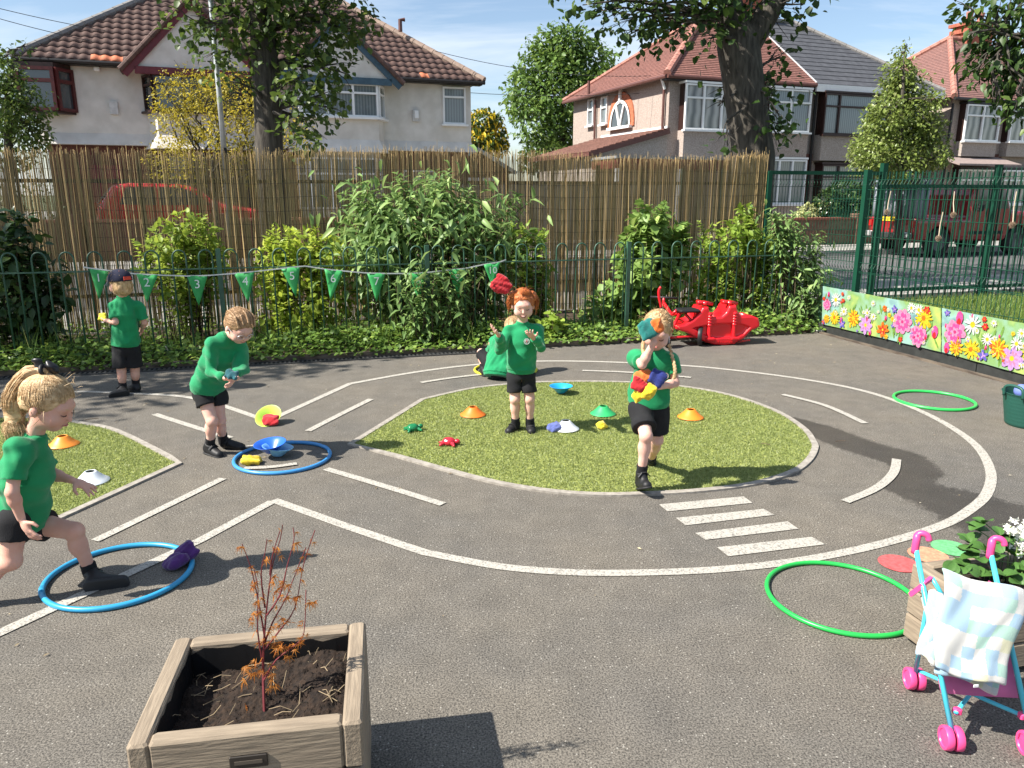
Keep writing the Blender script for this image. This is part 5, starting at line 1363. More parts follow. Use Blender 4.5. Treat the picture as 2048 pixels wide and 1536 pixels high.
# tree at the far left
cl = px_clumps([(10, 150, 30), (30, 190, 40), (15, 230, 45), (60, 215, 34), (50, 255, 40), (25, 290, 50), (-30, 200, 60), (28, 110, 10), (52, 92, 8), (70, 270, 26), (5, 120, 18)], 17.5, .8, 11)
bx = P(20, 400, 17.5)
tree('garden_tree', 'loose green tree beside the dark red corner bay window', (bx[0], 17.5, .1), [A(bx[0], 17.5, .1), A(bx[0], 17.5, 1.5), P(15, 200, 17.5), P(30, 100, 17.5)], [.14, .11, .07, .015], cl, 4200, .10, L_LIME, L_OVAL, spray=4, seed=12)
cl = [(A(-20.5 + i * 1.15, 20.2 + i * .36, 1.15), (.8, .6, .95)) for i in range(7)]
tree('privet_hedge', 'dense privet hedge closing the gap beside the corner bay window', (-17, 21.3, .3), [A(-17, 21.3, .3), A(-17, 21.3, 1.2)], [.06, .03], cl, 3600, .11, leafmat('privet', (.03, .06, .015), (.08, .13, .03), trans=.2), L_OVAL, seed=26, shell=.75)
# round tree between the houses
Y4 = 42.0
cl = px_clumps([(1125, 110, 46), (1080, 140, 44), (1175, 130, 44), (1060, 190, 42), (1120, 180, 60), (1180, 190, 50), (1070, 240, 44), (1130, 245, 50), (1190, 240, 40), (1210, 160, 26), (1040, 215, 24), (1125, 85, 30), (1160, 95, 30), (1095, 95, 24), (1100, 285, 36), (1150, 280, 36), (1205, 120, 20), (1048, 165, 22)], Y4, 1.4, 13)
bx = P(1125, 400, Y4)
tree('garden_tree', 'dense rounded green tree rising between the two houses', (bx[0], Y4, .3), [A(bx[0], Y4, .3), A(bx[0], Y4, 3), P(1125, 200, Y4), P(1125, 110, Y4)], [.3, .25, .15, .04], cl, 11000, .26, leafmat('round_tree_leaf', (.06, .12, .025), (.16, .26, .055), (.26, .36, .085), trans=.32), L_OVAL, spray=5, seed=14, shell=.6)
cl = px_clumps([(1075, 300, 30), (1110, 310, 24), (1060, 320, 24)], 40, .6, 15); bx = P(1080, 400, 40)
tree('garden_bush', 'light green bush below the round tree', (bx[0], 40, .3), [A(bx[0], 40, .3), A(bx[0], 40, 2)], [.12, .05], cl, 900, .22, L_LIME, L_OVAL, seed=16)
# laburnum
Y5 = 34.0
cl = px_clumps([(965, 245, 26), (945, 270, 24), (985, 270, 26), (965, 295, 30), (990, 240, 14), (940, 300, 22), (1000, 290, 16)], Y5, .8, 17); bx = P(965, 420, Y5)
t = tree('laburnum_tree', 'small tree hung with yellow blossom beside the cream house', (bx[0], Y5, .3), [A(bx[0], Y5, .3), A(bx[0], Y5, 2.5), P(965, 260, Y5)], [.14, .1, .03], cl, 2200, .18, L_LIME, L_OVAL, seed=18)
foliage('blossom', t, [(c, np.array(r_) * 1.08) for c, r_ in cl], 1000, .15, leafmat('laburnum_yellow', (.62, .46, .02), (.85, .66, .04), trans=.3), leaf_small(1.6, .4), droop=2.0, seed=19, shell=.8, keep=lambda p: p[:, 2] > 3.2)
# pyramidal pear on the far pavement
Y6 = 20.5
cl = px_clumps([(1805, 110, 13), (1800, 150, 28), (1815, 185, 34), (1790, 195, 34), (1775, 235, 34), (1830, 225, 36), (1760, 275, 42), (1810, 270, 44), (1855, 265, 32), (1745, 315, 40), (1800, 320, 46), (1860, 305, 34), (1870, 200, 14), (1880, 315, 14), (1725, 300, 20), (1745, 235, 16), (1812, 92, 6)], Y6, .7, 20); bx = P(1800, 460, Y6)
tree('pear_tree', 'young upright pear tree in fresh leaf in front of the slate-roofed half', (bx[0], Y6, .1), [A(bx[0], Y6, .1), P(1800, 350, Y6), P(1805, 200, Y6), P(1808, 105, Y6)], [.09, .08, .05, .01], cl, 13000, .10, leafmat('pear_leaf', (.11, .16, .035), (.25, .32, .08), (.46, .49, .22), trans=.35, rough=.35), L_OVAL, spray=5, seed=21, limb_r=.025)
# evergreen bush and variegated bush in the front garden
cl = px_clumps([(1690, 395, 34), (1720, 400, 30), (1660, 405, 26), (1700, 425, 36), (1735, 425, 22), (1665, 430, 24)], 26, .6, 22); bx = P(1695, 460, 26)
tree('laurel_bush', 'dark rounded evergreen bush behind the end of the mesh fence', (bx[0], 26, .35), [A(bx[0], 26, .35), A(bx[0], 26, 1.0)], [.08, .04], cl, 3600, .15, leafmat('laurel', (.02, .045, .012), (.05, .095, .025), (.16, .20, .10), trans=.1, rough=.3), L_OVAL, seed=23, shell=.8)
cl = px_clumps([(1615, 430, 20), (1640, 425, 20), (1600, 440, 16), (1630, 442, 20)], 25.5, .3, 24); bx = P(1620, 460, 25.5)
tree('variegated_bush', 'pale cream variegated bush beside the dark evergreen bush', (bx[0], 25.5, .35), [A(bx[0], 25.5, .35), A(bx[0], 25.5, .7)], [.05, .03], cl, 1500, .13, leafmat('variegated', (.30, .34, .12), (.62, .62, .34), trans=.2), L_OVAL, seed=25, shell=.8)

# shrubs in the bed
def shrub(name, label, lst, v, base, n, size, m, tpl, droop=.2, spray=0, seed=1, shell=.35, dv_=.25, zmin=.05, outw=.6, stems=4, fill=.45):
    rg = random.Random(seed); cl = []
    for x, y, r_ in lst:
        c = onplane(x, y, v=v + rg.uniform(-dv_, dv_)); rr = r_ / FPX * np.linalg.norm(c - A(0, 0, 1.6)); cl.append((c, (rr, min(rr, .45), rr)))
    bp = onplane(base[0], base[1], v=v); bp[2] = .03
    t = thing(name, label, 'shrub', bp, group='shrubs in the planted bed'); b = MB(); LP, LD, LU, LS = [], [], [], []
    for c, r_ in cl:
        for k in range(stems):                            # each stem carries opposite pairs of leaves
            tip = c + A(rg.gauss(0, .55) * r_[0], rg.gauss(0, .5) * r_[1], rg.uniform(-.3, 1.15) * r_[2])
            if tip[2] < .12: continue
            f_ = rg.uniform(.25, .75); b0 = A(bp[0] + (tip[0] - bp[0]) * f_ + rg.gauss(0, .05), bp[1] + (tip[1] - bp[1]) * f_ + rg.gauss(0, .05), .03)
            ct = A(b0[0] * .75 + tip[0] * .25, b0[1] * .75 + tip[1] * .25, tip[2] * .8) + A(rg.gauss(0, .05), rg.gauss(0, .05), 0)
            bz = lambda q: b0 * (1 - q) ** 2 + ct * 2 * q * (1 - q) + tip * q * q
            b.tube([bz(i / 7) for i in range(8)], [.0065 - .0008 * i * .75 for i in range(8)], 4, cap=False)
            L = np.linalg.norm(tip - b0); nn = max(4, int(min(L, .75) / (size * .42))); ph = rg.uniform(0, 6.3)
            for i in range(nn):
                q = 1 - (i / nn) * min(1, .75 / max(L, .1)); p = bz(q); ax_ = unit(bz(min(1, q + .02)) - bz(q - .02)); s1, u1, _ = frame(ax_); ph += 1.57 + rg.gauss(0, .25)
                sz = size * (.45 + .65 * min(1, i / (nn * .45))) * rg.uniform(.8, 1.15)
                for sg in (0, math.pi):
                    sd = s1 * math.cos(ph + sg) + u1 * math.sin(ph + sg); dd = sd * .85 + ax_ * (.75 - .5 * min(1, i / (nn * .5))) - A(0, 0, droop * .55 * min(1, i / 3))
                    LP.append(p); LD.append(dd); LU.append(ax_ + A(rg.gauss(0, .2), rg.gauss(0, .2), .3)); LS.append(sz)
    b.build('stems', M_TWIG, t, off=bp)
    V, F = scatter(tpl, np.array(LP), np.array(LD), np.array(LU), np.array(LS)); link('stem_leaves', np_mesh('stem_leaves', V - bp, F), m, t)
    foliage('leaves', t, cl, int(n * fill), size, m, tpl, droop=droop, spray=spray, seed=seed, shell=shell, zmin=zmin, outw=outw)
    return t
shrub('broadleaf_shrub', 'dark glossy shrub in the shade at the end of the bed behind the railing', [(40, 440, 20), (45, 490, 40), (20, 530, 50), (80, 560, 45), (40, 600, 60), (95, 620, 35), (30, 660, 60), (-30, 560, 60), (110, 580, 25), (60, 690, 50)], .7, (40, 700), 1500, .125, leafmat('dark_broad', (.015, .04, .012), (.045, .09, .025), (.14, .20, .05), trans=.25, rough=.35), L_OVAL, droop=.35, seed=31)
shrub('leafy_shrub', 'light green shrub behind flags two and three', [(372, 455, 30), (340, 480, 34), (400, 475, 36), (320, 510, 34), (370, 520, 44), (425, 515, 32), (350, 560, 40), (400, 560, 40), (310, 545, 26), (375, 600, 30)], .8, (380, 655), 3000, .078, leafmat('fresh_green', (.14, .21, .03), (.33, .44, .065), (.52, .60, .14), trans=.42), L_OVAL, seed=32)
shrub('leafy_shrub', 'bright yellow-green bush behind flags five and six', [(570, 490, 34), (545, 520, 36), (610, 490, 36), (650, 505, 36), (590, 540, 46), (640, 550, 46), (550, 570, 40), (600, 600, 46), (660, 600, 44), (555, 630, 36), (620, 650, 40), (690, 520, 30)], .55, (610, 690), 4200, .08, leafmat('yellow_green', (.17, .24, .03), (.41, .52, .07), (.60, .68, .15), trans=.45), L_OVAL, seed=33)
LB = leafmat('buddleia_leaf', (.10, .18, .055), (.25, .38, .12), (.42, .54, .20), trans=.33)
bud = [(885, 350, 14), (800, 372, 22), (720, 400, 26), (850, 385, 30), (770, 410, 40), (930, 400, 24), (690, 455, 34), (740, 460, 44), (800, 460, 50), (860, 450, 50), (920, 455, 40), (970, 430, 26), (720, 520, 40), (780, 530, 54), (850, 530, 60), (920, 520, 50), (985, 490, 36), (1020, 450, 26), (1030, 500, 24), (760, 590, 40), (830, 600, 50), (900, 590, 50), (965, 570, 46), (1010, 540, 30), (1040, 410, 12), (880, 650, 40), (940, 640, 40), (1000, 610, 40)]
shrub('buddleia', 'tall long-leaved bush rising above the railing behind flags seven to nine', bud, .65, (860, 690), 4600, .165, LB, L_LANCE, droop=.55, spray=6, seed=34, dv_=.35)
shrub('buddleia', 'long-leaved spray poking through the railing between flags seven and nine', [(800, 560, 20), (860, 560, 26), (900, 600, 22), (930, 560, 20), (820, 640, 16), (830, 690, 18), (925, 635, 18), (890, 545, 16)], -.12, (870, 700), 260, .14, LB, L_LANCE, droop=.6, spray=5, seed=35, dv_=.06)
shrub('heart_leaved_shrub', 'rounded shrub with broad heart-shaped leaves behind the fence post', [(1300, 435, 30), (1280, 460, 34), (1330, 460, 36), (1310, 500, 44), (1260, 500, 28), (1360, 500, 24), (1290, 545, 44), (1340, 545, 34), (1250, 560, 30), (1290, 600, 44), (1230, 590, 24), (1250, 640, 30), (1195, 610, 22), (1180, 640, 20), (1320, 640, 34), (1375, 465, 16)], .55, (1290, 670), 2100, .125, leafmat('heart_leaf', (.10, .18, .04), (.25, .38, .09), (.42, .53, .17), trans=.3), L_BIG, droop=.5, seed=36)
shrub('leafy_shrub', 'mixed light green shrub behind the red rocker', [(1440, 480, 30), (1480, 470, 34), (1420, 520, 36), (1470, 530, 44), (1520, 500, 36), (1430, 580, 40), (1490, 590, 46), (1540, 560, 40), (1560, 500, 28), (1490, 420, 12), (1488, 445, 16), (1400, 600, 30), (1580, 540, 30), (1450, 630, 36), (1540, 630, 40)], .5, (1490, 660), 4600, .085, leafmat('fresh_green2', (.12, .20, .025), (.29, .41, .06), (.48, .57, .12), trans=.42), L_OVAL, seed=37)
shrub('leafy_shrub', 'lance-leaved plants filling the corner beside the flower banner', [(1590, 480, 24), (1610, 520, 30), (1580, 560, 36), (1625, 570, 28), (1600, 610, 36), (1560, 620, 36), (1630, 620, 22), (1640, 480, 12), (1560, 470, 20), (1545, 430, 12), (1565, 440, 14), (1650, 560, 14)], .1, (1600, 660), 1300, .12, LB, L_LANCE, droop=.5, spray=5, seed=38)
shrub('leafy_shrub', 'thin leafy plants behind the railing to the side of the tall buddleia', [(1075, 480, 18), (1040, 470, 24), (1050, 520, 26), (1090, 540, 18), (1060, 570, 26), (1070, 610, 20), (1095, 590, 14), (1040, 640, 26)], .4, (1060, 680), 700, .08, leafmat('fresh_green2', (0, 0, 0), (0, 0, 0)), L_OVAL, seed=39)
# shading clump of weeds by the bed edge
shrub('lady_mantle', 'low bright green leaf clump at the bed edge beside the throwing child', [(1105, 640, 18), (1100, 665, 22), (1080, 670, 20), (1130, 675, 16)], -.2, (1100, 690), 130, .10, leafmat('mantle', (.20, .30, .04), (.36, .48, .08), trans=.4), L_BIG, seed=40, dv_=.05)
# ------------------------------------------------------------------ play equipment
def plastic(name, col, rough=.35, var=.06, **k): return mat(name, col, rough, var=var, vscale=6, spec=.5, **k)
HOOP_R = .30
def hoop(label, c, m, grp='plastic play hoops', joint=0.0, tr=.0118):
    t = thing('hoop', label, 'hoop', (c[0], c[1], 0), group=grp)
    MB().torus((0, 0, tr), HOOP_R - tr, tr, 72, 10).build('ring', m, t, smooth=True)
    d = A(math.cos(joint), math.sin(joint), 0) * (HOOP_R - tr); tg = A(-math.sin(joint), math.cos(joint), 0) * .03
    MB().tube([d - tg + A(0, 0, tr), d + A(0, 0, tr) + unit(d) * .0016, d + tg + A(0, 0, tr)], tr + .0008, 10).build('joint', m, t, smooth=True)
m_ = plastic('sky_blue_plastic', (.03, .30, .54)); hoop('blue hoop around the stepping child\'s foot, purple bean bags on its rim', (-1.69, 2.98), m_, joint=R(-150))
hoop('blue hoop around the blue dish and yellow bean bag', (-1.43, 4.49), plastic('mid_blue_plastic', (.05, .26, .58)), joint=R(40))
hoop('yellow hoop under the crouching child', (-.06, 6.93), plastic('yellow_plastic', (.72, .66, .05)), joint=R(-120))
mg = plastic('green_plastic', (.03, .50, .09)); hoop('green hoop lying on bare tarmac beyond the painted loop', (3.36, 5.84), mg, joint=R(20))
hoop('green hoop lying against the wooden planter beside the pram', (1.345, 2.80), plastic('green_plastic_b', (.02, .40, .07)), joint=R(-60), tr=.0100)
hoop('orange-yellow hoop by the channel drain behind the ponytailed child', (-5.15, 6.55), plastic('amber_plastic', (.75, .42, .03)))
def cone_mesh(inv=False, closed=False, s=1.0):
    pr = [(.026, .060), (.031, .059), (.036, .054), (.056, .034), (.078, .012), (.094, .003), (.096, .0)]
    inn = [(r_ - .0022, max(z - .0022, .0)) for r_, z in reversed(pr)]
    if inv: pr = [(r_, .062 - z) for r_, z in pr]; inn = [(r_, .062 - z) for r_, z in inn]
    b = MB(); b.lathe((0, 0, 0), [(r_ * s, z * s) for r_, z in pr + inn], 40, close=True)
    if closed: b.lathe((0, 0, .0), [(.027 * s, .004 * s), (.0001, .004 * s)], 24)
    return b
def cone(label, px, m, inv=False, z=0.0, rot=None, nm='marker_cone', cat='cone', s=1.0, at=None):
    g = at if at is not None else G(*px, z); o = cone_mesh(inv, inv, s).build(nm, m, None, smooth=True, loc=g, rot=rot)
    return setp(o, label, cat, 'space marker cones' if not inv else 'upturned marker dishes')
mo = plastic('orange_plastic', (.86, .19, .02), rough=.45)
GZ = .014
cone('orange marker cone on the turf island near the throwing child', (946, 829), mo, z=GZ)
cone('orange marker cone on the turf island beyond the running child', (1381, 834), plastic('orange_plastic_b', (.86, .24, .02), .45), z=GZ)
cone('green marker cone on the turf island', (1206, 827), plastic('cone_green', (.03, .40, .12), .45), z=GZ)
cone('white marker cone with a blue bean bag leaning on it', (1131, 857), plastic('cone_white', (.74, .75, .78), .45), z=GZ)
cone('orange marker cone on the far loop island', (127, 889), plastic('orange_plastic_c', (.86, .27, .03), .45), z=GZ)
cone('white marker cone by the reaching hand of the ponytailed child', (183, 962), plastic('cone_white_b', (.72, .75, .80), .45), z=GZ)
cone('bright blue dish standing upturned on the turf island', (1122, 786), plastic('dish_blue', (.02, .33, .72)), inv=True, z=GZ, nm='marker_dish', cat='dish')
d0 = G(548, 912, .006)
cone('pale blue dish underneath the deep blue one in the hoop', None, plastic('dish_pale_blue', (.20, .48, .75)), inv=True, nm='marker_dish', cat='dish', at=d0 + A(.02, 0, .0), rot=(R(-4), R(7), 0))
cone('deep blue dish in the hoop, tipped on the pale blue dish', None, plastic('dish_deep_blue', (.02, .13, .62)), inv=True, nm='marker_dish', cat='dish', at=d0 + A(-.012, -.005, .026), rot=(R(5), R(-4), 0), s=1.04)
lm = cone('lime green dish tipped on edge holding a red bean bag', None, plastic('dish_lime', (.50, .75, .10)), inv=True, nm='marker_dish', cat='dish', at=G(541, 846) + A(0, .02, .012), rot=(R(38), R(-8), 0))
# bean bags
def beanbag(label, c, col, rot=(0, 0, 0), size=(.105, .09, .042), seed=1, crumple=.0062, grp='fabric bean bags'):
    name = 'cloth_' + '_'.join('%02d' % int(v * 99) for v in col)
    m = mat(name, col, .9, var=.22, vscale=40, bump=.4, bscale=260, sheen=.3)
    h = np.array(size) / 2; s = SDF(-h * 1.5 - .02, h * 1.5 + .02, .0045)
    s.ell((0, 0, 0), (h[0] * 1.02, h[1] * 1.02, h[2]), k=.0)
    s.box((0, 0, 0), (h[0], h[1], h[2] * .45), h[2] * .42, k=.02)
    s.noise(crumple, 75, seed); s.noise(crumple * .45, 150, seed + 5)
    V, F = s.mesh(); me = np_mesh('bean_bag', V, F); me.shade_smooth()
    o = link('bean_bag', me, m, None, c, rot); return setp(o, label, 'bean bag', grp)
RED, YEL, PUR, BLU, TEAL, ORA = (.50, .012, .02), (.78, .56, .02), (.075, .018, .14), (.05, .075, .30), (.01, .17, .15), (.75, .16, .02)
beanbag('red bean bag lying in the lime green dish', G(543, 850) + A(0, -.005, .040), RED, (R(28), 0, R(8)), seed=2)
beanbag('yellow bean bag lying in the hoop beside the blue dish', G(503, 928) + A(0, 0, .024), YEL, (0, R(6), R(14)), (.11, .085, .05), seed=3)
beanbag('purple bean bag inside the blue hoop rim', G(352, 1135) + A(0, 0, .032), PUR, (R(12), R(-16), R(-25)), (.095, .085, .065), seed=4)
beanbag('purple bean bag propped on the blue hoop rim', G(374, 1124) + A(.0, .0, .045), PUR, (R(40), R(-38), R(35)), (.09, .075, .05), seed=5)
beanbag('red bean bag flying through the air above the throwing child', P(1003, 570, 4.95), RED, (R(65), R(38), R(10)), (.115, .105, .03), seed=6, crumple=.008)
beanbag('yellow bean bag on the turf island beside the running child', G(1204, 856, GZ) + A(0, 0, .018), (.75, .56, .02), (R(25), 0, R(40)), (.07, .06, .05), seed=7)
beanbag('dusty blue bean bag leaning on the white marker cone', G(1108, 860, GZ) + A(0, -.01, .026), (.10, .13, .36), (R(30), R(-24), R(20)), (.085, .07, .045), seed=8)
# toy turtles
def turtle(label, px, col, yaw):
    t = thing('toy_turtle', label, 'toy turtle', G(*px, GZ), yaw, 'plastic toy turtles')
    m = plastic('turtle_%d' % int(col[0] * 99), col, .25)
    s = SDF((-.09, -.07, -.005), (.1, .07, .06), .003)
    s.ell((.055, 0, .022), (.02, .016, .016), k=.006); s.ell((0, 0, .012), (.045, .036, .014), k=.006)
    for sx, sy in ((.03, 1), (.03, -1), (-.03, 1), (-.03, -1)): s.cone((sx, sy * .025, .012), (sx * 1.5, sy * .048, .006), .013, .009, k=.006)
    s.cone((-.045, 0, .012), (-.068, 0, .008), .008, .004, k=.004); s.build('body', m, t)
    s = SDF((-.06, -.05, 0), (.06, .05, .06), .003); s.ell((0, 0, .016), (.045, .037, .030), k=0); s.noise(.0012, 220, 3); s.build('shell', m, t)
turtle('green toy turtle on the tip of the turf island', (826, 860), (.01, .17, .06), R(25))
turtle('red toy turtle on the turf island in front of the orange cone', (898, 888), (.50, .02, .04), R(-10))

# ------------------------------------------------------------------ wooden planters
M_WOOD = mat('weathered_timber', (.30, .240, .172), .88, col2=(.19, .150, .108), vscale=9, stretch=(1.0, 9, 9), bump=.3, bscale=16, detail=8, contrast=(.3, .7))
M_WOODX = mat('weathered_timber_cross', (.30, .240, .172), .88, col2=(.19, .150, .108), vscale=9, stretch=(9, 1.0, 9), bump=.3, bscale=16, detail=8, contrast=(.3, .7))
M_COMP = mat('dark_compost', (.034, .020, .012), .95, col2=(.010, .006, .004), vscale=60, bump=1.0, bscale=60, detail=8)
M_LINER = mat('black_liner', (.012, .012, .013), .35, var=.3)
def planter(label, c, rz, sx, sy, h, n=3, th_=.046, group='wooden planters'):
    t = thing('wooden_planter', label, 'planter', (c[0], c[1], 0), rz, group); ph = (h - .02) / n
    for i in range(n):
        z = .02 + ph * (i + .5)
        for s_ in (-1, 1):
            MB().box((0, s_ * (sy / 2 - th_ / 2), z), (sx - (.0 if s_ < 0 else 2 * th_) - (0 if s_ > 0 else 2 * th_ + .002), th_, ph - .004), bev=.006).build('plank', M_WOOD, t)
            MB().box((s_ * (sx / 2 - th_ / 2), 0, z), (th_, sy, ph - .004), bev=.006).build('plank', M_WOODX, t)
    MB().box((0, 0, .01), (sx - .1, sy - .1, .02)).build('foot', M_WOODX, t)
    return t
HP = .405
cA = np.mean([G(*q, HP) for q in ((345, 1283), (712, 1246), (730, 1435), (278, 1478))], 0)
pl = planter('weathered wooden planter holding a young red-stemmed maple', cA, R(9.5), .52, .44, HP)
def soil(parent, sx, sy, z, amp, seed, m):
    r_ = np.random.default_rng(seed); xs = np.linspace(-sx / 2, sx / 2, 120); ys = np.linspace(-sy / 2, sy / 2, 100); X, Y = np.meshgrid(xs, ys, indexing='ij'); Z = np.zeros_like(X)
    for i in range(420):
        cx, cy, rr = r_.uniform(-sx / 2, sx / 2), r_.uniform(-sy / 2, sy / 2), (r_.uniform(.012, .05) if i < 50 else r_.uniform(.004, .010))
        Z += amp * r_.uniform(.2, 1) * (rr / .05) ** .8 * np.exp(-((X - cx) ** 2 + (Y - cy) ** 2) / rr ** 2)
    Z += r_.normal(0, .0018, Z.shape) + z + .035 * (X / sx) ; Vv = np.stack([X, Y, Z], -1).reshape(-1, 3); I = np.arange(Vv.shape[0]).reshape(X.shape)
    F = np.stack([I[:-1, :-1], I[1:, :-1], I[1:, 1:], I[:-1, 1:]], -1).reshape(-1, 4); me = np_mesh('compost', Vv, F); me.shade_smooth(); return link('compost', me, m, parent)
soil(pl, .43, .35, HP - .085, .022, 4, M_COMP)
lin = MB()
for q in range(4):
    a0 = [(-.212, -.172), (.212, -.172), (.212, .172), (-.212, .172)]; (xa, ya), (xb, yb) = a0[q], a0[(q + 1) % 4]; N = 12; vs = []
    for i in range(N + 1):
        x, y = xa + (xb - xa) * i / N, ya + (yb - ya) * i / N; w = .004 * math.sin(i * 2.3 + q); vs += [(x * (1 - .02 * abs(math.sin(i * 1.7))), y * (1 - .02 * abs(math.sin(i * 1.3))), HP - .17), (x, y, HP - .016 + w - (.012 if i % 5 == 2 else 0))]
    lin.add(vs, [(2 * i, 2 * i + 2, 2 * i + 3, 2 * i + 1) for i in range(N)])
lin.build('liner', M_LINER, pl)
pq = MB().box((.0, -.2225, HP - .072), (.085, .006, .034), bev=.002).build('plaque', mat('bronze_plaque', (.05, .042, .035), .5, metal=.4), pl)
MB().box((0, -.2262, HP - .072), (.062, .002, .009)).build('worn_lettering', mat('plaque_worn', (.12, .10, .08), .5, metal=.3), pq)
b = MB(); r_ = random.Random(5)
for i in range(56):
    x, y = (r_.uniform(-.2, .2), r_.uniform(-.16, .16)); x = x if i % 2 else r_.choice([-.14, -.10, .13, .15]) + r_.gauss(0, .035); y = y if i % 2 else r_.choice([.09, -.02, .12]) + r_.gauss(0, .03)
    x, y = max(-.2, min(.2, x)), max(-.16, min(.16, y)); a = r_.uniform(0, 6.3); L = r_.uniform(.015, .07); z = HP - .068 + .035 * x / .43
    b.tube([A(x, y, z), A(x + L * .5 * math.cos(a), y + L * .5 * math.sin(a), z + r_.uniform(.002, .02)), A(x + L * math.cos(a), y + L * math.sin(a), z + r_.uniform(0, .025))], .0011, 4)
setp(b.build('dry_stalks', mat('straw', (.30, .23, .14), .9, var=.4), pl), kind='stuff')
def acer():
    Yc = 1.70; base = P(527, 1412, 1.66); base[2] = HP - .082
    t = thing('maple_sapling', 'young maple with red stems and small orange leaves in the wooden planter', 'sapling', base)
    Ms = mat('red_stem', (.17, .03, .035), .5, var=.3); Mf = leafmat('acer_leaf', (.36, .10, .03), (.58, .28, .05), (.62, .44, .06), trans=.45)
    stems = [[(527, 1412), (526, 1340), (528, 1280), (534, 1210), (545, 1130), (560, 1080), (565, 1050)], [(530, 1280), (520, 1220), (510, 1170), (500, 1130), (484, 1088)], [(534, 1230), (560, 1190), (575, 1130), (588, 1080), (586, 1055)], [(528, 1300), (560, 1260), (590, 1215), (607, 1130), (630, 1060)], [(528, 1290), (545, 1245), (570, 1200), (590, 1150), (612, 1095)], [(526, 1330), (515, 1260), (516, 1180), (508, 1140)], [(528, 1360), (552, 1320), (590, 1290), (608, 1265), (612, 1180)], [(530, 1215), (522, 1150), (530, 1105), (534, 1078)], [(540, 1150), (545, 1110), (560, 1062)]]
    tip = []; rg = random.Random(3)
    for si, st in enumerate(stems):
        pts = [P(x, y, Yc + .015 * math.sin(si * 2 + i * .5) + .004 * i * (si % 3 - 1)) for i, (x, y) in enumerate(st)]
        if si == 0: pts[0] = base
        pts = smooth_line(pts, 3); MB().tube(pts, [max(.0012, .0042 * (1 - i / len(pts)) * (1 if si == 0 else .65)) for i in range(len(pts))], 5).build('stem', Ms, t, off=base)
        tip += pts[3:]
    pts = []
    for k in range(5):
        a = (k - 2) * .62; L = (.55, .85, 1.0, .85, .55)[k]
        pts += [(.18 * math.cos(a - .28), .18 * math.sin(a - .28), .02), (L * math.cos(a), L * math.sin(a), -.12 * L)]
    pts.append((.15 * math.cos(1.55), .15 * math.sin(1.55), .02)); vs = [(0, 0, 0)] + pts
    me = bpy.data.meshes.new('leaf'); me.from_pydata(vs, [], [(0, i, i + 1) for i in range(1, len(pts))]); me.materials.append(Mf)
    grp = [(505, 1165), (512, 1175), (516, 1205), (510, 1225), (505, 1235), (562, 1165), (575, 1170), (555, 1180), (570, 1195), (590, 1190), (548, 1250), (565, 1235), (575, 1240), (545, 1265), (535, 1285), (560, 1285), (575, 1290), (590, 1295), (550, 1300), (520, 1335), (500, 1340), (490, 1335), (525, 1345), (540, 1345), (485, 1365), (545, 1355), (572, 1315), (605, 1275), (603, 1245), (618, 1205), (622, 1200), (590, 1085), (560, 1095), (600, 1135), (534, 1330), (515, 1320), (508, 1350), (495, 1412), (488, 1418), (552, 1360), (540, 1375), (560, 1290), (552, 1160), (545, 1195)]
    grp += [None] * 46
    for gxy in grp:
        if gxy is None:
            q = tip[rg.randrange(len(tip))]; o = link('leaf', me, None, t, q - base + A(rg.gauss(0, .006), rg.gauss(0, .006), -.004), (rg.uniform(-.9, .9), rg.uniform(.4, 1.7), rg.uniform(0, 6.28))); o.scale = (rg.uniform(.015, .027),) * 3; continue
        x, y = gxy
        for k in range(3):
            p = P(x + rg.gauss(0, 5), y + rg.gauss(0, 5), Yc + rg.gauss(0, .012))
            if p[2] < base[2] + .004: p[2] = base[2] + .006
            s_ = rg.uniform(.018, .031); o = link('leaf', me, None, t, p - base, (rg.uniform(-.9, .9), rg.uniform(.4, 1.7), rg.uniform(0, 6.28))); o.scale = (s_,) * 3
acer()
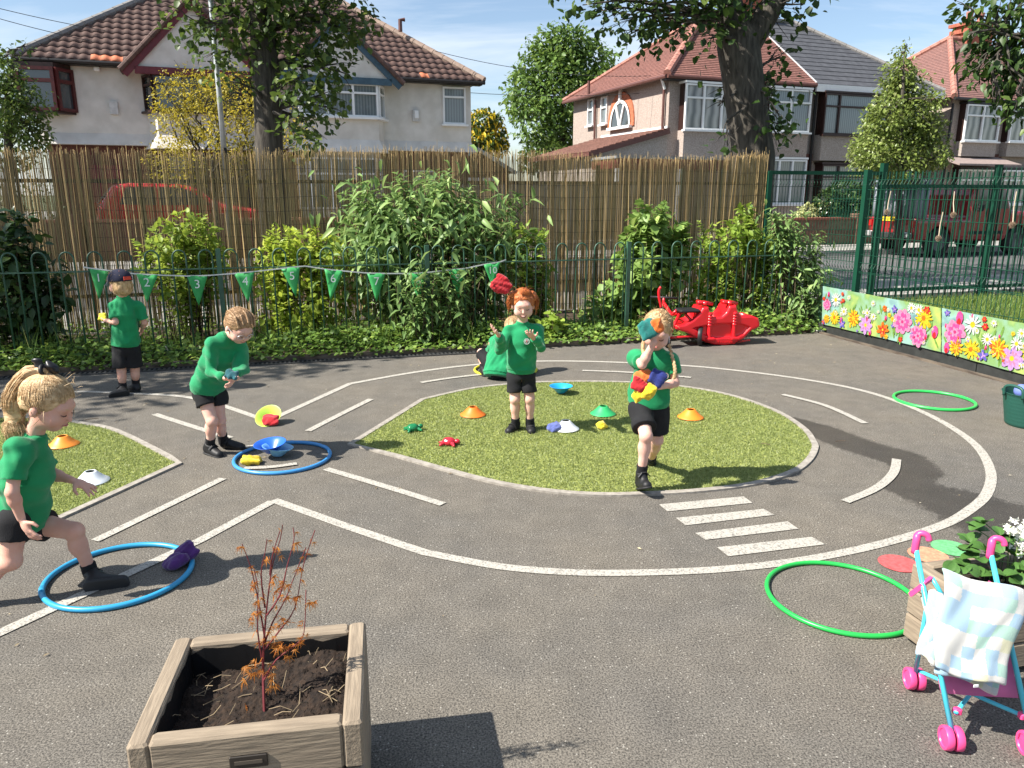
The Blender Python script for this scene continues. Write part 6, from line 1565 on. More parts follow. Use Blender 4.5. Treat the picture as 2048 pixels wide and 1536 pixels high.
# planter on the right with strawberries and white stock
aB, bB = unit(A(.97, .24, 0)), unit(A(.24, -.97, 0)); cB = A(1.44, 2.50, 0) + aB * .42 + bB * .135
pr = planter('weathered wooden trough of leafy plants behind the toy pram', cB, math.atan2(aB[1], aB[0]), .84, .27, .315)
soil(pr, .74, .17, .26, .012, 8, M_COMP)
def strawberry():
    t = thing('strawberry_plant', 'broad-leaved plant with folded green leaves in the trough', 'plant', cB + A(0, 0, .26))
    m = mat('strawberry_leaf', (.075, .17, .035), .5, col2=(.045, .11, .022), vscale=30, stretch=(1, 1, 1)); rg = random.Random(4)
    N = 5; vs = []; fs = []
    for i in range(N + 1):
        for j in range(-N, N + 1):
            x = i / N; w = .46 * math.sin(math.pi * min(1, (x * .86 + .08))) ** .7; y = w * j / N
            z = .28 * abs(y) - .35 * (x - .4) ** 2 + .018 * math.sin(j * 2.2 + i * .4)
            vs.append((x, y, z))
    for i in range(N):
        for j in range(2 * N): a = i * (2 * N + 1) + j; fs.append((a, a + 1, a + 2 * N + 2, a + 2 * N + 1))
    me = bpy.data.meshes.new('leaflet'); me.from_pydata(vs, [], fs); me.materials.append(m); me.shade_smooth()
    base = off_of(t)
    spots = [(1955, 1060, 2.5), (1968, 1045, 2.5), (1940, 1085, 2.5), (1975, 1100, 2.45), (1955, 1115, 2.42), (1990, 1120, 2.4), (2015, 1090, 2.5), (2030, 1110, 2.45), (2000, 1070, 2.52), (1930, 1130, 2.4), (1915, 1140, 2.38), (2035, 1140, 2.4), (2010, 1150, 2.36), (1960, 1150, 2.36), (1895, 1150, 2.36), (2045, 1170, 2.34), (1985, 1085, 2.48), (2045, 1085, 2.5), (2060, 1120, 2.42), (1925, 1100, 2.46)]
    for x, y, Y in spots:
        p = P(x, y, Y); yaw = rg.uniform(0, 6.28)
        MB().tube([A((p - base)[0] * .6, (p - base)[1] * .6, 0), (p - base) * .6 + A(0, 0, .02), p - base], .0016, 4).build('stalk', m, t)
        for k in (-1, 0, 1):
            o = link('leaflet', me, None, t, p - base, (rg.gauss(0, .25), -.25 + rg.gauss(0, .25), yaw + k * 1.35)); s_ = rg.uniform(.042, .062); o.scale = (s_,) * 3
strawberry()
def stock():
    c = P(2040, 1085, 2.45); t = thing('white_stock', 'white clustered flowers standing above the trough leaves', 'plant', A(c[0], c[1], .26)); base = off_of(t); rg = np.random.default_rng(6)
    m = mat('white_petal', (.80, .79, .70), .6, var=.12, vscale=30)
    for x, y, n in ((2022, 1052, 16), (2040, 1062, 26), (2044, 1098, 18), (2060, 1050, 20), (2062, 1085, 20)):
        p = P(x, y, 2.46) - base; MB().tube([A(p[0] * .5, p[1] * .5, .0), p * A(.9, .9, .6), p], .002, 5).build('stalk', mat('pale_stalk', (.20, .28, .08), .7), t)
        b = MB()
        for i in range(n):
            q = p + rg.normal(0, 1, 3) * A(.016, .012, .014); an = rg.uniform(0, 6.28); nrm = unit(rg.normal(0, .6, 3) + A(-.3, -.7, .6)); sd, up_, _ = frame(nrm)
            for k in range(4):
                th_ = an + k * 1.571; d = sd * math.cos(th_) + up_ * math.sin(th_); e = -sd * math.sin(th_) + up_ * math.cos(th_)
                b.add([q, q + d * .006 + e * .0045 + nrm * .002, q + d * .012 + nrm * .0005, q + d * .006 - e * .0045 + nrm * .002], [(0, 1, 2, 3)])
        b.build('flower_head', m, t)
stock()

# ------------------------------------------------------------------ toy pram with blanket
def pram():
    Mb = plastic('turquoise_tube', (.07, .50, .62), .3); Mp = plastic('pink_plastic', (.80, .07, .24), .35)
    t = thing('toy_pram', 'toy pushchair with turquoise tubes and pink wheels beside the trough', 'toy pram', (1.42, 2.05, 0)); o_ = off_of(t)
    FLw, FRw, RLw, RRw = G(1900, 1497), G(2058, 1508), G(1826, 1376), G(1826, 1376) + (G(2058, 1508) - G(1900, 1497))
    HL, HR = P(1832, 1088, 2.19), P(1982, 1098, 2.17)
    WR = .036
    for c in (FLw, FRw, RLw, RRw):
        for s_ in (-1, 1):
            w = MB(); ax = unit(FRw - FLw); cc = c + ax * s_ * .0145 + A(0, 0, WR); Mx = np.array([frame(ax)[0], frame(ax)[1], ax])
            w.lathe(cc, [(.006, -.0085), (.024, -.007), (.026, -.0105), (.034, -.0105), (WR, -.007), (WR, .007), (.034, .0105), (.026, .0105), (.024, .007), (.006, .0085)], 28, M=Mx)
            w.build('wheel', Mp, t, smooth=True, off=o_, angle=35)
        MB().tube([c + A(0, 0, WR) - unit(FRw - FLw) * .02, c + A(0, 0, WR) + unit(FRw - FLw) * .02], .006, 8).build('axle', Mp, t, off=o_)
    up = A(0, 0, WR)
    for H, Fw, Rw, sgn in ((HL, FLw, RLw, -1), (HR, FRw, RRw, 1)):
        MB().tube([H + A(0, 0, -.01), H + (Fw + up - H) * .5, Fw + up * 1.4], .0078, 10).build('frame_tube', Mb, t, smooth=True, off=o_)
        mid = H + (Fw + up - H) * .33
        MB().tube([mid + A(0, .0, .0), Rw + up * 1.3], .0072, 10).build('rear_tube', Mb, t, smooth=True, off=o_)
        hk = [H + A(0, 0, -.03), H + A(0, 0, .012), H + A(.006, .006, .030), H + A(.018, .0, .036), H + A(.030, -.006, .030), H + A(.034, -.010, .016)]
        MB().tube(smooth_line(hk, 3), [.0115] * 6 + [.0095] * 10, 10).build('handle', Mp, t, smooth=True, off=o_)
        br = H + (Fw + up - H) * .22
        MB().beam(br, br + A(.018 * -sgn * -1, .03, -.05), .014, .014).build('bracket', Mp, t, off=o_)
        MB().beam(br + A(0, 0, .004), br + A(-sgn * .03, .012, .018), .012, .010).build('strap', Mp, t, off=o_)
        MB().tube([br + A(-sgn * .03, .012, .018), br + A(-sgn * .065, -.02, -.045)], .007, 8).build('seat_strut', Mb, t, smooth=True, off=o_)
    a, c = FLw + (HL - FLw) * .22, FRw + (HR - FRw) * .22
    for p, q in ((FLw + A(.02, .03, .10), RRw + A(0, 0, .07)), (FRw + A(-.0, .03, .10), RLw + A(0, 0, .07))):
        MB().tube([p, q], .0065, 8).build('cross_tube', Mb, t, smooth=True, off=o_)
        MB().box(p + (q - p) * .04, (.024, .02, .022), bev=.004).build('clip', Mp, t, off=o_)
    # fabric seat
    s0, s1, s2 = HL + (FLw - HL) * .25, HR + (FRw - HR) * .25, None
    vs = []; N = 8
    for i in range(N + 1):
        q = i / N
        for j in range(7):
            e = (s0 + (s1 - s0) * j / 6) * (1 - q) + (FLw + (FRw - FLw) * j / 6 + A(0, .08, .13)) * q; sag = .05 * math.sin(math.pi * q) * math.sin(math.pi * j / 6); vs.append(e + A(0, sag * .8, -sag * .6))
    fs = [(i * 7 + j, i * 7 + j + 1, i * 7 + j + 8, i * 7 + j + 7) for i in range(N) for j in range(6)]
    se = MB().add(vs, fs).build('seat', mat('pink_fabric', (.62, .16, .34), .8, var=.2), t, smooth=True, off=o_); se.modifiers.new('thickness', 'SOLIDIFY').thickness = .004
    # blanket
    def blanket_mat():
        m, nt, n, l, o = _nt('checked_blanket'); b = n.new('ShaderNodeBsdfPrincipled'); b.inputs['Roughness'].default_value = .95; b.inputs['Sheen Weight'].default_value = .4
        uv = n.new('ShaderNodeUVMap'); sx = n.new('ShaderNodeVectorMath'); sx.operation = 'SCALE'; sx.inputs['Scale'].default_value = 6.0; l.new(uv.outputs[0], sx.inputs[0])
        nz = n.new('ShaderNodeTexNoise'); nz.inputs['Scale'].default_value = 40; l.new(uv.outputs[0], nz.inputs['Vector']); mxv = n.new('ShaderNodeMixRGB'); mxv.blend_type = 'LINEAR_LIGHT'; mxv.inputs[0].default_value = .12; l.new(sx.outputs[0], mxv.inputs[1]); l.new(nz.outputs['Color'], mxv.inputs[2])
        fl = n.new('ShaderNodeVectorMath'); fl.operation = 'FLOOR'; l.new(mxv.outputs[0], fl.inputs[0]); ck = n.new('ShaderNodeTexWhiteNoise'); ck.noise_dimensions = '2D'; l.new(fl.outputs[0], ck.inputs['Vector'])
        rp = n.new('ShaderNodeValToRGB'); rp.color_ramp.interpolation = 'CONSTANT'; e = rp.color_ramp.elements; e[0].color = (.50, .49, .46, 1); e[1].position = .40; e[1].color = (.27, .40, .51, 1)
        for ps, c in ((.64, (.50, .485, .33)), (.74, (.29, .45, .38)), (.86, (.51, .50, .475))): x = e.new(ps); x.color = (*c, 1)
        l.new(ck.outputs['Value'], rp.inputs[0]); l.new(rp.outputs[0], b.inputs['Base Color'])
        nb = n.new('ShaderNodeTexNoise'); nb.inputs['Scale'].default_value = 120; l.new(uv.outputs[0], nb.inputs['Vector']); bp = n.new('ShaderNodeBump'); bp.inputs['Strength'].default_value = .6; bp.inputs['Distance'].default_value = .004; l.new(nb.outputs['Fac'], bp.inputs['Height']); l.new(bp.outputs[0], b.inputs['Normal'])
        l.new(b.outputs[0], o.inputs[0]); return m
    MBk = blanket_mat()
    bl = thing('blanket', 'fleecy pale checked baby blanket draped over the toy pram', 'blanket', (1.42, 2.02, .2)); bo = off_of(bl)
    def layer(name, cs, off, seed, puff):
        tl, tr_, br, bll = [P(*q) for q in cs]; N, K = 26, 34; vs = []; uvs = []; rg = np.random.default_rng(seed); ph = rg.uniform(0, 6, 6)
        for i in range(K + 1):
            for j in range(N + 1):
                q, r_ = i / K, j / N
                p = (tl + (tr_ - tl) * r_) * (1 - q) + (bll + (br - bll) * r_) * q
                bow = .026 * math.sin(math.pi * min(1, q * 1.15 + .1)) * (.5 + .5 * math.sin(math.pi * r_)) * puff
                rip = .006 * math.sin(9 * r_ + 5 * q + ph[0]) * math.sin(3 * q + ph[1]) + .005 * math.sin(5 * r_ - 6 * q + ph[2]) + .002 * math.sin(21 * r_ + 11 * q + ph[3])
                edge = -.016 * (max(0, .08 - q) / .08) ** 2 - .012 * (max(0, .06 - r_) / .06) ** 2 - .012 * (max(0, r_ - .94) / .06) ** 2
                vs.append(p + A(0, -1, .35) * (bow + rip + edge * .6 + off) + A(.008 * math.sin(7 * q + ph[4]), 0, .008 * math.sin(6 * r_ + ph[5]))); uvs.append((r_, q * 1.25))
        fs = [(i * (N + 1) + j, i * (N + 1) + j + 1, (i + 1) * (N + 1) + j + 1, (i + 1) * (N + 1) + j) for i in range(K) for j in range(N)]
        me = bpy.data.meshes.new(name); me.from_pydata([tuple(v - bo) for v in vs], [], fs); uvl = me.uv_layers.new(name='UVMap')
        for lp in me.loops: uvl.data[lp.index].uv = uvs[lp.vertex_index]
        me.materials.append(MBk); me.shade_smooth(); o = link(name, me, None, bl); md = o.modifiers.new('thickness', 'SOLIDIFY'); md.thickness = .012; md.offset = -1; o.modifiers.new('soft', 'SUBSURF').render_levels = 1; return o
    layer('top_fold', ((1884, 1142, 2.10), (2044, 1186, 2.07), (2006, 1378, 1.90), (1866, 1338, 1.915)), .0, 3, 1)
    layer('under_fold', ((1872, 1190, 2.12), (2050, 1200, 2.09), (2002, 1396, 1.915), (1880, 1352, 1.925)), -.028, 7, .8)
    layer('side_fold', ((1862, 1195, 2.13), (1890, 1180, 2.10), (1872, 1330, 1.95), (1848, 1312, 1.985)), -.01, 9, .5)
    MB().box(P(1952, 1372, 1.86), (.014, .002, .008), rz=.1).build('care_tag', M_UPVC, bl, off=bo)
pram()

# ------------------------------------------------------------------ tub, rocker, trike, odds and ends
def tub():
    c = G(2052, 850); t = thing('flexible_tub', 'dark green flexible tub holding a white card and a blue ball', 'tub', (c[0], c[1], 0))
    m = plastic('tub_green', (.012, .075, .055), .5); pr = [(.0001, .004), (.125, .0), (.135, .012)]
    for i in range(8): z = .02 + i * .026; pr += [(.137 + .0045 * i, z), (.139 + .0045 * i, z + .013), (.137 + .0045 * i + .002, z + .016)]
    pr += [(.178, .235), (.182, .24), (.176, .242), (.13, .02), (.0001, .015)]
    MB().lathe((0, 0, 0), pr, 40).build('body', m, t, smooth=True, angle=50)
    for a in (R(200), R(20)):
        d = A(math.cos(a), math.sin(a), 0); e = A(-math.sin(a), math.cos(a), 0)
        MB().tube(smooth_line([d * .175 + e * .07 + A(0, 0, .22), d * .18 + e * .066 + A(0, 0, .28), d * .178 + e * .03 + A(0, 0, .30), d * .178 - e * .03 + A(0, 0, .30), d * .18 - e * .066 + A(0, 0, .28), d * .175 - e * .07 + A(0, 0, .22)], 3), .011, 8).build('handle', m, t, smooth=True)
    return c
c = tub()
o = MB().prism([A(-.09, 0, -.06), A(.09, 0, -.08), A(.02, .0, .05)], A(0, .003, 0)).build('card', M_UPVC, None, loc=(c[0] - .02, c[1] - .05, .24), rot=(R(-20), 0, R(5))); setp(o, 'white card sticking out of the dark green tub', 'card')
s = SDF((-.07,) * 3, (.07,) * 3, .006); s.ell((0, 0, 0), (.05, .05, .05), k=0); o = s.build('ball', plastic('ball_blue', (.16, .22, .55))); o.location = (c[0] - .03, c[1] + .06, .235); setp(o, 'small blue ball in the dark green tub', 'ball')

def poly_sdf(s, pts2, fr_o, ax, ay, nrm, w, rr, k=0.0):
    g = np.stack(np.meshgrid(*s.ax, indexing='ij'), -1) - fr_o; x, y, z = g @ ax, g @ ay, g @ nrm
    d = np.full(x.shape, 1e9); ins = np.zeros(x.shape, bool); n = len(pts2)
    for i in range(n):
        a, b = np.array(pts2[i]), np.array(pts2[(i + 1) % n]); e = b - a; px, py = x - a[0], y - a[1]; t = np.clip((px * e[0] + py * e[1]) / (e @ e), 0, 1)
        d = np.minimum(d, np.hypot(px - t * e[0], py - t * e[1])); c = ((a[1] > y) != (b[1] > y)) & (x < (b[0] - a[0]) * (y - a[1]) / (b[1] - a[1] + 1e-12) + a[0]); ins ^= c
    d2 = np.where(ins, -d, d) + rr; dz = np.abs(z) - w / 2 + rr
    dd = np.minimum(np.maximum(d2, dz), 0) + np.hypot(np.maximum(d2, 0), np.maximum(dz, 0)) - rr
    s._merge(tuple(slice(0, n_) for n_ in s.n), dd, k, 'add'); return s
def rocker():
    Mr = plastic('rocker_red', (.68, .012, .02), .28, var=.05, coat=.3)
    Yr = 8.30; org = P(1440, 689, Yr); org[2] = 0
    t = thing('rocker_seesaw', 'red plastic twin-seat rocker standing at the bed edge', 'rocker', org, R(8))
    sc = lambda x, y: ((x - 1040) / 6.827 / 182.0, (842 - y) / 6.827 / 178.0)
    hull = [sc(*p) for p in ((322, 612), (330, 556), (450, 545), (560, 488), (640, 412), (690, 330), (770, 320), (790, 390), (838, 462), (960, 455), (1022, 400), (1062, 316), (1160, 308), (1182, 380), (1242, 452), (1390, 448), (1490, 488), (1516, 560), (1510, 606), (1400, 655), (1290, 765), (1170, 825), (1040, 842), (880, 830), (760, 790), (640, 742), (500, 662))]
    s = SDF((-.65, -.22, -.02), (.50, .22, .55), .009)
    poly_sdf(s, hull, A(0, 0, 0), A(1, 0, 0), A(0, 0, 1), A(0, 1, 0), .30, .022)
    for x0, x1 in ((850, 990), (480, 640), (1240, 1400)):     # seat wells scooped out behind the front face
        a, c = sc((x0 + x1) / 2, 470); s.ell((a, .03, c + .02), ((x1 - x0) / 6.827 / 182 / 1.5, .11, .10), k=.03, mode='sub')
    # front face recess above the base so the rocker lip stands proud
    pts = [sc(*p) for p in ((560, 600), (760, 560), (1000, 540), (1260, 560), (1380, 600), (1280, 700), (1150, 740), (900, 745), (740, 700))]
    s2 = SDF(s.lo, s.lo + (s.n - 1) * s.h, s.h); poly_sdf(s2, pts, A(0, -.15, 0), A(1, 0, 0), A(0, 0, 1), A(0, 1, 0), .05, .02)
    f2 = s2.f[:s.n[0], :s.n[1], :s.n[2]]; s.f = np.maximum(s.f, -f2)
    s.build('hull', Mr, t)
    for x in (800, 1150):
        a0, a1 = sc(x, 395), sc(x, 735)
        b = MB(); pr = [(.0001, 0), (.028, 0)]; L = a0[1] - a1[1]
        for i in range(5): z = L - .02 - (4 - i) * .030; pr += [(.022, z - .014), (.030, z - .006), (.030, z + .006)]
        pr = [(.0001, 0), (.024, 0), (.024, L * .52)] + pr[2:] + [(.026, L), (.0001, L)]
        b.lathe((a0[0], -.135, a1[1]), pr, 16).build('ribbed_post', Mr, t, smooth=True, angle=50)
        MB().box((a0[0] + .01, -.15, a1[1] - .01), (.10, .06, .035), bev=.01).build('footrest', Mr, t)
        hx, hz = sc(x - 60, 285); b = MB(); b.tube([A(hx - .085, -.10, hz + .012), A(hx, -.06, hz + .006), A(hx + .10, -.06, hz - .012)], [.020, .022, .020], 10); b.tube([A(hx - .02, .08, hz), A(hx, -.12, hz)], .02, 10)
        b.build('handle', Mr, t, smooth=True)
    # embossed lettering round the rocker lip
    word = 'Early Learning Centre'; n = len(word); Mt = plastic('rocker_red_raised', (.50, .010, .016), .35)
    for i, ch in enumerate(word):
        if ch == ' ': continue
        q = (i + .5) / n; x = -.24 + .52 * q; z = .036 + .32 * (x - .02) ** 2 ; me = text_mesh(ch, .040, .002)
        o = link('raised_letter', me, Mt, t, (x, -.153, z), (R(90), -math.atan(.64 * (x - .02)), 0))
rocker()
def trike():
    Mr = plastic('trike_red', (.60, .012, .02), .3); Mk = mat('trike_black', (.015, .015, .016), .5); org = G(1372, 692)
    t = thing('tricycle', 'red tricycle with white wheels and parent handle between the child and the rocker', 'tricycle', (org[0], org[1], 0)); o_ = A(org[0], org[1], 0)
    def wheel(c, r_, ax):
        Mx = np.array([frame(ax)[0], frame(ax)[1], unit(ax)]); w = MB().lathe(c, [(r_ * .62, -.02), (r_ * .95, -.022), (r_, -.012), (r_, .012), (r_ * .95, .022), (r_ * .62, .02)], 28, close=True, M=Mx).build('wheel', Mk, t, smooth=True, angle=40)
        MB().lathe(c, [(.0001, -.018), (r_ * .25, -.02), (r_ * .3, -.012), (r_ * .64, -.016), (r_ * .64, .016), (r_ * .3, .012), (r_ * .25, .02), (.0001, .018)], 24, M=Mx).build('rim', mat('trike_white', (.75, .75, .74), .4), w, smooth=True, angle=40)
    ax = unit(A(.93, -.36, 0)); wr, wl_ = P(1402, 666, 8.15) - o_, P(1336, 676, 8.05) - o_
    wr[2] = .105; wl_[2] = .105; wheel(wr, .105, ax); wheel(wl_, .105, ax)
    MB().tube([wl_, wr], .013, 8).build('axle', Mr, t, smooth=True)
    seat = (wr + wl_) / 2 + A(-.02, .08, .26)
    MB().tube([wr + A(-.02, 0, .02), wr + A(-.10, .03, .16), seat + A(.03, 0, -.02)], .017, 8).build('rear_fork', Mr, t, smooth=True)
    MB().tube([wl_, seat + A(-.03, 0, -.02)], .017, 8).build('rear_fork', Mr, t, smooth=True)
    MB().box(seat + A(.05, 0, .02), (.24, .20, .035), rz=.2, bev=.015).build('seat', Mk, t)
    fwd = unit(A(-.36, .93, 0)); head = seat + fwd * .38 + A(0, 0, .05)
    MB().tube([seat, seat + fwd * .2 + A(0, 0, -.06), head], .02, 8).build('frame_bar', Mr, t, smooth=True)
    fw = head + fwd * .10; fw[2] = .13; wheel(fw, .13, ax); MB().tube([fw, head, head + A(0, 0, .06)], .015, 8).build('front_fork', Mr, t, smooth=True)
    MB().tube([head + A(0, 0, .06) - ax * .15, head + A(0, 0, .06) + ax * .15], .014, 8).build('handlebar', Mk, t, smooth=True)
    hp = [seat + A(-.06, .0, .02), P(1326, 640, 8.3) - o_, P(1322, 612, 8.3) - o_, P(1318, 594, 8.3) - o_, P(1318, 580, 8.3) - o_, P(1322, 574, 8.3) - o_]
    MB().tube(smooth_line(hp, 3), .016, 8).build('parent_handle', Mr, t, smooth=True)
    MB().tube([P(1325, 620, 8.3) - o_, P(1322, 614, 8.3) - o_], .021, 8).build('clamp', Mk, t)
trike()
pts = [onplane(*p, v=-.12) for p in ((344, 725), (337, 706), (334, 697), (330, 693), (326, 696), (325, 702))]
o = MB().tube(smooth_line(pts, 3), .006, 6).build('bent_cane', mat('bleached_cane', (.55, .50, .38), .8), smooth=True); setp(o, 'bleached bent cane standing against the railing foot', 'cane')
g = G(1640, 664); s = SDF((-.12, -.08, -.01), (.12, .08, .06), .008); s.box((0, 0, .01), (.09, .05, .008), .006, k=0); s.noise(.012, 45, 4); o = s.build('litter_bag', mat('white_polythene', (.62, .61, .58), .5, var=.2)); o.location = (g[0], g[1], .012); setp(o, 'crumpled white plastic bag on the ground beside the banner', 'litter')
for i, (x, y, L, a) in enumerate(((170, 845, .09, .5), (1670, 888, .07, .1), (1540, 895, .06, 2.6))):
    g = G(x, y); o = MB().tube([g + A(0, 0, .018), g + A(L * .5 * math.cos(a), L * .5 * math.sin(a), .022), g + A(L * math.cos(a), L * math.sin(a), .019)], .0022, 4).build('fallen_twig', M_TWIG); setp(o, 'thin fallen twig lying ' + ['on the edge of the far loop island', 'on the damp tarmac', 'on the turf near the island edge'][i], 'twig')

# ------------------------------------------------------------------ vehicles
def onST(px, py, v):
    d = ray(px, py); C = A(0, 0, CAM_H); o = SO + VT * v; t = ((o - C) @ VT) / (d @ VT); return C + d * t
Mtyre = mat('tyre', (.02, .02, .02), .85); Malloy = mat('alloy', (.10, .10, .10), .5, metal=.3)
def vehicle(name, label, cat, org, side, w, glass, wheels, col, wr=.31, z0=.0):
    """side outline in (along, up); along = UT, outwards to the street = -VT."""
    t = thing(name, label, cat, org); L0, L1 = min(p[0] for p in side) - .1, max(p[0] for p in side) + .1
    s = SDF((L0, -w / 2 - .1, -.02), (L1, w / 2 + .1, max(p[1] for p in side) + .1), .035)
    poly_sdf(s, side, A(0, 0, 0), A(1, 0, 0), A(0, 0, 1), A(0, 1, 0), w, .10)
    for x in wheels: s.cone((x, -w / 2 - .1, wr), (x, w / 2 + .1, wr), wr + .05, wr + .05, k=.02, mode='sub')
    m = mat('car_red_' + name, col, .25, var=.04, coat=.7, spec=.5); bd = s.build('body', m, t); t.rotation_euler = (0, 0, TS)
    for pts in glass:
        for sd in (-1, 1): MB().prism([A(x, sd * (w / 2 - .004), z) for x, z in pts], A(0, sd * .012, 0)).build('side_window', M_GLASS, t)
    for x in wheels:
        for sd in (-1, 1):
            Mx = np.array([A(1, 0, 0), A(0, 0, 1), A(0, 1, 0)]); wh = MB().lathe(A(x, sd * (w / 2 - .11), wr), [(wr * .6, -.1), (wr * .96, -.1), (wr, -.07), (wr, .07), (wr * .96, .1), (wr * .6, .1)], 28, close=True, M=Mx).build('wheel', Mtyre, t, smooth=True, angle=40)
            MB().lathe(A(x, sd * (w / 2 - .10), wr), [(.0001, -.06), (wr * .62, -.08), (wr * .62, .08), (wr * .2, .05), (.0001, .05)], 20, M=Mx).build('rim', Malloy, wh)
    return t
a = onST(207, 445, 13.6); org = A(a[0], a[1], .35)
side = [(0, .30), (0.02, .95), (.10, 1.0), (.42, 1.46), (.75, 1.52), (1.9, 1.50), (2.2, 1.42), (2.85, 1.02), (3.65, .88), (3.85, .70), (3.88, .32), (3.6, .22), (.2, .22)]
t = vehicle('parked_car', 'red hatchback parked on the drive behind the garden wall', 'car', org, side, 1.68, [[(.55, 1.02), (.72, 1.42), (1.35, 1.43), (1.35, 1.0)], [(1.42, 1.0), (1.42, 1.43), (1.95, 1.41), (2.15, 1.33), (2.60, 1.0)]], (.72, 3.1), (.55, .015, .02))
MB().prism([A(.03, -.6, 1.03), A(.36, -.55, 1.42), A(.36, .55, 1.42), A(.03, .6, 1.03)], A(-.02, 0, .01)).build('rear_window', M_GLASS, t)
for sd in (-1, 1): MB().box((-.005, sd * .70, .92), (.05, .16, .30), bev=.02).build('tail_light', plastic('lamp_red', (.45, .01, .01), .2), t)
a = onST(1776, 500, 9.2); org = A(a[0], a[1], -.02)
side = [(0, .55), (0, 1.02), (1.75, 1.02), (1.78, 1.62), (1.9, 1.86), (2.95, 1.86), (3.25, 1.22), (4.35, 1.12), (4.45, .95), (4.45, .5), (4.3, .38), (.1, .42)]
t = vehicle('pickup_truck', 'red pickup truck parked at the far kerb, seen through the railings', 'pickup', org, side, 1.70, [[(1.98, 1.25), (2.0, 1.74), (2.42, 1.74), (2.42, 1.25)], [(2.48, 1.25), (2.48, 1.74), (2.88, 1.74), (3.10, 1.25)]], (.85, 3.55), (.26, .008, .012), wr=.38)
MB().box((-.06, 0, .55), (.14, 1.6, .16), bev=.03).build('rear_bumper', mat('bumper_black', (.03, .03, .03), .5), t)
for y in (-.68, .68): MB().box((-.10, y, .58), (.1, .22, .14), bev=.02).build('bumper_end', mat('bumper_chrome', (.6, .6, .6), .3, metal=.6), t)
MB().box((-.012, .05, .98), (.02, .52, .11)).build('number_plate', mat('plate_yellow', (.75, .55, .03), .4), t)
for y in (-.74, .74): MB().box((-.01, y, .86), (.03, .10, .16)).build('tail_light', plastic('lamp_red', (.45, .01, .01), .2), t)
MB().box((2.0, -.95, 1.28), (.14, .14, .2), bev=.03).build('wing_mirror', Mtyre, t)
MB().box((2.4, -.855, .62), (1.2, .02, .08)).build('sill', Mtyre, t)
ld = thing('tube_load', 'row of upright grey tubes standing in the pickup bed by the tailgate', 'tubes', org + A(0, 0, 1.0), TS)
for i in range(9): MB().tube([A(.12, -.74 + i * .185, .0), A(.12, -.74 + i * .185, 1.0)], .085, 10).build('tube', mat('grey_tube', (.22, .25, .28), .5, var=.1), ld, smooth=True)
for i in range(1): MB().tube([A(.30 + i * .19, -.76, .0), A(.30 + i * .19, -.76, 1.0)], .085, 10).build('tube', MATS['grey_tube'], ld, smooth=True)
# ------------------------------------------------------------------ children
def skin_mat(name, c):
    m = mat(name, c, .6, col2=(c[0] * .95, c[1] * .84, c[2] * .80), vscale=16, spec=.25, bump=.08, bscale=300); b = m.node_tree.nodes.get('Principled BSDF')
    b.inputs['Subsurface Weight'].default_value = .12; b.inputs['Subsurface Radius'].default_value = (.010, .004, .002); b.inputs['Subsurface Scale'].default_value = .6
    return m
M_SKIN = skin_mat('fair_skin', (.68, .41, .32)); M_SKIN2 = skin_mat('pale_skin', (.71, .45, .365))
M_SHIRT = mat('green_jersey', (.005, .25, .088), .85, var=.12, vscale=12, bump=.25, bscale=420, sheen=.15)
M_SWEAT = mat('green_sweatshirt', (.005, .26, .095), .9, var=.12, vscale=10, bump=.35, bscale=300, sheen=.25)
M_SHORT = mat('black_shorts', (.012, .012, .014), .9, var=.25, vscale=14, bump=.3, bscale=300)
M_SHOE = mat('black_shoe', (.014, .014, .015), .55, var=.2, vscale=20); M_SOLE = mat('shoe_sole', (.025, .025, .026), .7)
M_SOCK = mat('black_sock', (.012, .012, .014), .95, bump=.4, bscale=300)
def hairmat(name, c1, c2, st): return mat(name, c1, .5, col2=c2, vscale=22, stretch=st, detail=6, bump=.6, bscale=45, spec=.4)
H_RED = hairmat('ginger_hair', (.62, .20, .055), (.34, .085, .022), (3, 3, .8))
H_BLOND = hairmat('blond_hair', (.66, .46, .25), (.36, .22, .10), (3, 3, .8)); H_LIGHT = hairmat('fair_hair', (.74, .54, .31), (.44, .28, .135), (.9, 3, 3)); H_BROWN = hairmat('light_brown_hair', (.46, .29, .155), (.25, .145, .07), (2, 2, 2))
M_LASH = mat('eyelash', (.05, .03, .022), .7); M_LIP = mat('lip', (.46, .14, .125), .5); M_MOUTH = mat('mouth', (.16, .03, .03), .5); M_TEETH = mat('teeth', (.8, .77, .7), .3)

def hand(s, w, d, pn, L=.10, curl=.35, spread=.28, side=1):
    """w wrist, d finger direction, pn palm normal (where the palm looks)."""
    d = unit(d); pn = unit(pn - d * (np.asarray(pn) @ d)); x = np.cross(d, pn) * side
    pc_ = w + d * L * .28; ax = [x, d, pn]
    s.ell(pc_, (L * .235, L * .31, L * .12), ax, k=.008)
    for i, (o, ln) in enumerate(((-.165, .40), (-.06, .46), (.055, .43), (.155, .34))):
        b = pc_ + x * o * L + d * L * .24; dr_ = unit(d + x * o * spread * 4.5); c1 = unit(dr_ + pn * curl * .6); c2 = unit(dr_ + pn * curl * 1.7)
        m = b + c1 * L * ln * .52; e = m + c2 * L * ln * .50
        s.cone(b, m, .0068, .0062, k=.003); s.cone(m, e, .0062, .0052, k=.002)
    b = pc_ - x * L * .19 - d * L * .10; m = b + unit(-x * .9 + d * .55 + pn * .35) * L * .24; e = m + unit(-x * .35 + d * .9 + pn * .3) * L * .20
    s.cone(b, m, .0085, .0072, k=.005); s.cone(m, e, .0072, .0058, k=.002)

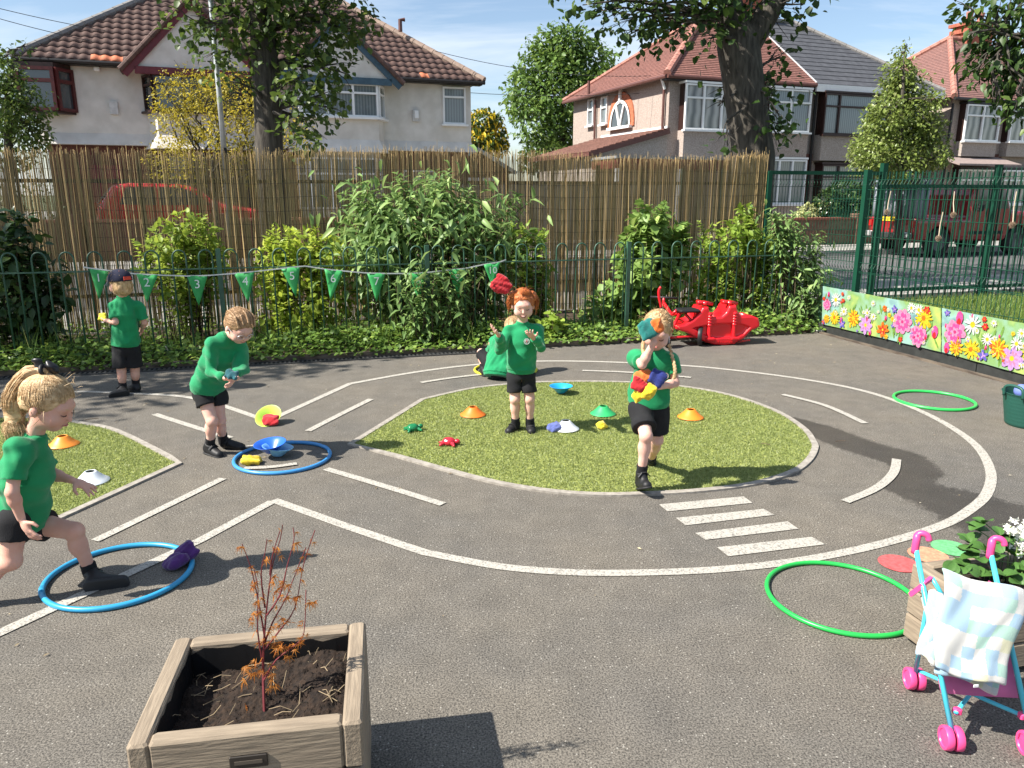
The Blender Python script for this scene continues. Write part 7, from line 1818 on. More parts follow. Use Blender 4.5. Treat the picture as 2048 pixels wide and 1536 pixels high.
def head_parts(s, c, r, u, f, hs=1.0):
    q = lambda a, b, d: c + (r * a + u * b + f * d) * hs
    ax = [r, u, f]; S = lambda *v: tuple(k_ * hs for k_ in v)
    s.ell(q(0, .022, -.010), S(.072, .080, .088), ax, k=.012)
    s.ell(q(0, -.030, .030), S(.060, .064, .056), ax, k=.030)
    s.ell(q(0, -.074, .052), S(.024, .018, .018), ax, k=.020)
    for sd in (-1, 1):
        s.ell(q(sd * .034, -.036, .058), S(.027, .026, .022), ax, k=.020)
        s.ell(q(sd * .029, -.004, .091), S(.016, .010, .010), ax, k=.009, mode='sub')
        s.ell(q(sd * .074, -.018, -.004), S(.007, .023, .015), ax, k=.005)
    s.ell(q(0, .018, .070), S(.045, .018, .018), ax, k=.016)
    s.cone(q(0, -.004, .082), q(0, -.026, .096), .006 * hs, .0085 * hs, k=.007)
    s.ell(q(0, -.054, .082), S(.017, .0055, .008), ax, k=.005)

def child(label, J, fwd, hf, hu, long_sleeve=False, hair='cap', hm=None, skin=None, hands=(), hs=1.0, smile=0, shirt_r=(.108, .098), hem_up=0.0, sleeve=.55, leg=.56, hemcut=None, badge=False, feet=None, seed=1, glasses=False, tail=None, bulk=1.0, shorts_r=.064):
    j = {k: (P(*v) if isinstance(v, tuple) else np.asarray(v)) for k, v in J.items()}
    fwd = unit(fwd); base = (j['ana'] + j['anb']) / 2; base = A(base[0], base[1], 0)
    t = thing('person', label, 'child', base, group='children playing'); o_ = base; sk = skin or M_SKIN; cloth = M_SWEAT if long_sleeve else M_SHIRT
    allp = np.array(list(j.values())); lo, hi = allp.min(0) - .17, allp.max(0) + .17
    pel, nb, hd = j['pel'], j['nk'], j['hd']; ta = unit(nb - pel); side = unit(np.cross(fwd, ta)); tf = unit(np.cross(ta, side))
    hf, hu = unit(hf), np.asarray(hu, float); hr = unit(np.cross(hf, hu)); hu = unit(np.cross(hr, hf))
    s = SDF(lo, hi, .0052)
    ch = pel + (nb - pel) * .70; B = bulk
    s.cone(pel, ch, .078 * B, .074 * B, k=.02, depth=tf, ds=.76); s.cone(ch, nb, .070, .034, k=.02, depth=tf, ds=.8)
    s.cone(nb - ta * .02, hd - hu * .062 * hs - hf * .012, .035, .033, k=.012)
    for a in 'ab':
        s.cone(j['sh' + a], j['el' + a], .022 if long_sleeve else .027, .018 if long_sleeve else .0225, k=.012); s.cone(j['el' + a], j['wr' + a], .018 if long_sleeve else .0235, .0155, k=.010)
        mid = j['el' + a] + (j['wr' + a] - j['el' + a]) * .3
        if not long_sleeve: s.ell(mid, (.0245,) * 3, k=.012)
        s.cone(nb - ta * .035, j['sh' + a], .034, .030, k=.02)
        s.cone(j['hi' + a], j['kn' + a], .048 * B, .034 * B, k=.014); s.cone(j['kn' + a], j['an' + a], .033 * B, .0225, k=.012)
        back = unit(np.cross(j['kn' + a] - j['an' + a], np.cross(fwd, j['kn' + a] - j['an' + a]))); cf = j['kn' + a] + (j['an' + a] - j['kn' + a]) * .33 - fwd * .010; s.ell(cf, (.034 * B, .034 * B, .048), k=.015)
        s.ell(j['kn' + a] + fwd * .008, (.0315 * B,) * 3, k=.012)
        s.cone(j['an' + a], j['he' + a], .024, .020, k=.01); s.cone(j['he' + a], j['to' + a], .020, .016, k=.01)
    head_parts(s, hd, hr, hu, hf, hs)
    for (a, d, pn, kw) in hands: hand(s, j['wr' + a] + unit(d) * .008, A(*d), A(*pn), **kw)
    body = s.build('body', sk, t, off=o_)
    # shirt
    hem = pel - ta * (.045 + hem_up); s = SDF(lo, hi, .0062)
    s.cone(hem, ch, shirt_r[0], shirt_r[1], k=.02, depth=tf, ds=.80, cut_a=True)
    s.cone(ch, nb - ta * .008, shirt_r[1] * .98, .046, k=.02, depth=tf, ds=.84)
    for a in 'ab':
        s.cone(nb - ta * .035, j['sh' + a], .048, .046, k=.022)
        if long_sleeve:
            s.cone(j['sh' + a], j['el' + a], .043, .036, k=.016); s.cone(j['el' + a], j['el' + a] + (j['wr' + a] - j['el' + a]) * .80, .037, .031, k=.014); s.cone(j['el' + a] + (j['wr' + a] - j['el' + a]) * .78, j['el' + a] + (j['wr' + a] - j['el' + a]) * .95, .026, .0245, k=.004, cut_b=True)
        else:
            e = j['sh' + a] + (j['el' + a] - j['sh' + a]) * sleeve; s.cone(j['sh' + a], e, .046, .043, k=.014, cut_b=True)
    s.cone(nb - ta * .012, nb + unit(hd - nb) * .022, .046, .0435, k=.006, cut_b=True)
    kp = [(hem, ta, .20)] + [((j['el' + a] + (j['wr' + a] - j['el' + a]) * .95) if long_sleeve else (j['sh' + a] + (j['el' + a] - j['sh' + a]) * sleeve), unit(j['wr' + a] - j['el' + a]) if long_sleeve else unit(j['el' + a] - j['sh' + a]), .06) for a in 'ab']
    s.noise(.014, 24, seed, (1, 1, .7), kp); s.noise(.0065, 58, seed + 3, (1, 1, .7), kp)
    if hemcut is not None: s.half(hemcut[0], hemcut[1])
    shirt = s.build('jumper' if long_sleeve else 'polo_shirt', cloth, t, off=o_)
    if long_sleeve:                                   # ribbed waistband
        s = SDF(hem - .16, hem + .16, .0055); s.cone(hem + ta * .006, hem - ta * .026, shirt_r[0] * .965, shirt_r[0] * .90, k=0, depth=tf, ds=.80, cut_a=True, cut_b=True); s.build('waistband', cloth, shirt, off=o_)
    if not long_sleeve:
        b = MB()
        for sd in (-1, 1):
            p0 = nb + tf * .047 + ta * .014 + side * sd * .006; p1 = nb + side * sd * .050 + ta * .026 - tf * .002; p2 = nb - tf * .046 + ta * .030
            q = [p0, p1, p2]; dn = [p0 + tf * .024 - ta * .030 + side * sd * .018, p1 + side * sd * .026 - ta * .022, p2 - tf * .022 - ta * .026]
            b.add(q + dn, [(0, 1, 4, 3), (1, 2, 5, 4)])
        co = b.build('collar', cloth, shirt, off=o_, smooth=True); co.modifiers.new('thickness', 'SOLIDIFY').thickness = .004; co.modifiers.new('soft', 'SUBSURF').render_levels = 2
    # shorts
    s = SDF(lo, hi, .0062); s.cone(pel + ta * .02, pel - ta * .03, .086 * B, .086 * B, k=.02, depth=tf, ds=.82)
    for a in 'ab':
        e = j['hi' + a] + (j['kn' + a] - j['hi' + a]) * leg; s.cone(j['hi' + a], e, shorts_r * .94, shorts_r * .96, k=.010, cut_b=True)
    ea, eb = [j['hi' + a] + (j['kn' + a] - j['hi' + a]) * leg for a in 'ab']; em = (ea + eb) / 2; cr = pel - ta * .055
    if np.linalg.norm(ea - eb) < .16: s.box((cr + em) / 2 - ta * .02, (.0035, .13, np.linalg.norm(cr - em) / 2 + .02), .003, [side, tf, unit(cr - em)], k=.006, mode='sub')
    s.noise(.007, 36, seed + 7, (1, 1, 1), [(j['hi' + a] + (j['kn' + a] - j['hi' + a]) * leg, unit(j['kn' + a] - j['hi' + a]), .09) for a in 'ab']); s.build('shorts', M_SHORT, t, off=o_)
    # shoes and socks
    for a in 'ab':
        he, to, an = j['he' + a], j['to' + a], j['an' + a]; d = unit(to - he); up_ = unit((an - he) - d * ((an - he) @ d)); sd = np.cross(d, up_)
        L_ = np.linalg.norm(to - he); lo2, hi2 = np.minimum(np.minimum(he, to), an) - .07, np.maximum(np.maximum(he, to), an) + .07
        s = SDF(lo2, hi2, .0045); s.cone(he + up_ * .006, to - up_ * .006, .030, .0265, k=.012, depth=up_, ds=.95); s.cone(he + up_ * .02 + d * .01, an + up_ * .004, .032, .031, k=.012, cut_b=True); s.cone(an - up_ * .018 + d * .012, to - d * .035 - up_ * .004, .026, .021, k=.02)
        s.half(he - up_ * .020, -up_); shoe = s.build('shoe', M_SHOE, t, off=o_)
        s = SDF(lo2, hi2, .0045); s.cone(he - up_ * .016, to - up_ * .018, .0322, .0295, k=.0, depth=up_, ds=.5); s.half(he - up_ * .024, -up_); s.half(he - up_ * .013, up_); s.build('sole', M_SOLE, shoe, off=o_)
        MB().tube([an + d * .03 - sd * .032 - up_ * .022, an + d * .038 - sd * .012 - up_ * .001, an + d * .038 + sd * .012 - up_ * .001, an + d * .03 + sd * .032 - up_ * .022], .0085, 6, flat=.4).build('strap', M_SHOE, shoe, off=o_)
        k_ = unit(j['kn' + a] - an); s = SDF(lo2, hi2 + .05, .0045); s.cone(an - k_ * .02, an + k_ * .048, .029, .0305, k=.0, cut_b=True); s.noise(.002, 160, 5); s.build('sock', M_SOCK, t, off=o_)
    # face details
    q = lambda a, b, d: hd + (hr * a + hu * b + hf * d) * hs
    for sd in (-1, 1):
        MB().tube([q(sd * .016, -.006, .0855), q(sd * .023, -.0085, .0875), q(sd * .031, -.0085, .0855), q(sd * .041, -.004, .078)], [.0011, .0021, .0021, .0011], 5).build('eyelashes', M_LASH, body, off=o_)
        MB().tube([q(sd * .014, .0165, .0885), q(sd * .028, .021, .0850), q(sd * .044, .015, .074)], [.001, .0018, .001], 5).build('eyebrow', hm or H_BLOND, body, off=o_)
    if smile:
        MB().tube([q(-.024, -.048, .0795), q(-.012, -.0565, .0885), q(0, -.0585, .0905), q(.012, -.0565, .0885), q(.024, -.048, .0795)], [.0012, .0045, .0055, .0045, .0012], 7).build('mouth', M_MOUTH, body, off=o_)
        MB().tube([q(-.016, -.0525, .0875), q(0, -.0555, .0932), q(.016, -.0525, .0875)], [.001, .0022, .001], 5).build('teeth', M_TEETH, body, off=o_)
    else: MB().tube([q(-.018, -.053, .0845), q(-.007, -.0535, .0895), q(0, -.0545, .0905), q(.007, -.0535, .0895), q(.018, -.053, .0845)], [.001, .0032, .0036, .0032, .001], 6).build('lips', M_LIP, body, off=o_)
    # hair
    hm = hm or H_BLOND
    s = SDF(hd - .16 * hs, hd + .16 * hs, .005); ax = [hr, hu, hf]; S = lambda *v: tuple(k_ * hs for k_ in v)
    s.ell(q(0, .026, -.013), S(.080, .086, .093), ax, k=0)
    if hair == 'bob': s.ell(q(0, -.02, -.035), S(.078, .075, .066), ax, k=.02)
    elif hair == 'bunches': s.ell(q(0, -.01, -.045), S(.066, .06, .055), ax, k=.02)
    elif hair == 'capped': s.ell(q(0, -.035, -.030), S(.082, .070, .072), ax, k=.02)
    else: s.ell(q(0, -.015, -.040), S(.068, .058, .058), ax, k=.02)
    s.ell(q(0, -.040, .078), S(.072, .098, .084) if hair == 'bunches' else S(.067, .092, .082), ax, k=.008, mode='sub')
    for sd in (-1, 1): s.ell(q(sd * .080, -.02, .004), S(.018, .03, .020), ax, k=.006, mode='sub')
    if hair == 'ponytail': s.ell(q(0, -.075, -.03), S(.09, .05, .09), ax, k=.02, mode='sub')
    s.noise(.0014 if hair in ('ponytail', 'braided') else .0034, 130, seed + 1, (1, 1, .5)); s.noise(.0014, 300, seed + 2, (1, 1, .6))
    ho = s.build('hair', hm, t, off=o_)
    rg = np.random.default_rng(seed + 40)
    def strands(chain, rad, n, r0=.0016, wig=.006, tip=.5, nm='strand_lock'):
        b = MB()
        for i in range(n):
            an = rg.uniform(0, 6.28); rr = math.sqrt(rg.uniform(0, 1)); cut = rg.uniform(.72, 1.0); pts = []
            for k, p in enumerate(chain):
                if k / (len(chain) - 1) > cut + .01: break
                dd = unit(chain[min(k + 1, len(chain) - 1)] - chain[max(k - 1, 0)]); s1, u1, _ = frame(dd)
                R_ = rad[k] * rr; pts.append(p + (s1 * math.cos(an) + u1 * math.sin(an)) * R_ + rg.normal(0, wig * k / len(chain), 3))
            if len(pts) > 2: b.tube(smooth_line(pts, 2), [r0 * (1 - tip * m_ / (2 * len(pts))) for m_ in range(2 * (len(pts) - 1) + 1)], 4)
        return setp(b.build(nm, hm, ho, off=o_, smooth=True), kind='stuff')
    # combed strands lying on the scalp
    ec = q(0, .026, -.013); er = A(.081, .087, .094) * hs; hv = np.array([v.co[:] for v in ho.data.vertices]) + o_
    lv = np.stack([(hv - ec) @ hr, (hv - ec) @ hu, (hv - ec) @ hf], 1) / er; lv = lv[np.abs(np.linalg.norm(lv, axis=1) - 1) < .05]
    if len(lv):
        if hair == 'ponytail' and tail: tg = (P(*tail[0]) - ec); tg = A(tg @ hr, tg @ hu, tg @ hf) / er; tg = unit(tg)
        else: tg = unit(A(0, -.45, -1.0))
        cb = MB()
        for p in lv[rg.integers(0, len(lv), 1100 if hair == 'ponytail' else 420)]:
            p = unit(p); pts = []
            if hair == 'capped' and p[1] > 0: continue
            jit = rg.normal(0, .10, 3)
            for k in range(7):
                pts.append(ec + hr * p[0] * er[0] * (1.012 + .004 * k % 2) + hu * p[1] * er[1] * 1.012 + hf * p[2] * er[2] * 1.012)
                d = tg - p + jit
                if hair not in ('ponytail', 'braided'): d = A(p[0] * .4, -1.0, -.25 if p[1] < .5 else -.9) + jit
                d = d - p * (d @ p); nd = np.linalg.norm(d)
                if nd < .12: break
                p = unit(p + d / nd * .13)
                if p[2] > .45 and p[1] < .25: break
            if len(pts) > 2: cb.tube(pts, [.0009] * (len(pts) - 1) + [.0005], 3, cap=False)
        if cb.v: setp(cb.build('combed_strands', hm, ho, off=o_, smooth=True), kind='stuff')
    fly = MB()
    for i in range(60):                                # fly-away hairs
        d = rg.normal(0, 1, 3); d = unit(d + hu * .6 - hf * .4); p = hd + d * .098 * hs + hu * .022 * hs; e = unit(d * .5 + rg.normal(0, .7, 3) - hu * .2); fly.tube([p - d * .008, p + e * .014 + d * .004, p + e * .032 + d * .004 - hu * .006], [.0009, .0007, .0004], 3)
    setp(fly.build('stray_hairs', hm, ho, off=o_), kind='stuff')
    if hair == 'bunches':
        for sd in (-1, 1):
            c = q(sd * .072, .060, -.015); s = SDF(c - .06, c + .06, .0045); s.ell(c, (.024, .026, .024), k=0); s.noise(.012, 95, 5 + sd); s.build('hair_bunch', hm, ho, off=o_)
            strands([q(sd * .066, .05, -.01), q(sd * .088, .05, -.012), q(sd * .098, .012, -.012), q(sd * .094, -.035, -.012), q(sd * .090, -.070, -.01)], [.012, .016, .016, .014, .012], 70, .0013, .008)
        strands([q(-.055, .09, .03), q(-.02, .105, .05), q(.02, .105, .05), q(.055, .09, .03)], [.012] * 4, 40, .0013, .004)
    if hair == 'ponytail':
        ch_ = [P(*p) for p in tail]; strands(ch_, [.014, .030, .042, .044, .040, .034, .030, .022][:len(ch_)], 900, .0012, .012)
        s = SDF(np.min(ch_, 0) - .07, np.max(ch_, 0) + .07, .006)
        for k in range(len(ch_) - 2): s.cone(ch_[k], ch_[k + 1], (.014, .026, .036, .038, .034, .026, .018)[k], (.026, .036, .038, .034, .026, .018, .012)[k], k=.01)
        s.noise(.006, 120, 9, (1, 1, .3)); s.build('ponytail', hm, ho, off=o_)
        c = ch_[0]; d = unit(ch_[1] - ch_[0]); s1, u1, _ = frame(d); MB().torus(c, .020, .008, 20, 8, M=np.array([s1, u1, d])).build('hair_band', M_SHOE, t, smooth=True, off=o_)
        s = SDF(c - .09, c + .09, .0045)
        for a_, b_ in ((-.036, .012), (.036, .010), (-.018, -.008), (.022, .020)): s.ell(c + hf * a_ + hu * (b_ + .010), (.023, .012, .016), [hf, hu, hr], k=.006)
        s.noise(.007, 90, 3); s.build('hair_bow', mat('black_ribbon', (.010, .010, .012), .35), t, off=o_)
    if hair == 'plaits':
        for ch2 in tail:
            pts = smooth_line([P(*p) for p in ch2], 7); s = SDF(np.min(pts, 0) - .03, np.max(pts, 0) + .03, .0035)
            for k, p in enumerate(pts): s.ell(p + A(.0032 * (-1) ** k, 0, 0), (.0078, .0080, .0085), k=.005)
            s.build('plait', hm, ho, off=o_)
    if hair == 'braided':
        for k in range(5):
            a_ = -.056 + k * .028; pts = smooth_line([q(a_, .085 - abs(a_) * .6, .062), q(a_ * 1.1, .113 - abs(a_) * .45, .01), q(a_ * .95, .085 - abs(a_) * .3, -.07), q(a_ * .5, .01, -.108), q(a_ * .4, -.05, -.095)], 11); s = SDF(np.min(pts, 0) - .02, np.max(pts, 0) + .02, .0038)
            for m_, p in enumerate(pts): s.ell(p + hr * .0016 * (-1) ** m_, (.0062,) * 3, k=.004)
            s.build('braid', hm, ho, off=o_)
    if hair == 'capped':
        s = SDF(hd - .2 * hs, hd + .2 * hs, .005); s.ell(q(0, .034, -.012), S(.090, .088, .102), ax, k=0); s.half(q(0, .022, 0), -hu + hf * .08); cap = s.build('cap', mat('navy_cotton', (.012, .014, .035), .9, var=.15, bump=.3, bscale=300), t, off=o_)
        pts = []; N = 10
        for i in range(N + 1):
            a_ = math.pi * i / N; pts.append((q(.072 * math.cos(a_), .026, .055 + .0 * math.sin(a_)), q(.070 * math.cos(a_), .016 - .03 * math.sin(a_), .068 + .085 * math.sin(a_))))
        b = MB(); b.add([p for p, _ in pts] + [p for _, p in pts], [(i, i + 1, N + 2 + i, N + 1 + i) for i in range(N)]); br = b.build('peak', mat('sunlit_navy', (.20, .25, .32), .9), cap, off=o_, smooth=True); br.modifiers.new('thickness', 'SOLIDIFY').thickness = .004  # peak paler than the cap: the sun on it is put into the colour
        MB().prism([q(-.034, .022, -.114), q(.034, .022, -.114), q(.030, .052, -.110), q(-.030, .052, -.110)], -hf * .004).build('back_strap', mat('red_strap', (.55, .06, .03), .8), cap, off=o_)
        for a_, b_ in ((-.03, .100), (.03, .100)): MB().box(q(a_, b_, -.066), (.006,) * 3).build('eyelet', mat('eyelet_red', (.7, .25, .2), .6), cap, off=o_)
        strands([q(-.05, -.02, -.07), q(-.02, -.06, -.095), q(.0, -.095, -.095)], [.03, .03, .03], 60, .002, .012); strands([q(.05, -.02, -.06), q(.04, -.06, -.085), q(.04, -.10, -.085)], [.03, .03, .028], 70, .002, .014); strands([q(-.065, -.01, -.02), q(-.072, -.05, -.03), q(-.065, -.09, -.035)], [.02, .022, .02], 50, .002, .012)
    if glasses:
        b = MB(); gm = mat('glasses_frame', (.62, .58, .58), .3, metal=.6)
        for sd in (-1, 1):
            ring = [q(sd * (.030 + .023 * math.cos(a_)), -.008 + .015 * math.sin(a_), .096 - .012 * abs(.03 + .023 * math.cos(a_)) / .05) for a_ in np.linspace(0, 2 * math.pi, 17)]; b.tube(ring, .0018, 5)
            b.tube([q(sd * .052, -.004, .085), q(sd * .074, .0, .04), q(sd * .078, -.004, .0)], .0018, 5)
        b.tube([q(-.008, -.006, .098), q(.008, -.006, .098)], .0016, 5); b.build('glasses', gm, t, off=o_)
    if badge:
        me = shirt.data; V = np.array([v.co[:] for v in me.vertices]) + o_; tree_ = BVHTree.FromPolygons([tuple(v) for v in V], [tuple(p.vertices) for p in me.polygons])
        c0 = pel + (nb - pel) * badge[1] + side * badge[0] + tf * .3; hit = tree_.ray_cast(Vector(c0), Vector(-tf))
        if hit[0] is not None:
            c, n_ = np.array(hit[0]), unit(np.array(hit[1]) + tf); s1 = unit(np.cross(A(0, 0, 1), n_)); u1 = np.cross(n_, s1); rr = .020
            g = MB(); Mx = np.array([s1, u1, n_]); g.lathe(c + n_ * .003, [(rr * .82, 0), (rr, 0), (rr, .0012), (rr * .82, .0012)], 24, close=True, M=Mx); g.lathe(c + n_ * .003, [(rr * .68, 0), (rr * .74, 0), (rr * .74, .001), (rr * .68, .001)], 24, close=True, M=Mx); bd = g.build('badge', mat('badge_white', (.72, .74, .74), .7), shirt, off=o_)
            sh_ = [(-.55, .5), (.55, .5), (.55, -.05), (0, -.62), (-.55, -.05)]; MB().prism([c + n_ * .0034 + (s1 * a_ + u1 * b_) * rr for a_, b_ in sh_], n_ * .001).build('badge_shield', MATS['badge_white'], bd, off=o_)
            g = MB(); g.prism([c + n_ * .0048 + (s1 * a_ + u1 * b_) * rr for a_, b_ in ((-.1, .45), (.1, .45), (.1, -.5), (-.1, -.5))], n_ * .0006); g.prism([c + n_ * .0050 + (s1 * a_ + u1 * b_) * rr for a_, b_ in ((-.42, .22), (.42, .22), (.42, .05), (-.42, .05))], n_ * .0006); g.build('badge_cross', mat('badge_red', (.5, .03, .04), .7), bd, off=o_)
    return t, j
def flat_foot(J, a, heel, toe, z=.026):
    h, t_ = G(*heel, z), G(*toe, z - .004); L_ = np.linalg.norm(t_ - h); t_ = h + (t_ - h) / L_ * min(max(L_, .095), .115); J['he' + a], J['to' + a] = h, t_

# the child who has just thrown the red bag
J = dict(pel=(1042, 742, 5.05), nk=(1045, 648, 5.03), hd=(1046, 609, 5.00), sha=(1017, 660, 5.03), shb=(1072, 661, 5.03), ela=(1001, 692, 4.95), elb=(1083, 694, 4.95), wra=(997, 670, 4.81), wrb=(1066, 676, 4.81),
         hia=(1029, 752, 5.05), hib=(1056, 752, 5.05), kna=(1030, 798, 5.03), knb=(1059, 798, 5.03), ana=(1031, 848, 5.06), anb=(1060, 848, 5.06))
flat_foot(J, 'a', (1030, 851), (1014, 866)); flat_foot(J, 'b', (1061, 851), (1063, 868))
child('ginger-haired smiling child in green sweatshirt with both palms turned up', J, (0, -1, 0), (.03, -.97, -.22), (0, -.1, 1), True, 'bunches', H_RED, M_SKIN2,
      hands=(('a', (-.30, -.55, .45), (.25, -.35, .9), dict(curl=.25, spread=.55, side=-1)), ('b', (-.25, -.65, .40), (-.2, -.3, .9), dict(curl=.4, spread=.4, side=1))), hs=.95, smile=1, shirt_r=(.104, .090), badge=(-.03, .70), seed=2, leg=.70, shorts_r=.058, hem_up=-.065)
# running child with an armful of bean bags
J = dict(pel=(1297, 806, 4.08), nk=(1312, 704, 4.01), hd=(1315, 660, 3.95), sha=(1277, 717, 4.02), shb=(1343, 720, 4.02), ela=(1284, 729, 3.84), elb=(1350, 766, 3.98), wra=(1308, 684, 3.79), wrb=(1318, 774, 3.85),
         hia=(1281, 815, 4.06), hib=(1313, 818, 4.08), kna=(1292, 872, 3.90), knb=(1314, 880, 4.10), ana=(1283, 945, 3.93), anb=(1302, 918, 4.34))
J['hea'] = P(1282, 970, 3.945); J['toa'] = J['hea'] + unit(A(.12, -.86, .38)) * .105; J['heb'] = P(1301, 921, 4.39); J['tob'] = J['heb'] + unit(A(-.05, -.10, -1)) * .10
child('fair-haired child in green polo striding across the turf with an armful of bean bags', J, (-.05, -1, 0), (-.22, -.86, -.42), (0, -.35, .95), False, 'plaits', H_BLOND, M_SKIN2,
      hands=(('a', (-.25, .1, .9), (0, .75, .3), dict(curl=.7, spread=.3, side=1)), ('b', (-.95, .1, .15), (-.1, .9, .2), dict(curl=.75, spread=.35, side=-1))), hs=.95, shirt_r=(.116, .094), badge=(-.055, .66), seed=5, leg=.74, hem_up=-.05, sleeve=.62, shorts_r=.070,
      tail=[[(1290, 676, 3.96), (1286, 690, 3.95), (1287, 703, 3.94), (1290, 716, 3.92)], [(1338, 690, 3.98), (1345, 715, 3.93), (1350, 738, 3.90), (1349, 756, 3.90)]])
# child in the navy cap seen from behind
J = dict(pel=(250, 690, 6.10), nk=(249, 597, 6.08), hd=(240, 567, 6.05), sha=(226, 611, 6.06), shb=(276, 611, 6.12), ela=(231, 644, 6.00), elb=(289, 645, 6.14), wra=(211, 641, 6.10), wrb=(282, 662, 6.26),
         hia=(240, 698, 6.10), hib=(264, 696, 6.12), kna=(243, 742, 6.08), knb=(270, 738, 6.14), ana=(246, 776, 6.08), anb=(272, 769, 6.16))
flat_foot(J, 'a', (250, 785), (226, 789)); flat_foot(J, 'b', (274, 778), (254, 775))
child('child in navy cap and green polo standing with back turned by the railing', J, (-.35, .94, 0), (-.86, .50, -.12), (0, 0, 1), False, 'capped', H_BLOND, M_SKIN, hands=(('a', (-.8, .5, .15), (.3, .6, .6), dict(curl=.8, spread=.2, side=-1)), ('b', (-.2, .9, -.1), (-.9, 0, .2), dict(curl=.6, spread=.2))), hs=.95, shirt_r=(.106, .090), seed=8, leg=.86, sleeve=.80, shorts_r=.070, hem_up=-.045)
# child with glasses looking down
J = dict(pel=(413, 776, 4.60), nk=(456, 673, 4.49), hd=(478, 652, 4.45), sha=(424, 694, 4.44), shb=(480, 697, 4.56), ela=(420, 742, 4.40), elb=(483, 738, 4.47), wra=(449, 756, 4.33), wrb=(470, 749, 4.36),
         hia=(407, 790, 4.57), hib=(433, 790, 4.62), kna=(424, 842, 4.52), knb=(440, 840, 4.60), ana=(420, 888, 4.57), anb=(446, 880, 4.66))
flat_foot(J, 'a', (416, 899), (446, 910)); flat_foot(J, 'b', (450, 888), (484, 893))
child('braided child with glasses in green sweatshirt stooping over the blue dish', J, (.80, -.60, 0), (.62, -.50, -.62), (.45, -.30, .85), True, 'braided', H_BROWN, M_SKIN2, hands=(('a', (.8, -.3, -.1), (.3, .2, .8), dict(curl=.7, spread=.25, side=-1)), ('b', (-.1, -.6, -.55), (-.8, 0, .3), dict(curl=.7, spread=.2))), hs=.96, shirt_r=(.111, .090), seed=11, leg=.40, hem_up=-.055, glasses=True, shorts_r=.066)
# child with the ponytail stepping into the hoop
J = dict(pel=(42, 1030, 2.86), nk=(66, 874, 2.86), hd=(96, 806, 2.86), sha=(36, 900, 2.76), shb=(74, 898, 2.97), ela=(24, 985, 2.70), elb=(104, 948, 3.0), wra=(42, 1036, 2.72), wrb=(143, 960, 2.98),
         hia=(28, 1045, 2.79), hib=(62, 1045, 2.93), kna=(22, 1122, 2.76), knb=(148, 1062, 2.92), ana=(-70, 1178, 2.72), anb=(182, 1146, 2.94))
flat_foot(J, 'b', (184, 1168), (250, 1160)); J['hea'] = P(-88, 1186, 2.70); J['toa'] = J['hea'] + unit(A(.35, 0, -1)) * .11
child('ponytailed child in green polo stepping into the blue hoop', J, (1, -.06, 0), (.90, -.03, -.43), (.42, 0, .9), False, 'ponytail', H_LIGHT, M_SKIN, hands=(('a', (.45, -.15, -.85), (.4, .85, .1), dict(curl=.45, spread=.3, side=-1, L=.105)), ('b', (.88, 0, -.42), (-.3, .2, -.9), dict(curl=.35, spread=.45, side=1, L=.105))), hs=1.04, shirt_r=(.112, .100), seed=14, leg=.42, sleeve=.70, bulk=1.05, shorts_r=.068,
      tail=[(88, 741, 2.86), (62, 746, 2.86), (40, 778, 2.86), (30, 815, 2.86), (30, 850, 2.85), (40, 880, 2.84), (30, 905, 2.83)])
# crouching child behind
J = dict(pel=(1000, 736, 6.62), nk=(1008, 676, 6.74), hd=(1026, 656, 6.84), sha=(984, 686, 6.74), shb=(1034, 686, 6.72), ela=(976, 706, 6.88), elb=(1042, 706, 6.88), wra=(990, 722, 7.0), wrb=(1026, 722, 7.0),
         hia=(985, 738, 6.68), hib=(1018, 738, 6.66), kna=(962, 705, 6.86), knb=(1038, 706, 6.86), ana=(966, 738, 6.76), anb=(1034, 738, 6.76))
flat_foot(J, 'a', (970, 747), (960, 741)); flat_foot(J, 'b', (1032, 747), (1040, 741))
child('crouching child in green jumper half hidden behind the ginger-haired child', J, (-.1, .98, 0), (-.1, .85, -.5), (.0, .4, .9), True, 'bob', H_BLOND, M_SKIN2, hands=(('a', (.2, .6, -.7), (0, -.6, -.5), dict(curl=.5)), ('b', (-.1, .6, -.7), (0, -.6, -.5), dict(curl=.5))), hs=.96, shirt_r=(.150, .122), seed=17, leg=.95, shorts_r=.062, hem_up=.015)

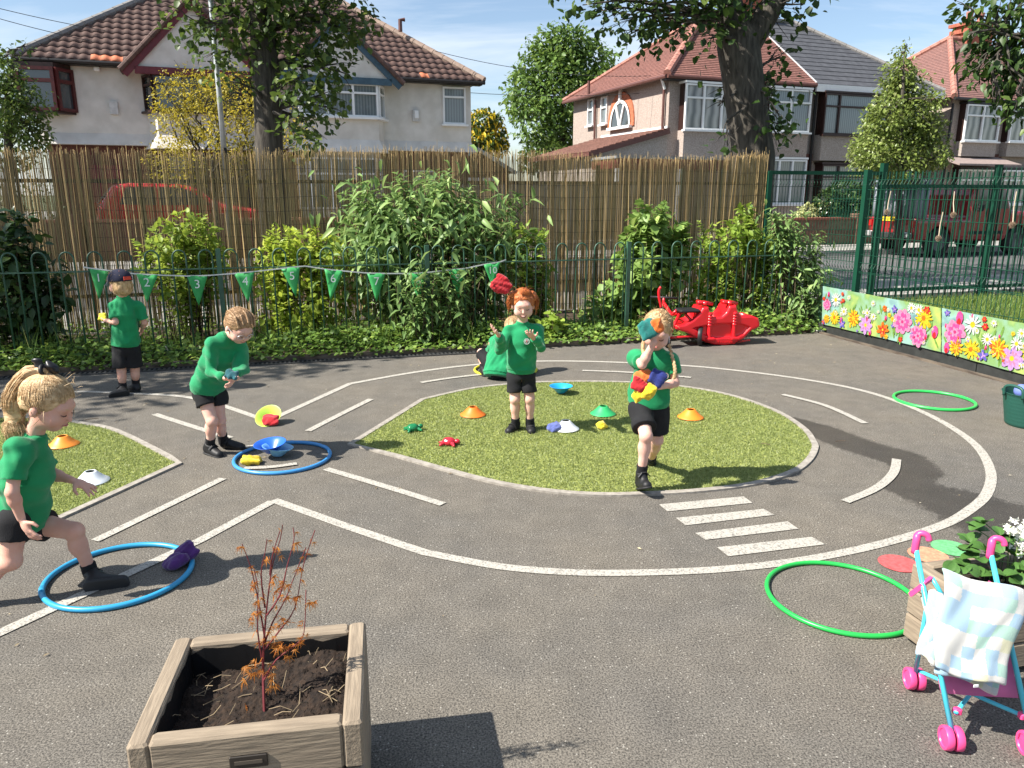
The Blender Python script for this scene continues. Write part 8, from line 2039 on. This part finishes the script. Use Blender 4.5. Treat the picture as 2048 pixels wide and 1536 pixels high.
# bean bags in hands
beanbag('teal bean bag held up at the running child\'s forehead', P(1298, 658, 3.78), TEAL, (R(70), R(-20), R(15)), (.105, .085, .04), 11)
beanbag('orange bean bag held up beside the teal one', P(1314, 652, 3.775), ORA, (R(80), R(70), R(0)), (.07, .05, .035), 12)
beanbag('red bean bag in the crook of the running child\'s arm', P(1278, 770, 3.83), RED, (R(75), R(25), 0), (.075, .07, .04), 13)
beanbag('orange bean bag wedged above the red one against the polo', P(1287, 753, 3.85), (.72, .17, .03), (R(75), R(-15), 0), (.08, .05, .04), 14)
beanbag('yellow bean bag drooping under the running child\'s fingers', P(1280, 788, 3.83), YEL, (R(80), R(-40), 0), (.085, .055, .04), 15)
beanbag('yellow bean bag pressed under the running child\'s hand', P(1298, 784, 3.82), (.80, .58, .02), (R(80), R(-60), 0), (.085, .06, .045), 16)
beanbag('blue bean bag between the hand and the school badge', P(1314, 756, 3.84), (.02, .035, .20), (R(85), R(30), 0), (.085, .08, .04), 17)
beanbag('dark teal bean bag in the hands of the child with glasses', P(463, 750, 4.30), (.01, .10, .12), (R(30), R(20), 0), (.07, .06, .035), 18)
beanbag('yellow bean bag in the hand of the child in the navy cap', P(205, 634, 6.12), (.75, .62, .03), (R(60), 0, 0), (.06, .055, .035), 19)
# ------------------------------------------------------------------ scattered bits on the tarmac
def litter():
    r_ = np.random.default_rng(77); n = 420
    u = r_.uniform(-6, 5.5, n); v = -.6 - np.abs(r_.normal(0, 1.6, n)); k = r_.uniform(0, 1, n) < .35; v[k] = r_.uniform(-6, -.6, k.sum())
    p = FO + np.outer(u, UX) + np.outer(v, VX); p[:, 2] = .006
    d = r_.normal(0, 1, (n, 3)); d[:, 2] = 0; ups = np.array([0, 0, 1.]) + r_.normal(0, .25, (n, 3))
    V, F = scatter(leaf_small(1, .35, .08), p, d, ups, r_.uniform(.008, .032, n))
    o = link('dry_leaf_litter', np_mesh('dry_leaf_litter', V, F), leafmat('dry_litter', (.16, .11, .06), (.42, .35, .22), (.55, .50, .38), trans=.1))
    setp(o, 'tiny dry leaf and straw scraps scattered over the tarmac', 'litter', kind='stuff')
litter()
